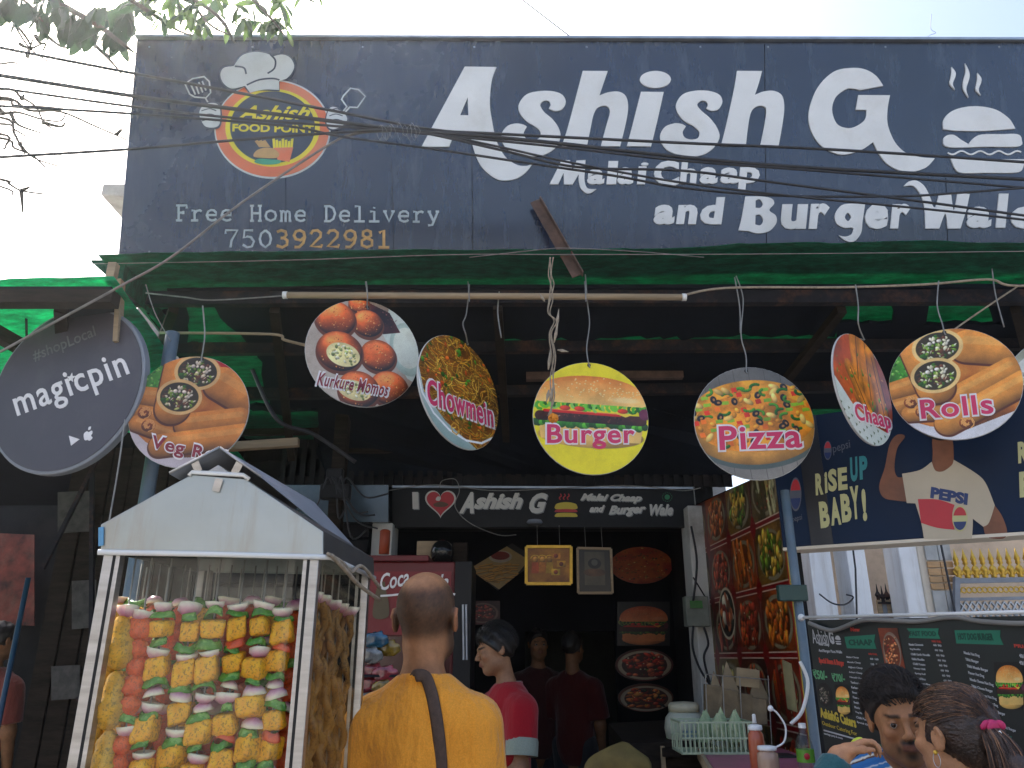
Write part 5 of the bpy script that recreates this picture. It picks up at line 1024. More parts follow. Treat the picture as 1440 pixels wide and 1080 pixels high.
def skewer(label, top, zlow, seq, tilt=0, off=0, group='loaded skewers inside the glass case', rodtop=None):
    """seq of (kind, half height); pieces threaded from top downwards"""
    t = thing('kebab_skewer', label, 'skewer', (top.x, top.y, ZBt), group)
    b = MB(); rt = rodtop or ZT-.012; b.tube([Vector((top.x, top.y, ZBt+.001)), Vector((top.x+tilt, top.y, rt))], .0021, 6); b.build('rod', M['wire'], t, smooth=True)
    z = top.z; i = 0
    while z > zlow:
        kind, hgt = seq[i % len(seq)]; i += 1; z -= hgt/2+rs.choice((0, 0, .001, .004))
        me = rs.choice(VAR[kind]); o = bpy.data.objects.new(kind, me); col.objects.link(o); o.parent = t
        o.location = (rs.uniform(-.005, .005)+tilt*(z-ZBt)/(rt-ZBt), rs.uniform(-.004, .004), z-ZBt); o.rotation_euler = ((math.pi if kind == 'onion_wedge' and rs.random() < .5 else 0)+rs.uniform(-.22, .22), rs.uniform(-.18, .18), rs.uniform(-.5, .5) if kind == 'paneer_cube' else rs.uniform(-1.2, 1.2))
        if kind == 'seekh_kebab': o.rotation_euler.x = 0
        s_ = rs.uniform(.88, 1.18); o.scale = (s_, s_, s_); z -= hgt/2
    return t
Pn, Pp, On, Rp, Tk, Sk = ('paneer_cube', .044), ('pepper_strip', .016), ('onion_wedge', .022), ('red_pepper_strip', .014), ('tikka_ball', .040), ('seekh_kebab', .120)
ZL = 1.06
def rowpt(u, v, back): P2 = Plane(FL+dd*back, wd, (0, 0, 1)); return P2.wp(u, v)
cols = [(233, 846, [On, Pp, Pn, Pp, On, Pn, Pp, On]), (272, 848, [On, Pp, Pn, Pp, On, Pn, Pp, On, Pn]), (304, 842, [On, Pp, Pn, Pp, On, Pn, Pp, On]), (338, 843, [On, Pp, Pn, Rp, Pp, Pn, Pp, On]), (371, 843, [On, Pp, Pn, Pp, On, Pn, Pp, On, Pn]), (399, 852, [On, Pp, Pn, Rp, Pn, Pp, On])]
nm_ = ['first', 'second', 'third', 'fourth', 'fifth', 'sixth']
for k, (u, v, seq) in enumerate(cols):
    skewer('%s paneer skewer from the left in the front row' % nm_[k], rowpt(u, v, .055+.008*(k % 2)), ZL, seq)
skewer('front row skewer of red tandoori balls topped with onion', rowpt(203, 856, .05), ZL, [On, Tk, Tk, Tk, Tk, Tk, Pp, On, Tk, Tk, Tk])
skewer('leftmost front skewer of long yellow seekh kebabs', rowpt(181, 850, .045), ZL, [On, Sk, Sk, Sk, Sk, Sk])
for k, u in enumerate((166, 192, 220, 254, 289, 321, 355, 386, 414)):
    seq = [On, Sk, Sk, Sk, Sk] if k < 1 else rs.choice([[On, Pp, Pn, Pp, On, Pn, Rp], [On, Tk, Tk, Tk, Pp, Tk, Tk], [Pp, Pn, On, Pp, Pn]])
    skewer('%s skewer from the left in the shaded second row of the case' % ['first', 'second', 'third', 'fourth', 'fifth', 'sixth', 'seventh', 'eighth', 'ninth'][k], rowpt(u, 838+rs.uniform(-4, 6), .19), ZL, seq, group='second row skewers in the case')
for k, u in enumerate((200, 232, 262, 300, 335, 368, 398)):
    tt = thing('kebab_skewer', '%s skewer from the left in the dim rear row of the case' % ['first', 'second', 'third', 'fourth', 'fifth', 'sixth', 'seventh'][k], 'skewer', up(rowpt(u, 840, .28), ZBt), 'rear row skewers in the case'); p = rowpt(u, 842, .28)
    b = MB(); b.tube([up(p, ZBt+.001), up(p, ZT-.012)], .0021, 6); b.build('rod', M['wire'], tt); 
    for j in range(14):
        kind = rs.choice(['paneer_cube', 'onion_wedge', 'pepper_strip', 'tikka_ball']); o = bpy.data.objects.new(kind, rs.choice(VAR[kind])); col.objects.link(o); o.parent = tt; o.location = (0, 0, p.z-ZBt-.02-j*.045); o.rotation_euler.z = rs.random()*3; o.scale = (1.1,)*3
# brown chaap strips along the right pane
for k in range(8):
    q = FR-wd*(.034+.006*(k % 2))+dd*(.085+k*(CD-.16)/4.2) if k < 5 else FR-wd*(.085)+dd*(.26+(k-5)*.07); top = ZT-.10-.005*k
    t = thing('chaap_skewer', ['foremost', 'second', 'middle', 'fourth', 'rearmost', 'inner front', 'inner middle', 'inner rear'][k]+' skewer of wavy brown chaap behind the side pane', 'skewer', up(q, ZBt), 'brown chaap skewers by the side pane')
    b = MB(); b.tube([up(q, ZBt+.001), up(q, ZT-.012)], .002, 6); b.build('rod', M['wire'], t)
    o = bpy.data.objects.new('onion_wedge', VAR['onion_wedge'][k % 6]); col.objects.link(o); o.parent = t; o.location = (0, 0, top-ZBt+.01); o.scale = (1.2,)*3
    for s_ in range(2):
        pts = []; rd = []
        n = 46
        for i in range(n):
            z = top-i*(top-ZL)/(n-1); a = i*.62+k*2+s_*3.1; w__ = .016+.006*math.sin(i*.21+k)
            pts.append(up(q, z)+Vector((math.cos(a)*.007+.010*(s_-.5), math.sin(a)*w__, 0))); rd.append(.010+.005*mn.noise(Vector((i*.5, k*3, s_*7)))+.002*math.sin(i*1.9))
        b = MB(); b.tube(pts, rd, 9); b.v = [tuple(Vector(p)+Vector((mn.noise(Vector(p)*90), mn.noise(Vector(p)*90+Vector((5, 0, 0))), 0))*.006) for p in b.v]; b.build('chaap_strip', M['chaap'], t, smooth=True)
# ------------------------------------------------------------------ people: one smooth skin per body, grown from a distance field
def s_ell(P, c, r):
    q = P-np.array(c); r = np.array(r); k0 = np.linalg.norm(q/r, axis=-1); k1 = np.linalg.norm(q/(r*r), axis=-1); return k0*(k0-1)/np.maximum(k1, 1e-9)
def s_cap(P, a, b_, ra, rb, fl=None):
    a = np.array(a, float); b_ = np.array(b_, float); d = b_-a; L = d@d; t = np.clip(((P-a)@d)/L, 0, 1); q = P-a-t[..., None]*d
    if fl is not None: q = q*np.array(fl)
    return np.linalg.norm(q, axis=-1)-(ra+(rb-ra)*t)
def sm(a, b_, k): h = np.clip(.5+.5*(b_-a)/k, 0, 1); return b_*(1-h)+a*h-k*h*(1-h)
def smx(a, b_, k): return -sm(-a, -b_, k)
def sparse(fn, g, lo, n, res, k=5):
    m = [int(math.ceil(x/k)) for x in n]; c = np.stack(np.meshgrid(*[lo[i]+res*(k*np.arange(m[i])+(k-1)/2) for i in range(3)], indexing='ij'), -1)
    cv = fn(c.reshape(-1, 3)).reshape(m); big = np.repeat(np.repeat(np.repeat(cv, k, 0), k, 1), k, 2)[:n[0], :n[1], :n[2]].copy()
    near = np.abs(big) < k*res*1.5+.012; big[near] = fn(g[near]); return big
def nets(fn, lo, hi, res):
    lo = np.array(lo, float); n = np.ceil((np.array(hi)-lo)/res).astype(int)+1
    g = np.stack(np.meshgrid(*[lo[i]+res*np.arange(n[i]) for i in range(3)], indexing='ij'), -1); v = sparse(fn, g, lo, n, res); s_ = v < 0
    nx, ny, nz = n; acc = np.zeros((nx-1, ny-1, nz-1, 3)); cnt = np.zeros((nx-1, ny-1, nz-1))
    cor = [(i, j, k) for i in (0, 1) for j in (0, 1) for k in (0, 1)]
    sl = lambda c: (slice(c[0], nx-1+c[0]), slice(c[1], ny-1+c[1]), slice(c[2], nz-1+c[2]))
    for a in cor:
        for ax in range(3):
            if a[ax] == 1: continue
            c = list(a); c[ax] = 1; va, vb = v[sl(a)], v[sl(c)]; m_ = (va < 0) != (vb < 0); t = np.where(m_, va/np.where(m_, va-vb, 1), 0)
            p = np.zeros(acc.shape)+np.array(a); p[..., ax] += t; acc += p*m_[..., None]; cnt += m_
    act = cnt > 0; idx = -np.ones(act.shape, int); idx[act] = np.arange(act.sum()); I = np.argwhere(act)
    V = lo+res*(I+acc[act]/cnt[act][:, None]); Fq = []
    for ax in range(3):
        o1, o2 = [k for k in range(3) if k != ax]
        sa = [slice(1, n[k]-1) for k in range(3)]; sa[ax] = slice(0, n[ax]-1); sb = list(sa); sb[ax] = slice(1, n[ax])
        A_, B_ = s_[tuple(sa)], s_[tuple(sb)]; E = np.argwhere(A_ != B_)
        if not len(E): continue
        base = E.copy()
        for k in (o1, o2): base[:, k] += 1
        ins = A_[tuple(E.T)]; q = []
        for d1, d2 in ((0, 0), (-1, 0), (-1, -1), (0, -1)):
            c = base.copy(); c[:, o1] += d1; c[:, o2] += d2; q.append(idx[c[:, 0], c[:, 1], c[:, 2]])
        q = np.stack(q, 1); flip = ins if ax != 1 else ~ins; q[~flip] = q[~flip][:, ::-1]; Fq.append(q)
    return V, np.concatenate(Fq)
def body_mesh(name, fn, lo, hi, res, T, m, parent=None, colfn=None, post=None, **kw):
    """T: 4x4 from body space to the place"""
    V, Fq = nets(fn, lo, hi, res)
    C_ = colfn(V) if colfn else None
    if post: V = post(V)
    A = np.array(T); W = V@A[:3, :3].T+A[:3, 3]
    if parent is None: org = kw.pop('org')
    else: org = ORG[parent]
    me = bpy.data.meshes.new(name); W = W-np.array(org); me.vertices.add(len(W)); me.vertices.foreach_set('co', W.ravel().astype(np.float32))
    nf = len(Fq); me.loops.add(nf*4); me.loops.foreach_set('vertex_index', Fq.ravel().astype(np.int32)); me.polygons.add(nf); me.polygons.foreach_set('loop_start', (np.arange(nf)*4).astype(np.int32))
    me.polygons.foreach_set('use_smooth', np.ones(nf, bool)); me.update(calc_edges=True); me.validate()
    if C_ is not None:
        at_ = me.color_attributes.new('tint', 'FLOAT_COLOR', 'POINT'); at_.data.foreach_set('color', np.concatenate([C_, np.ones((len(C_), 1))], 1).ravel().astype(np.float32))
    o = link(name, me, parent, [m], None if parent is not None else org); ORG[o] = Vector(org); return o
def tintmat(name, rough=.5, sss=.0, sc_=60, bm=.15, var=.12, spec=.4):
    m = bpy.data.materials.new(name); nt, p = nodes(m); a = nt.nodes.new('ShaderNodeAttribute'); a.attribute_name = 'tint'; n = noise(nt, coords(nt, 1), sc_, 6, .7)
    nt.links.new(mixc(nt, 1., a.outputs['Color'], ramp(nt, n, [(.3, (1-var,)*3), (.7, (1,)*3)]), 'MULTIPLY'), p.inputs['Base Color'])
    p.inputs['Roughness'].default_value = rough; p.inputs['Subsurface Weight'].default_value = sss; p.inputs['Subsurface Scale'].default_value = .01; p.inputs['Specular IOR Level'].default_value = spec
    bump(nt, p, noise(nt, coords(nt, 1), sc_*5, 5, .7), bm, .002); return m
M['skin'] = tintmat('skin', .55, .08, 26, .3, .38, .3); M['cloth_tint'] = tintmat('printed_cotton', .85, 0, 300, .3, .1, .1)
def cloth(name, c, fold=.5, fs=(3, 3, 1.2)):
    m = bpy.data.materials.new(name); nt, p = nodes(m); n = noise(nt, coords(nt, 1), 250, 3); n2 = noise(nt, coords(nt, fs), 4.5, 4, .5)
    nt.links.new(mixc(nt, 1., ramp(nt, n, [(.3, sc(c, .85)), (.7, sc(c, 1.08))]), ramp(nt, n2, [(.3, (.9,)*3), (.7, (1,)*3)]), 'MULTIPLY'), p.inputs['Base Color']); p.inputs['Roughness'].default_value = .88; p.inputs['Specular IOR Level'].default_value = .15; p.inputs['Sheen Weight'].default_value = .2
    bump(nt, p, n2, fold, .05); return m
def headmat(yaw, pitch=0, roll=0): return (Matrix.Rotation(rad(yaw), 4, 'Z') @ Matrix.Rotation(rad(pitch), 4, 'X') @ Matrix.Rotation(rad(roll), 4, 'Y'))
def head_sdf(P, beard=0, k=1.0):
    """face towards -Y, centre of the skull near the origin, about 0.235 tall"""
    x = np.abs(P[..., 0:1]); Q = np.concatenate([x, P[..., 1:]], -1)
    d = s_ell(Q, (0, .012, .035), (.074, .094, .084)); d = sm(d, s_ell(Q, (0, -.030, -.035), (.060, .058, .082)), .03)
    d = sm(d, s_ell(Q, (0, -.062, -.096), (.026, .022, .020)), .035); d = sm(d, s_ell(Q, (.044, -.02, -.068), (.018, .034, .022)), .03)
    d = sm(d, s_ell(Q, (.040, -.070, -.020), (.020, .018, .017)), .02)
    d = sm(d, s_cap(Q, (0, -.092, .020), (.034, -.080, .024), .0085, .008), .012)
    d = smx(d, -s_ell(Q, (.031, -.098, .003), (.019, .017, .0105)), .012)
    d = sm(d, s_cap(Q, (0, -.090, .008), (0, -.112, -.026), .0075, .0105), .012); d = sm(d, s_ell(Q, (.011, -.101, -.031), (.0085, .010, .0075)), .007)
    d = smx(d, -s_ell(Q, (.007, -.108, -.038), (.004, .005, .003)), .003)
    d = sm(d, s_ell(Q, (0, -.084, -.055), (.026, .014, .016)), .012)
    d = sm(d, s_cap(Q, (0, -.100, -.0525), (.019, -.091, -.056), .0052, .003), .004); d = sm(d, s_cap(Q, (0, -.099, -.064), (.016, -.092, -.061), .0062, .0032), .004)
    d = smx(d, -s_cap(Q, (0, -.106, -.058), (.022, -.094, -.058), .0014, .001), .003)
    ear = s_ell(Q, (.079, .014, -.002), (.0085, .020, .032)); ear = smx(ear, -s_ell(Q, (.087, .010, .003), (.006, .011, .018)), .005); ear = sm(ear, s_cap(Q, (.084, .018, .026), (.086, .032, .006), .004, .004), .006); d = sm(d, ear, .008)
    lid = s_ell(Q, (.031, -.080, .002), (.0145, .0145, .012)); lid = smx(lid, -s_ell(Q, (.031, -.094, .0005), (.0125, .010, .0052)), .002); d = sm(d, lid, .003)
    d = sm(d, s_cap(P, (0, .022, -.04), (0, .026, -.165), .052*k, .054*k), .03)
    return d
def mixa(a, b_, t): t = np.clip(t, 0, 1)[:, None]; return a*(1-t)+np.array(b_)*t
def ss(x, a, b_): t = np.clip((x-a)/(b_-a), 0, 1); return t*t*(3-2*t)
def eyes(t, T, look=(0, 0), col_=(.05, .025, .015)):
    A = T
    for s_ in (-1, 1):
        c = A @ Vector((.031*s_, -.0785, .0012)); R_ = A.to_3x3(); b = MB(); b.ball(c, .0122, 14, 10); e_ = b.build('eyeball', M['eye'], t, smooth=True)
        d = (R_ @ Vector((look[0], -1, look[1]))).normalized(); b = MB(); b.lathe(c+d*.0112, [(.0068, -.0014), (.0066, .0006), (.0028, .0016), (.0002, .0019)], 14, d, cap=False); b.build('iris', M['iris'], t, smooth=True)
M['eye'] = mat('eye_white', (.40, .36, .33), .2, var=.03); M['iris'] = mat('iris', (.02, .01, .007), .1, var=.1)
SKIN = np.array((.40, .185, .085)); SKIN2 = np.array((.44, .22, .115))
def hair_noise(V, f=60): return np.array([mn.noise(Vector(v*f)) for v in V])

# --- body in its own space: standing, facing -Y, feet at z=0, height about 1.7 (shoulder 1.40)
def torso_sdf(P, H, grow=0, sl=1.0, arms=None, armr=1.0, waist=1.0):
    """clothed or bare trunk; H = shoulder height"""
    d = s_ell(P, (0, .0, H-.18), (.175*sl+grow, .115+grow, .25)); d = sm(d, s_ell(P, (0, .0, H-.45), (.155*sl*waist+grow, .115*waist+grow, .24)), .08)
    d = sm(d, s_cap(P, (-.15*sl, .015, H-.055), (.15*sl, .015, H-.055), .068+grow, .068+grow), .06); d = sm(d, s_cap(P, (-.05*sl, .02, H-.005), (.05*sl, .02, H-.005), .054+grow, .054+grow), .05)
    return d
def arm_sdf(P, A_, B_, C_, r=(.052, .043, .03), grow=0, k=.03):
    d = s_cap(P, A_, B_, r[0]+grow, r[1]+grow); return sm(d, s_cap(P, B_, C_, r[1]+grow*.9, r[2]+grow*.9), k)
def hand_sdf(P, wrist, dirv, palmn, curl=.4, s_=1.0):
    """palm and five fingers; dirv along the hand, palmn out of the palm"""
    w_ = np.array(wrist, float); d_ = np.array(dirv, float); d_ /= np.linalg.norm(d_); n_ = np.array(palmn, float); n_ -= d_*(n_@d_); n_ /= np.linalg.norm(n_); s2 = np.cross(d_, n_)
    D = s_cap(P, w_, w_+d_*.03*s_, .022*s_, .026*s_)
    for k in range(4): q = -.027+.018*k; D = sm(D, s_cap(P, w_+d_*.02*s_+s2*q*.6*s_, w_+d_*.085*s_+s2*q*s_, .013*s_, .0105*s_), .012)
    for k, L in enumerate((.062, .074, .07, .054)):
        q = (-.030+.0195*k)*s_; p0 = w_+d_*.085*s_+s2*q; a = .25+curl; p1 = p0+(d_*math.cos(a*.6)+n_*math.sin(a*.6)+s2*(k-1.5)*.05)*L*.45*s_; p2 = p1+(d_*math.cos(a*1.7)+n_*math.sin(a*1.7))*L*.32*s_; p3 = p2+(d_*math.cos(a*2.6)+n_*math.sin(a*2.6))*L*.27*s_
        f = s_cap(P, p0, p1, .0092*s_, .0084*s_); f = np.minimum(f, s_cap(P, p1, p2, .0084*s_, .0076*s_)); f = sm(f, s_cap(P, p2, p3, .0076*s_, .0066*s_), .004); D = sm(D, f, .004)
    t0 = w_+d_*.028*s_-s2*.026*s_; t1 = t0+(d_*.6-s2*.75+n_*.3)*.042*s_; t2 = t1+(d_*.85-s2*.1+n_*.45)*.032*s_; th = sm(s_cap(P, t0, t1, .0135*s_, .011*s_), s_cap(P, t1, t2, .011*s_, .008*s_), .006)
    return sm(D, th, .008)
def folds(P, H, amp=.006, seed=0):
    x, y, z = P[..., 0], P[..., 1], P[..., 2]
    return amp*(np.sin(14*z+9*x*np.sign(y+.01)+seed+3*np.sin(6*x+seed))*.35+np.sin(38*x+4*z+2.2*np.sin(7*z+seed))*.35*np.clip((H-z)*2, 0, 1)+np.sin(22*(z-.6*np.abs(x))+seed*2+5*x)*.3)
def T_of(p, yaw): return Matrix.Translation(p) @ Matrix.Rotation(rad(yaw), 4, 'Z')
def legs(t, T, H, m, hip=.9, sep=.1, shoe=True, seat=None):
    fn = lambda P: sm(sm(s_cap(P, (-sep, 0, hip), (-sep, -.01, .5), .095, .065), s_cap(P, (-sep, -.01, .5), (-sep, .02, .09), .065, .05), .03), sm(s_cap(P, (sep, 0, hip), (sep, -.01, .5), .095, .065), s_cap(P, (sep, -.01, .5), (sep, .02, .09), .065, .05), .03), .03)
    body_mesh('trousers', fn, (-.24, -.16, .03), (.24, .16, hip+.1), .016, T, m, t)
    for s_ in (-1, 1):
        fs = lambda P: smx(sm(s_ell(P, (s_*sep, -.07, .04), (.045, .11, .04)), s_ell(P, (s_*sep, .02, .05), (.04, .05, .06)), .03), -P[..., 2]-.0+0*P[..., 2]+.001, .004)
        body_mesh('shoe', fs, (s_*sep-.06, -.2, -.01), (s_*sep+.06, .1, .13), .01, T, M['black_plastic'], t)

# ---- bald man from behind -------------------------------------------------
hc = at(600, 871, 2.42); fz = 0
pm = thing('person', 'person seen from behind: bald head, orange T-shirt, brown bag strap', 'person', (hc.x+.09, hc.y+.03, 0))
yaw = 173; T = T_of((hc.x+.004, hc.y-.022, 0), yaw); Hs = 1.437
Th = Matrix.Translation(hc) @ headmat(171, -3, 0) @ Matrix.Scale(1.16, 4)
Ti = np.array(T.inverted() @ Th); Tinv = np.linalg.inv(Ti)
def tohead(P): return P@Tinv[:3, :3].T+Tinv[:3, 3]
ZH = hc.z
aL = ((-.15, .01, Hs-.075), (-.178, .0, Hs-.34), (-.15, -.2, Hs-.5)); aR = ((.15, .01, Hs-.075), (.185, .0, Hs-.34), (.14, -.2, Hs-.52))
def fn_body(P):
    d = head_sdf(tohead(P), k=.95); d = sm(d, torso_sdf(P, Hs, -.012, .80), .05)
    for a in (aL, aR): d = sm(d, arm_sdf(P, *a), .03); 
    d = np.minimum(d, hand_sdf(P, aL[2], (.15, -.8, -.3), (1, 0, 0), .5)); d = np.minimum(d, hand_sdf(P, aR[2], (-.15, -.8, -.3), (-1, 0, 0), .5)); return d
def col_bald(V):
    h = tohead(V); x, y, z = h.T; C_ = np.tile(SKIN*1.15, (len(V), 1)); C_ = mixa(C_, SKIN*.8, ss(-z, .05, .16)*.5)
    nz = hair_noise(V, 300)*.22+hair_noise(V, 40)*.07
    # horseshoe of stubble: below the crown, above the nape, behind the temples
    crown = np.sqrt((x/.060)**2+((y-.035)/.072)**2+((z-.112)/.070)**2); st = ss(crown+nz*.3, .75, 1.25)*ss(z+.25*(y-.06), -.062, -.022)*ss(y, -.05, -.02); st = st*(1-ss(np.abs(x), .0775, .083))
    C_ = mixa(C_, (.030, .022, .018), st*(.80+nz*.5)); bd = ss(-z, -.0, .03)*ss(-y, -.035, .0)*ss(-z, .0, .02); C_ = mixa(C_, (.03, .02, .016), bd*.75); C_ = mixa(C_, (.40, .12, .06), ss(np.abs(x), .078, .084)*.35)
    return C_
body_mesh('body', fn_body, (-.34, -.34, Hs-.62), (.34, .18, ZH+.14), .0065, T, M['skin'], pm, col_bald)
def tee(P, H, slv=.19, grow=.014, aa=(aL, aR), sl=1.0, seed=0, amp=.006, neckc=(0, .02), neckr=.072, bottom=.62, waist=1.06, low=.06):
    d = torso_sdf(P, H, grow, sl, waist=waist)
    for a in aa:
        A_, B_ = np.array(a[0]), np.array(a[1]); u_ = (B_-A_)/np.linalg.norm(B_-A_); e_ = A_+u_*slv
        s_ = s_cap(P, A_, e_, .074+grow*.4, .078+grow*.3); s_ = smx(s_, ((P-e_)@u_), .006); d = sm(d, s_, .035)
    d = d+folds(P, H, amp, seed)
    nk = s_cap(P, (neckc[0], neckc[1], H-.02+low), (neckc[0], neckc[1]+.0, H+.3), neckr, neckr+.03); d = smx(d, -nk, .006); rz_ = P[..., 2]-(H+.046+.22*(P[..., 1]-.02)); rr_ = np.sqrt((P[..., 0]-neckc[0])**2+(P[..., 1]-neckc[1])**2)-neckr-.006; d = sm(d, np.sqrt(rr_**2+(rz_*.55)**2)-.0075, .012)
    return smx(d, H-bottom-P[..., 2], .01)
M['tee_orange'] = cloth('orange_cotton', (.86, .35, .04), .9)
body_mesh('t_shirt', lambda P: tee(P, Hs, .24, seed=1.3, amp=.0105, neckr=.064, sl=.80), (-.38, -.22, Hs-.66), (.38, .22, Hs+.12), .009, T, M['tee_orange'], pm)
cir = []
for a in []: cir.append(T @ Vector((.071*math.cos(a), .02+.071*math.sin(a), Hs+.052+.010*math.sin(a))))
pass
def on_back(x, z, off=.012, front=False):
    """point on the shirt surface in body space"""
    y0_, y1_ = (0, .3) if not front else (0, -.3)
    for _ in range(22):
        m_ = (y0_+y1_)/2
        if tee(np.array([[x, m_, z]]), Hs, .24, seed=1.3, amp=.0105, neckr=.064, sl=.80)[0] < 0: y0_ = m_
        else: y1_ = m_
    return Vector((x, y0_+(off if not front else -off), z))
def px_back(u, v):
    """body-space x, z of a picture point on the man's back"""
    q = T.inverted() @ at(u, v, hc.y-.12); return q.x, q.z
def ray_back(u, v, off=.004):
    ti = T.inverted(); o_ = ti @ CAM; d_ = ti.to_3x3() @ ray(u, v); s0 = (hc.y-.35)/ray(u, v).y; ts = np.linspace(s0, s0+.5, 260); Q = np.array(o_)+np.outer(ts, np.array(d_))
    D_ = tee(Q, Hs, .24, seed=1.3, amp=.0105, neckr=.064, sl=.80); i = np.argmax(D_ < off)
    return Vector(Q[i]) if (D_ < off).any() else None
st = [(585, 950), (598, 952), (606, 972), (612, 1000), (617, 1035), (620, 1070), (621, 1110), (618, 1140), (614, 1190), (608, 1260), (600, 1330), (592, 1400)]
P3 = [p for p in (ray_back(u, v) for u, v in st) if p is not None]; P3 = [P3[0]+Vector((.004, -.03, -.004))]+P3; P3 = [T @ p for p in smooth_path(P3, 6)]
b = MB()
b.tube(P3, .017, 8, flat=Vector((0, 1, 0)), fs=.22); b.build('bag_strap', mat('brown_webbing', (.075, .045, .032), .75, var=.3, scale=80, bmp=.4), pm, smooth=True)
legs(pm, T, Hs, cloth('dark_trousers', (.03, .035, .05)))

# ---- young man in red, profile to the left ---------------------------------
hc2 = at(697, 914, 4.35)
py = thing('person', 'young person with black hair in red shirt, facing left by the fridge', 'person', (hc2.x+.06, hc2.y, 0))
T2 = T_of((hc2.x+.055, hc2.y+.01, 0), -62); Th2 = Matrix.Translation(hc2) @ Matrix.Rotation(rad(-78), 4, 'Z') @ Matrix.Rotation(rad(12), 4, 'X'); Ti2 = np.linalg.inv(np.array(T2.inverted() @ Th2)); H2s = hc2.z-.225
th2 = lambda P: P@Ti2[:3, :3].T+Ti2[:3, 3]
a2L = ((-.165, .01, H2s-.07), (-.20, -.02, H2s-.32), (-.14, -.22, H2s-.42)); a2R = ((.165, .01, H2s-.07), (.20, -.02, H2s-.32), (.14, -.22, H2s-.42))
def fn_boy(P):
    d = head_sdf(th2(P), k=.85); d = sm(d, torso_sdf(P, H2s, -.02, .85), .05)
    for a in (a2L, a2R): d = sm(d, arm_sdf(P, *a, r=(.042, .035, .026)), .03)
    d = np.minimum(d, hand_sdf(P, a2L[2], (.2, -.8, 0), (1, 0, 0), .6)); return np.minimum(d, hand_sdf(P, a2R[2], (-.2, -.8, 0), (-1, 0, 0), .6))
def face_col(V, toh, skin, stub=0, brow=1, goatee=0):
    h = toh(V); x, y, z = h.T; ax = np.abs(x); C_ = np.tile(skin, (len(V), 1)); f = ss(-y, .04, .07)
    C_ = mixa(C_, skin*np.array((1.15, .8, .7)), f*np.exp(-((ax-.042)/.018)**2-((z+.03)/.02)**2)*.35)
    lip = f*ss(-np.abs(z+.0585), -.0125, -.0085)*ss(-ax, -.024, -.019); C_ = mixa(C_, (.26, .075, .055), lip*.75)
    if brow: C_ = mixa(C_, (.012, .008, .006), f*ss(-np.abs(z-.0235-.10*(.03-ax)*(ax > .03)*-1), -.0062, -.0035)*ss(ax, .010, .014)*ss(-ax, -.053, -.045)*.9)
    eye = f*np.exp(-((ax-.031)/.017)**2-((z-.002)/.0085)**2); C_ = mixa(C_, skin*.35, eye*.6)
    if stub: C_ = mixa(C_, (.03, .02, .015), (ss(-z, .035, .06)*ss(-y, -.03, .0)*.35+f*np.exp(-((z+.0445)/.006)**2)*ss(-ax, -.028, -.018)*1.0)*stub)
    if goatee: C_ = mixa(C_, (.02, .013, .01), f*np.exp(-((z+.083)/.014)**2-(ax/.022)**2)*goatee); C_ = mixa(C_, (.02, .013, .01), f*np.exp(-((z+.066)/.014)**2-((ax-.030)/.006)**2)*goatee*.8)
    return C_
body_mesh('body', fn_boy, (-.30, -.42, H2s-.6), (.30, .16, hc2.z+.13), .0075, T2, M['skin'], py, lambda V: face_col(V, th2, SKIN2*.9, .35))

M['hair'] = mat('black_hair', (.012, .009, .008), .5, var=.5, scale=40, stretch=(1, 1, .2), bmp=.35, bscale=160)
def hair_cap(P, front=.055, nape=-.03, thick=.014, top=.014, side=.0, n=1):
    q = np.abs(P[..., 0:1]); Q = np.concatenate([q, P[..., 1:]], -1); x, y, z = Q[..., 0], P[..., 1], P[..., 2]
    d = s_ell(Q, (0, .014, .038), (.078+thick*.6, .098+thick*.7, .088+top)); nz = .004*np.sin(90*y+60*z)*n+.003*np.sin(130*P[..., 0]+40*y)*n
    cut = np.maximum(front-.9*(np.maximum(-y-.02, 0))*0-z, 0)  # hairline: keep where z above line depending on y
    line = np.where(y < 0, front+(y+.0)*(-.10)-np.maximum(y+.045, 0)*1.6*0-(y+.085)*.9, front-.077-(y)*1.1); line = np.maximum(line, nape)
    return smx(d+nz, (line-z), .008)
body_mesh('hair', lambda P: hair_cap(th2(P), .060, -.055, .017, .02), (-.2, -.3, hc2.z-.12), (.2, .2, hc2.z+.17), .006, T2, M['hair'], py)
M['tee_red'] = cloth('red_jersey', (.40, .012, .022), .4); M['trim_white'] = cloth('pale_trim', (.34, .38, .31), .4)
body_mesh('t_shirt', lambda P: tee(P, H2s, .2, .012, (a2L, a2R), .86, 2.1, .006, neckr=.060, waist=1.0), (-.34, -.22, H2s-.66), (.34, .22, H2s+.12), .011, T2, M['tee_red'], py)
b = MB(); b.tube([T2 @ Vector((.065*math.cos(a), .02+.065*math.sin(a), H2s+.05+.012*math.sin(a))) for a in np.linspace(0, 2*math.pi, 24)], .008, 8, close=False); b.build('collar', M['trim_white'], py, smooth=True)
for a in (a2L, a2R):
    A_, B_ = Vector(a[0]), Vector(a[1]); u_ = (B_-A_).normalized(); b = MB(); b.tube([T2 @ (A_+u_*.125), T2 @ (A_+u_*.14), T2 @ (A_+u_*.205)], [.080, .084, .082], 18, close=False); b.build('sleeve_band', M['trim_white'], py, smooth=True)
legs(py, T2, H2s, cloth('blue_jeans', (.05, .07, .12)), hip=.86)

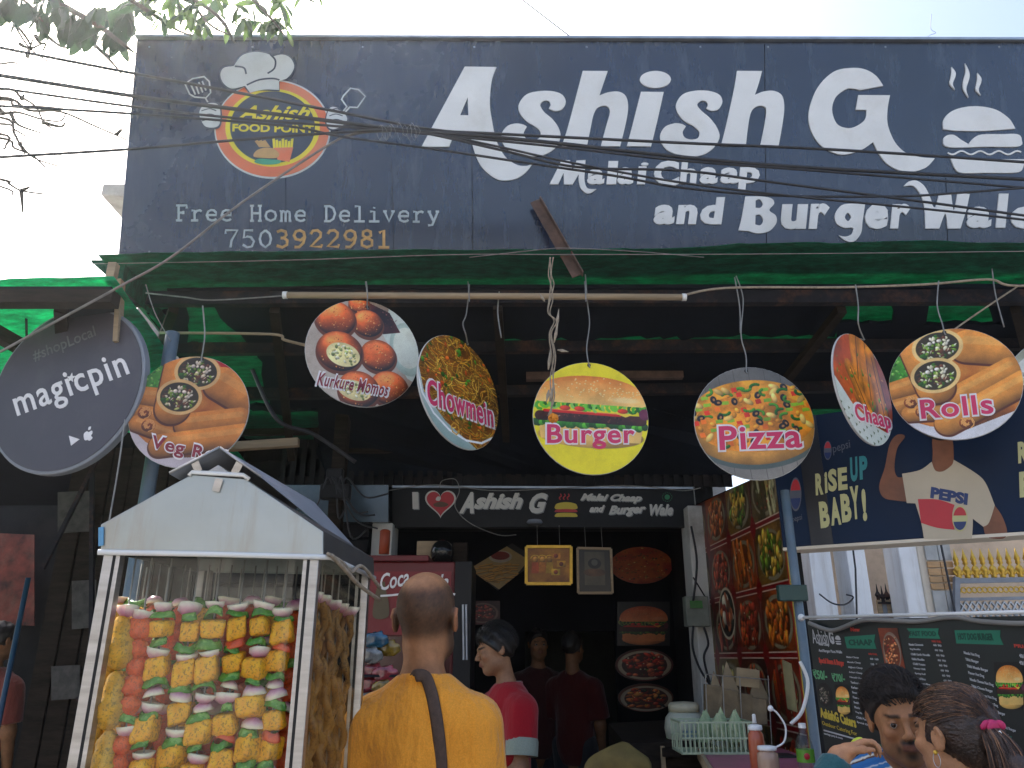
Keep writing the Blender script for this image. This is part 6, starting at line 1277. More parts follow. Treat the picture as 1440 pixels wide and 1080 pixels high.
# tufts of hair strands
def strands(name, T_, seeds, m, parent):
    b = MB()
    for pts, r_ in seeds: b.tube([T_ @ Vector(p) for p in pts], [r_*k for k in np.linspace(1, .25, len(pts))], 4, close=False)
    b.build(name, m, parent, smooth=True)
def swept(n, seed, front, side=-.5, ln=.045):
    rr_ = random.Random(seed); out = []
    while len(out) < n:
        a = rr_.uniform(-3.14, 3.14); th_ = rr_.uniform(.12, 1.62); n_ = Vector((math.sin(a)*math.sin(th_), -math.cos(a)*math.sin(th_), math.cos(th_))); p = Vector((n_.x*.082, .014+n_.y*.103, .038+n_.z*.100))
        if p.y < -.03 and p.z < front-.016: continue
        if p.z < -.03 and p.y < .03: continue
        if -.03 <= p.y < .03 and p.z < .012: continue
        back = Vector((side+rr_.uniform(-.25, .25), .75 if p.y < 0 else .25, .55 if p.z < .09 and p.y < 0 else -.35)); back = (back-n_*back.dot(n_)).normalized(); L = ln*rr_.uniform(.6, 1.2); k = rr_.uniform(.004, .012)
        out.append(([p-n_*.004, p+n_*k*.7+back*L*.35, p+n_*k+back*L*.7, p+n_*k*.6+back*L], .0015))
    return out
strands('swept_hair', Th2, swept(1300, 8, .056, .1, .05), M['hair'], py)
# ---- two dim figures inside -----------------------------------------------
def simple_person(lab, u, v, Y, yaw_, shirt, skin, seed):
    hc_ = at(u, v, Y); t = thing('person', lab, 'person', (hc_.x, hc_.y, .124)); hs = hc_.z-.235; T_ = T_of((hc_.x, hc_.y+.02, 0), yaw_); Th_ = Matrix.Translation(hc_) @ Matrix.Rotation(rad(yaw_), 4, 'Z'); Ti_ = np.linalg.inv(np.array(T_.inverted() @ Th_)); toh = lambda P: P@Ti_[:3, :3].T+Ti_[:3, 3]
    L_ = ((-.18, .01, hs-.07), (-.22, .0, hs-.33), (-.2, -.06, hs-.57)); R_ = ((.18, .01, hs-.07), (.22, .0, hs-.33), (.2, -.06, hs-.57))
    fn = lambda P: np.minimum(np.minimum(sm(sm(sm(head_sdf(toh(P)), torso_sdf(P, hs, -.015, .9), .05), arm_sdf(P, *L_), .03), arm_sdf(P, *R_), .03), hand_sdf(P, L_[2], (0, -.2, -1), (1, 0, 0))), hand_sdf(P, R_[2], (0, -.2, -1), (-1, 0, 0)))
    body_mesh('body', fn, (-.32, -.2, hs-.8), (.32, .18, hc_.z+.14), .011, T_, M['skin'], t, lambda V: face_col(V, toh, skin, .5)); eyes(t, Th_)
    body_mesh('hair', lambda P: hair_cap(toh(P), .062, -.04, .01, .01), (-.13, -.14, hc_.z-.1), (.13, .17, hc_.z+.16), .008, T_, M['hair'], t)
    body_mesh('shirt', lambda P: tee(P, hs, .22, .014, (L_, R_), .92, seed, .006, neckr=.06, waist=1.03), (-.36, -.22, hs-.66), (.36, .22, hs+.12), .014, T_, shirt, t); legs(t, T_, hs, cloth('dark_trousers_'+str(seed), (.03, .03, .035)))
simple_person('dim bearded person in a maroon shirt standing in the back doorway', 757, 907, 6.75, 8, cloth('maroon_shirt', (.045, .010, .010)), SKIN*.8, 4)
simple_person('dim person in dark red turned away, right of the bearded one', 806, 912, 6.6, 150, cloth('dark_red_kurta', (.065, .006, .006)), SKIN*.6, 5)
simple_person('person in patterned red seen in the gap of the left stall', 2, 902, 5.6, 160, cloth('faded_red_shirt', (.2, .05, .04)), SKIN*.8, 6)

simple_person('person in orange clothing mostly out of frame at right', 1500, 1035, 2.3, 190, cloth('orange_clothing', (.55, .12, .02)), SKIN, 8)
# ---- man with moustache, seated ---------------------------------------------
hc3 = at(1265, 1012, 2.36); 
pmn = thing('person', 'person with dark swept hair and moustache in blue striped shirt', 'person', (hc3.x, hc3.y, 0))
T3 = T_of((hc3.x+.02, hc3.y+.06, 0), -22); Th3 = Matrix.Translation(hc3) @ Matrix.Rotation(rad(-16), 4, 'Z') @ Matrix.Rotation(rad(5), 4, 'X') @ Matrix.Rotation(rad(-5), 4, 'Y') @ Matrix.Scale(.97, 4); Ti3 = np.linalg.inv(np.array(T3.inverted() @ Th3)); H3 = hc3.z-.158
th3 = lambda P: P@Ti3[:3, :3].T+Ti3[:3, 3]
a3L = ((-.205, .0, H3-.06), (-.24, -.10, H3-.30), (-.10, -.27, H3-.30)); a3R = ((.185, .0, H3-.07), (.24, -.08, H3-.30), (.16, -.27, H3-.36))
def fn_m3(P):
    d = head_sdf(th3(P), k=.95); d = sm(d, torso_sdf(P, H3, -.018, .95), .05)
    for a in (a3L, a3R): d = sm(d, arm_sdf(P, *a), .03)
    d = np.minimum(d, hand_sdf(P, a3L[2], (.8, -.4, 0), (0, 0, -1), .5)); return np.minimum(d, hand_sdf(P, a3R[2], (-.5, -.8, 0), (0, 0, -1), .5))
body_mesh('body', fn_m3, (-.32, -.42, H3-.62), (.32, .18, H3-.05), .009, T3, M['skin'], pmn, lambda V: np.tile(SKIN, (len(V), 1))) if False else None
body_mesh('body', fn_m3, (-.32, -.42, H3-.62), (.32, .18, hc3.z+.13), .0052, T3, M['skin'], pmn, lambda V: face_col(V, th3, SKIN*1.05, 1.15, goatee=1.0))
eyes(pmn, Th3, (-.1, .05))
def fn_h3(P):
    h = th3(P); d = hair_cap(h, .072, -.045, .014, .016, n=.5)
    return d
body_mesh('hair', fn_h3, (-.2, -.2, hc3.z-.12), (.2, .22, hc3.z+.18), .005, T3, mat('brown_black_hair', (.022, .014, .010), .75, var=.6, scale=26, stretch=(1, .3, 1), bmp=.3, bscale=150), pmn)
rh = random.Random(12); S_ = []
for k in range(900):
    a = rh.uniform(-1.25, 1.25); z = rh.uniform(0, 1); th_ = rh.uniform(.05, 1.0)
    n_ = Vector((math.sin(a)*math.sin(th_*1.5), -math.cos(a)*math.sin(th_*1.3)*.9, math.cos(th_*1.3))); p = Vector((n_.x*.090, .014+n_.y*.104, .038+n_.z*.106)); sw = Vector((-.6+rh.uniform(-.3, .3), -.3+rh.uniform(-.4, .4), .35)); sw = sw-n_*sw.dot(n_)*.8
    if p.z < .068 and p.y < -.02: continue
    S_.append(([p-n_*.006, p+n_*.005+sw*.015, p+n_*.006+sw*.034+Vector((0, 0, -.006))], .0013))
strands('hair_strands', Th3, S_, M['hair'], pmn)
strands('swept_hair', Th3, swept(1500, 3, .066), bpy.data.materials['brown_black_hair'], pmn)
def stripe(V, toh=None):
    u_ = V[:, 2]*1.0+.35*np.abs(V[:, 0])+.25*V[:, 1]; p = (u_/.052) % 1; C_ = np.tile(np.array((.035, .13, .36)), (len(V), 1)); C_ = mixa(C_, (.05, .22, .50), ss(np.abs(p-.75), .0, .2)*.4)
    C_ = mixa(C_, (.10, .05, .03), ss(-np.abs(p-.10), -.085, -.06)); C_ = mixa(C_, (.70, .68, .60), ss(-np.abs(p-.19), -.075, -.05)); C_ = mixa(C_, (.50, .55, .60), ss(-np.abs(p-.55), -.035, -.02)); return C_
body_mesh('shirt', lambda P: tee(P, H3, .40, .016, (a3L, a3R), 1.06, .7, .006, neckr=.070, waist=1.05), (-.37, -.3, H3-.66), (.37, .22, H3+.12), .0052, T3, M['cloth_tint'], pmn, stripe)
for s_ in (-1, 1):
    q = [Vector((s_*.068, .03, H3+.075)), Vector((s_*.075, -.04, H3+.035)), Vector((s_*.045, -.095, H3-.02)), Vector((s_*.012, -.108, H3-.055))]
    b = MB(); b.tube([T3 @ p for p in smooth_path(q, 5)], .017, 8, flat=Vector((s_*.7, -1, .5)), fs=.3); b.build('collar', mat('collar_cream_blue', (.25, .38, .55), .8, var=.4, scale=25), pmn, smooth=True)
legs(pmn, T3, H3, cloth('grey_trousers', (.06, .06, .07)), hip=.84)

# ---- woman with ponytail, from behind ----------------------------------------
hc4 = at(1342, 1036, 2.06)
pw_ = thing('person', 'person with brown ponytail and teal sleeve, seen from behind at right', 'person', (hc4.x, hc4.y, 0))
T4 = T_of((hc4.x+.02, hc4.y-.02, 0), -140); Th4 = Matrix.Translation(hc4) @ Matrix.Rotation(rad(-156), 4, 'Z') @ Matrix.Rotation(rad(2), 4, 'X') @ Matrix.Scale(.93, 4); Ti4 = np.linalg.inv(np.array(T4.inverted() @ Th4)); H4 = hc4.z-.215
th4 = lambda P: P@Ti4[:3, :3].T+Ti4[:3, 3]
W4 = T4.inverted() @ at(1180, 1064, 1.9); E4 = T4.inverted() @ (at(1140, 1128, 1.84)+Vector((-.01, 0, -.06)))
a4L = ((-.16, .0, H4-.06), tuple(E4), tuple(W4)); a4R = ((.16, .0, H4-.06), (.2, -.05, H4-.30), (.12, -.2, H4-.38))
hd4 = (T4.inverted().to_3x3() @ Vector((.85, .1, .42)))
def fn_w(P):
    d = head_sdf(th4(P), k=.8); d = sm(d, torso_sdf(P, H4, -.02, .82), .05)
    for a in (a4L, a4R): d = sm(d, arm_sdf(P, *a, r=(.042, .036, .024)), .03)
    d = sm(d, hand_sdf(P, tuple(W4), tuple(hd4), tuple(T4.inverted().to_3x3() @ Vector((.3, -.2, -.9))), .55, .72), .006); return np.minimum(d, hand_sdf(P, a4R[2], (-.2, -.9, 0), (0, 0, -1), .5, .85))
body_mesh('body', fn_w, (min(-.36, E4.x-.08, W4.x-.14), min(-.42, E4.y-.08, W4.y-.14), min(H4-.50, E4.z-.07)), (max(.32, E4.x+.08, W4.x+.14), max(.30, E4.y+.08, W4.y+.14), hc4.z+.12), .0055, T4, M['skin'], pw_, lambda V: face_col(V, th4, SKIN2*1.05)); eyes(pw_, Th4)
def hair_w(P):
    h = th4(P); x, y, z = h[..., 0], h[..., 1], h[..., 2]
    d = s_ell(h, (0, .016, .036), (.084, .106, .096)); d = sm(d, s_ell(h, (0, .07, -.01), (.062, .05, .07)), .04)
    face_cut = np.maximum(np.where(z > .045, -(y+.078)-(z-.045)*.35, -(y+.012)+(z-.045)*.55), -1); nk = (-.075-z)
    ridge = .0016*np.sin(150*np.arctan2(x, z-.01)+20*y)+.001*np.sin(260*np.arctan2(x, z)+9)
    return smx(smx(d+ridge, face_cut, .006), nk, .01)
M['hair_brown'] = mat('brown_hair', (.035, .018, .012), .32, var=.7, scale=8, stretch=(3, 1, 3), bmp=.8, bscale=60)
body_mesh('hair', hair_w, (-.2, -.2, hc4.z-.13), (.2, .2, hc4.z+.16), .0048, T4, M['hair_brown'], pw_)
S_ = []; rh = random.Random(5); knot = Vector((.015, .118, .025))
for k in range(760):
    ph = rh.uniform(-1.7, 1.7)*(1 if rh.random() < .9 else 1.1); st_ = rh.uniform(-.55, .75); pts = []
    for j in range(7):
        t_ = j/6; yy = -.070+st_*.03+(knot.y+.070)*t_; w_ = math.sqrt(max(.02, 1-((yy-.016)/.114)**2)); a = ph*(1-.35*t_); p = Vector((math.sin(a)*.0865*w_, yy, .036+math.cos(a)*.0985*w_)); 
        if t_ > .8: p = p.lerp(knot, (t_-.8)*2.5)
        pts.append(p+Vector((rh.uniform(-1, 1), 0, rh.uniform(-1, 1)))*.0012)
    if abs(ph) > 1.35 and pts[0].y < 0: pts = pts[2:]
    S_.append((pts, .0012))
strands('hair_strands', Th4, S_[:560], M['hair_brown'], pw_); strands('hair_highlights', Th4, S_[560:], mat('auburn_hair', (.16, .075, .035), .35, var=.5, scale=30), pw_)
S_ = []
for k in range(520):
    a = rh.random()*6.28; q = math.sqrt(rh.random()); o_ = Vector((math.cos(a), math.sin(a)*.9, 0))*q; pts = []
    for j in range(9):
        t_ = j/8; c_ = knot+Vector((.02*t_+.012*math.sin(3*t_), .035*math.sin(min(1, t_*2.4)*1.57)+.02*t_, -.235*t_**1.15)); w_ = .012+.034*math.sin(math.pi*min(1, t_*.8+.12)); pts.append(c_+o_*w_+Vector((rh.uniform(-1, 1), rh.uniform(-1, 1), 0))*.0015)
    S_.append((pts, .0013))
strands('ponytail', Th4, S_[:400], M['hair_brown'], pw_); strands('ponytail_highlights', Th4, S_[400:], bpy.data.materials['auburn_hair'], pw_)
body_mesh('ponytail_core', lambda P: sm(s_cap(th4(P), tuple(knot), (.03, .165, -.06), .012, .036), s_cap(th4(P), (.03, .165, -.06), (.045, .17, -.20), .036, .02), .02), (-.25, -.25, hc4.z-.28), (.25, .3, hc4.z+.1), .008, T4, M['hair_brown'], pw_)
b = MB(); kc = Th4 @ (knot+Vector((0, .006, 0))); ax_ = (Th4.to_3x3() @ Vector((.1, .9, -.25))).normalized(); b.lathe(kc, [(.013, -.010), (.019, -.008), (.020, .008), (.013, .010)], 14, ax_)
for s_ in (-1, 1): b.ball(kc+Vector((s_*.018, -.004, .008)), (.016, .006, .010), 8, 6, Euler((.4, s_*.5, .3)))
b.build('hair_band', mat('magenta_band', (.5, .02, .12), .6), pw_, smooth=True)
b = MB(); b.tube(smooth_path([kc+Vector((.002, -.02, -.004)), kc+Vector((.006, -.024, -.02)), kc+Vector((.0, -.022, -.04))], 4), .004, 6); b.build('hair_clip', M['white_plastic'], pw_, smooth=True)
ep = Th4 @ Vector((.083, -.012+.014, -.034)); b = MB(); b.ball(ep, .0055, 8, 6); b.build('earring', M['gold'], pw_, smooth=True)
b = MB(); b.tube([ep+Vector((0, .014*math.sin(a)*.5, -.016+.016*math.cos(a)))+Vector((-.012*math.sin(a)*.4, 0, 0)) for a in np.linspace(0, 6.28, 18)], .0009, 4); b.build('hoop', M['metal_edge'], pw_)
M['teal'] = cloth('teal_cotton', (.02, .085, .10), .4)
def dress(P):
    d = tee(P, H4, .27, .012, (a4R,), .83, 3.3, .005, neckr=.062, waist=1.0)
    s_ = sm(s_cap(P, a4L[0], a4L[1], .058, .050), s_cap(P, a4L[1], tuple(Vector(a4L[1]).lerp(Vector(a4L[2]), .95)), .050, .036), .03); u_ = (np.array(a4L[2])-np.array(a4L[1])); u_ /= np.linalg.norm(u_); s_ = smx(s_, (P-np.array(Vector(a4L[1]).lerp(Vector(a4L[2]), .93)))@u_, .005)
    return sm(d, s_+folds(P, H4, .004, 2), .03)
body_mesh('tunic', dress, (min(-.42, E4.x-.09), min(-.45, E4.y-.09, W4.y-.08), H4-.66), (max(.34, E4.x+.09, W4.x+.08), max(.35, E4.y+.09), max(H4+.1, W4.z+.08)), .009, T4, M['teal'], pw_)
b = MB(); b.tube(smooth_path([T4 @ Vector(p) for p in ((-.075, .03, H4+.06), (-.05, .1, H4+.035), (.0, .13, H4+.02), (.07, .1, H4+.03), (.1, 0, H4+.04))], 5), .02, 8, fs=.5); b.build('white_scarf', M['trim_white'], pw_, smooth=True)
legs(pw_, T4, H4, M['teal'], hip=.8)
lw = thing('lime_wedge', 'bright green lime wedge held in the raised hand', 'lime wedge', at(1203, 1044, 1.92))
b = MB(); b.ball(at(1205, 1044, 1.915), (.017, .011, .009), 12, 8, Euler((0, -.5, 0))); b.build('flesh', mat('lime_flesh', (.45, .55, .03), .4, var=.25, scale=60), lw, smooth=True)
b = MB(); b.ball(at(1205, 1047, 1.922), (.018, .011, .007), 12, 8, Euler((0, -.5, 0))); b.build('rind', mat('lime_rind', (.12, .3, .03), .4), lw, smooth=True)
# ------------------------------------------------------------------ inner sign over the shop opening
YI = 5.74
IP = Plane(at(560, 740, YI), (1, 0, 0), (0, -.06, 1))
isn = thing('inner_signboard', 'long black signboard with red heart above the shop opening', 'signboard', at(765, 742, YI))
q = [IP.px(552, 742), IP.px(976, 742), IP.px(976, 688), IP.px(552, 686)]
b = MB(); b.hexa([IP.w(x, y, -.06) for x, y in q]+[IP.w(x, y, 0) for x, y in q]); b.build('panel', mat('black_sign', (.010, .011, .013), .5, var=.3, spec=.25), isn, bevel=.004)
b = MB(); b.bar(IP.w(q[3][0], q[3][1]+.008, .0), IP.w(q[2][0], q[2][1]+.008, .0), .02, .016); b.build('top_strip', M['metal_edge'], isn)
def i8(x, y, *k): return (540+x/3.2727, 670+y/3.2727)+k
M['cream_print'] = flatmat('cream_print', (.62, .60, .54)); M['red_print'] = flatmat('red_print', (.50, .02, .03)); M['yellow_print'] = flatmat('yellow_print', (.6, .45, .03)); M['grey_print'] = flatmat('grey_print', (.25, .25, .25))
def iw(s, p0, p1, p2, sh=.2, bold=.05, m='cream_print'):
    d = 1.2
    word(s, tuple(np.array(p0)+d), tuple(np.array(p1)+d), tuple(np.array(p2)+d), bold, sh, isn, IP, M['grey_print'], .001, .0006)
    word(s, p0, p1, p2, bold, sh, isn, IP, M[m], .0035, .0006)
iw('I', i8(132, 150), i8(160, 150), i8(130, 72), 0, .07)
for s, x0, x1, y0, y1 in (('A', 345, 425, 72, 170), ('shish', 412, 645, 76, 150), ('G', 664, 755, 76, 170)): iw(s, i8(x0, y1), i8(x1-12, y1), i8(x0+12, y0), .22)
iw('Malai Chaap', i8(900, 120), i8(1180, 125), i8(912, 78)); iw('and', i8(944, 165), i8(1010, 165), i8(950, 132)); iw('Burger', i8(1032, 188), i8(1200, 180), i8(1040, 135)); iw('Wale', i8(1218, 180), i8(1328, 180), i8(1222, 128))
hrt = lambda cx_, cy_, r_: [i8(cx_+r_*16*math.sin(t)**3/16, cy_-r_*(13*math.cos(t)-5*math.cos(2*t)-2*math.cos(3*t)-math.cos(4*t))/16) for t in np.linspace(0, 6.283, 30, endpoint=False)]
for r_, m, z in ((71, 'cream_print', .001), (63, 'red_print', .003)): b = MB(); fit_shape(b, IP, [hrt(260, 118, r_)], z, .0006); b.build('heart', M[m], isn)
b = MB(); b.cur = 0; fit_shape(b, IP, [[i8(240, 100), i8(250, 92), i8(262, 98), i8(255, 112), i8(240, 110)]], .0048, .0006); b.build('heart_mark', M['cream_print'], isn)
b = MB(); fit_shape(b, IP, [[i8(228, 128), i8(262, 116), i8(296, 128), i8(280, 140), i8(240, 140)]], .0048, .0006); b.build('heart_mark', flatmat('brown_print', (.12, .05, .02)), isn)
for ys, m in (((118, 150), 'yellow_print'), ((150, 164), 'red_print'), ((167, 186), 'yellow_print')):
    y0_, y1_ = ys; b = MB(); fit_shape(b, IP, [[i8(790, y1_), i8(788, (y0_+y1_)/2), i8(800, y0_+(2 if y0_ > 120 else 6)), i8(838, y0_), i8(876, y0_+(2 if y0_ > 120 else 6)), i8(888, (y0_+y1_)/2), i8(886, y1_), i8(838, y1_)]], .002, .0006); b.build('burger_mark', M[m], isn)
b = MB()
for k in (812, 830, 848): stroke(b, IP, [i8(k, 108), i8(k-5, 98), i8(k+4, 90), i8(k, 80)], .008, .003, smooth=3)
b.build('steam_mark', M['red_print'], isn)
b = MB(); fit_shape(b, IP, [[i8(1303+12*math.cos(t), 95+12*math.sin(t)) for t in np.linspace(0, 6.28, 12, endpoint=False)]], .003, .0006)
for k in range(16):
    a = k*math.pi/8; c_ = i8(1303+22*math.cos(a), 95+20*math.sin(a)); fit_shape(b, IP, [[(c_[0]+.5, c_[1]+.5, 1), (c_[0]+.5, c_[1]-.5, 1), (c_[0]-.5, c_[1]-.5, 1), (c_[0]-.5, c_[1]+.5, 1)]], .003, .0006)
b.build('green_mark', flatmat('green_print', (.02, .2, .08)), isn)
for i, pts in enumerate(([(545, 690), (600, 682), (640, 684), (700, 690), (800, 686), (860, 683), (905, 684), (960, 690), (985, 686)], [(618, 686), (622, 676), (640, 674), (646, 690), (640, 712), (660, 735), (700, 752), (726, 752)], [(975, 684), (978, 720), (974, 760)])):
    b = MB(); b.tube(smooth_path([at(u, v, YI-.08) for u, v in pts], 6), .0035, 5); b.build('slack_wire', M['wire'], smooth=True, label=['grey wire sagging along the top of the inner sign', 'loose wire looping from heart sign down across it', 'wire hanging at right end of the inner sign'][i], cat='wire')
b = MB(); b.lathe(at(752, 737, YI-.05), [(.05, 0), (.06, .012), (.05, .03)], 16); b.build('round_cap_light', M['grey_paint'], label='small round cap under the middle of the inner sign', cat='ceiling lamp')

# ------------------------------------------------------------------ pictures, murals and things in the shop
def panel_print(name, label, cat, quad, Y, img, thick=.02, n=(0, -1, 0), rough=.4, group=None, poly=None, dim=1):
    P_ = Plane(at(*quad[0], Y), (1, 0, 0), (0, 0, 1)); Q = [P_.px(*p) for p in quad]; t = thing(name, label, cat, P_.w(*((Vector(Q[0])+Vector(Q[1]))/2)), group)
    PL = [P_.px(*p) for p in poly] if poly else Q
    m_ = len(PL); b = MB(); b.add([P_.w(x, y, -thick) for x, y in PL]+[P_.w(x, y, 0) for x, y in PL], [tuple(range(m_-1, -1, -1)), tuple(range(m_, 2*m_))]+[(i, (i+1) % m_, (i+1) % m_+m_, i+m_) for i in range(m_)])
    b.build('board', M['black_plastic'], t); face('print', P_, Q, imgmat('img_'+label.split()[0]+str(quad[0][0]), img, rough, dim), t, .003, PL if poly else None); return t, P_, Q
el = lambda cx_, cy_, rx, ry: [(cx_+rx*math.cos(a), cy_-ry*math.sin(a)) for a in np.linspace(0, 6.28, 28, endpoint=False)]
YM = YP-.06
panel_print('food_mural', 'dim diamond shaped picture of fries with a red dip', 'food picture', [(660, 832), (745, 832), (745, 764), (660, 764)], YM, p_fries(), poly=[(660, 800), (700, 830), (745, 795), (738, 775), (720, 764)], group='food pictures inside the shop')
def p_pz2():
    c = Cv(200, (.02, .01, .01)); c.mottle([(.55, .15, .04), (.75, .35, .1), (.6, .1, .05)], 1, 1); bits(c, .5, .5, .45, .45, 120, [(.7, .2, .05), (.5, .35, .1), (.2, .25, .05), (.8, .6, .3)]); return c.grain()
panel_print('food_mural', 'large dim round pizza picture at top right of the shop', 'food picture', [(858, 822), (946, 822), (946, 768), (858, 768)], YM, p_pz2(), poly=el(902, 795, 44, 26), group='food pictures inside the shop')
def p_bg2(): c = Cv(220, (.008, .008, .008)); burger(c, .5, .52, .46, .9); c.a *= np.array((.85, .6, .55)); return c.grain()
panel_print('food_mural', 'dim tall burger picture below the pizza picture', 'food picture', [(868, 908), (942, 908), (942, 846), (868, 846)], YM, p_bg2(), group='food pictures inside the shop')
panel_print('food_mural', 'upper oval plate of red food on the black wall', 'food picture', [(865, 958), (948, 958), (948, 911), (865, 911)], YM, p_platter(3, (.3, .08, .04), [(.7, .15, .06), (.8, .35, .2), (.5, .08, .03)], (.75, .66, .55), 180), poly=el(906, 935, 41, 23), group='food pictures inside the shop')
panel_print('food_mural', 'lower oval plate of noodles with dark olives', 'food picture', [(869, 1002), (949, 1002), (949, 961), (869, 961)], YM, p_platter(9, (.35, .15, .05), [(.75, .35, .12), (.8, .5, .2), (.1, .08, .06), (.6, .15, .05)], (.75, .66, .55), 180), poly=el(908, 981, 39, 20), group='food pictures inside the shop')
panel_print('food_mural', 'dim red tray picture beside the fridge', 'food picture', [(655, 878), (703, 878), (703, 845), (655, 845)], YM, p_platter(12, (.3, .05, .04), [(.5, .2, .15), (.55, .1, .08)], (.5, .35, .3), 120), group='food pictures inside the shop')
# framed pictures hung below the inner sign
def p_gold():
    c = Cv(200, (.55, .33, .06)); c.mottle([(.45, .25, .04), (.75, .5, .12)], 1, 1); r = random.Random(6)
    for k in range(3): x = .2+k*.16; c.ell(x, .35, .06, .09, (.8, .55, .2), shade=.4, tex=.4); c.poly([(x-.07, .42), (x+.07, .42), (x+.09, .72), (x-.09, .72)], (.6, .25+.1*k, .08), tex=.6); c.arc(x, .33, .1, 3.3, 6.1, .02, (.9, .7, .2))
    for k in range(3): x = .66+.12*(k % 2); y = .25+.22*k; c.poly([(x-.1, y-.09), (x+.1, y-.09), (x+.1, y+.08), (x-.1, y+.08)], (.7, .45+.05*k, .12), tex=.7); c.ell(x, y, .05, .06, (.5, .2, .1), shade=.3, tex=.5)
    return c.grain(.1)
def framed(label, quad, Y, img, fw, m):
    t, P_, Q = panel_print('framed_picture', label, 'framed picture', quad, Y, img, .015, group='framed pictures hung over the shop opening')
    for i in range(4):
        a, c = P_.w(*Q[i], .004), P_.w(*Q[(i+1) % 4], .004); b = MB(); b.bar(a, c, .022, fw, tuple((a+c)/2-P_.w(*((Vector(Q[0])+Vector(Q[2]))/2)))); b.build('frame_rail', m, t, bevel=.002)
    for s_ in (.25, .75): b = MB(); p = P_.w(*(Vector(Q[3]).lerp(Vector(Q[2]), s_))); b.tube([p, p+Vector((0, .04, .16))], .002, 4); b.build('hanging_string', M['wire'], t)
framed('gold framed devotional picture hanging at the centre', [(740, 821), (803, 821), (803, 769), (740, 769)], 5.62, p_gold(), .022, M['gold'])
def p_arch():
    c = Cv(150, (.14, .13, .10), 200); c.poly([(.2, .1), (.8, .1), (.8, 1.1), (.2, 1.1)], (.28, .26, .2), tex=.3); c.ell(.5, .45, .2, .16, (.07, .07, .06)); c.ell(.5, .72, .35, .12, (.3, .2, .12), tex=.8); c.ell(.5, .42, .1, .1, (.3, .3, .26)); return c.grain(.1)
framed('tall framed picture right of the gold one', [(813, 834), (861, 834), (859, 772), (812, 771)], 5.62, p_arch(), .018, M['wood_tan'])

# soft drink fridge
M['fridge_red'] = flatmat('fridge_red', (.13, .007, .010))
fr = thing('drinks_fridge', 'red drinks fridge with white script lettering behind the bald person', 'fridge', (at(585, 900, 4.7).x, 4.95, .12))
FPt = Plane(at(515, 1000, 4.7), (1, 0, 0), (0, 0, 1)); x0, zt_ = FPt.px(518, 789); x1, _ = FPt.px(640, 789); zb = .13-FPt.o.z
def fb(a, c, z0, z1, y0=0, y1=.6, m='red_paint', name='cabinet', bevel=0): b = MB(); b.hexa([FPt.w(x, z, y) if 0 else FPt.o+Vector((x, yy, z)) for z in (z0, z1) for x, yy in ((a, y0), (c, y0), (c, y1), (a, y1))]); return b.build(name, M[m] if isinstance(m, str) else m, fr, bevel=bevel)
fb(x0, x1, zb, zt_, .03, .6, 'fridge_red', 'cabinet', .01)
fb(x0-.02, x1-.16, zt_+.001, zt_+.035, .0, .62, 'fridge_red', 'top_lid', .004)
fb(x0+.02, x1-.02, zt_-.42, zt_-.06, .01, .028, flatmat('fridge_header_red', (.20, .008, .012)), 'header_panel')
fb(x0+.02, x1-.02, zb+.1, zt_-.43, .012, .028, flatmat('fridge_door_dark', (.06, .015, .015), .2), 'door')
fb(x1-.0, x1+.10, zb+.05, zt_-.0, .02, .6, 'black_plastic', 'side_frame')
word('Coca', (536, 831), (577, 822), (532, 808), .015, .45, fr, FPt, M['txtwhite'], .0, .0015)
word('Cola', (590, 834), (632, 828), (588, 812), .015, .45, fr, FPt, M['txtwhite'], .0, .0015)
for s_ in (0,):
    b = MB(); stroke(b, FPt, [(535, 838), (560, 836), (600, 828), (640, 836)], .012, .001, smooth=4); b.build('white_swoosh', M['txtwhite'], fr)
# glass bottle print and LED strip
b = MB(); fit_shape(b, FPt, [[(527, 840), (531, 825), (536, 818, 1), (541, 818, 1), (543, 832), (547, 850), (545, 868), (525, 868)]], -.0, .0008); b.build('bottle_print', flatmat('bottle_brown', (.10, .07, .03)), fr)
for uu in (651, 655.5):
    b = MB(); b.tube([at(uu, 850, 4.66), at(uu+1, 928, 4.66)], .007, 6); b.build('door_trim', M['metal_edge'], fr)
lm = bpy.data.materials.new('orange_lamp_glow'); nt_, p_ = nodes(lm); p_.inputs['Base Color'].default_value = (.8, .1, .02, 1); p_.inputs['Emission Color'].default_value = (1, .12, .02, 1); p_.inputs['Emission Strength'].default_value = .55
b = MB(); b.ball(at(655, 822, 4.75), (.018, .02, .055), 12, 8); b.build('indicator_lamp', lm, smooth=True, label='small glowing orange lamp beside the fridge top', cat='lamp')

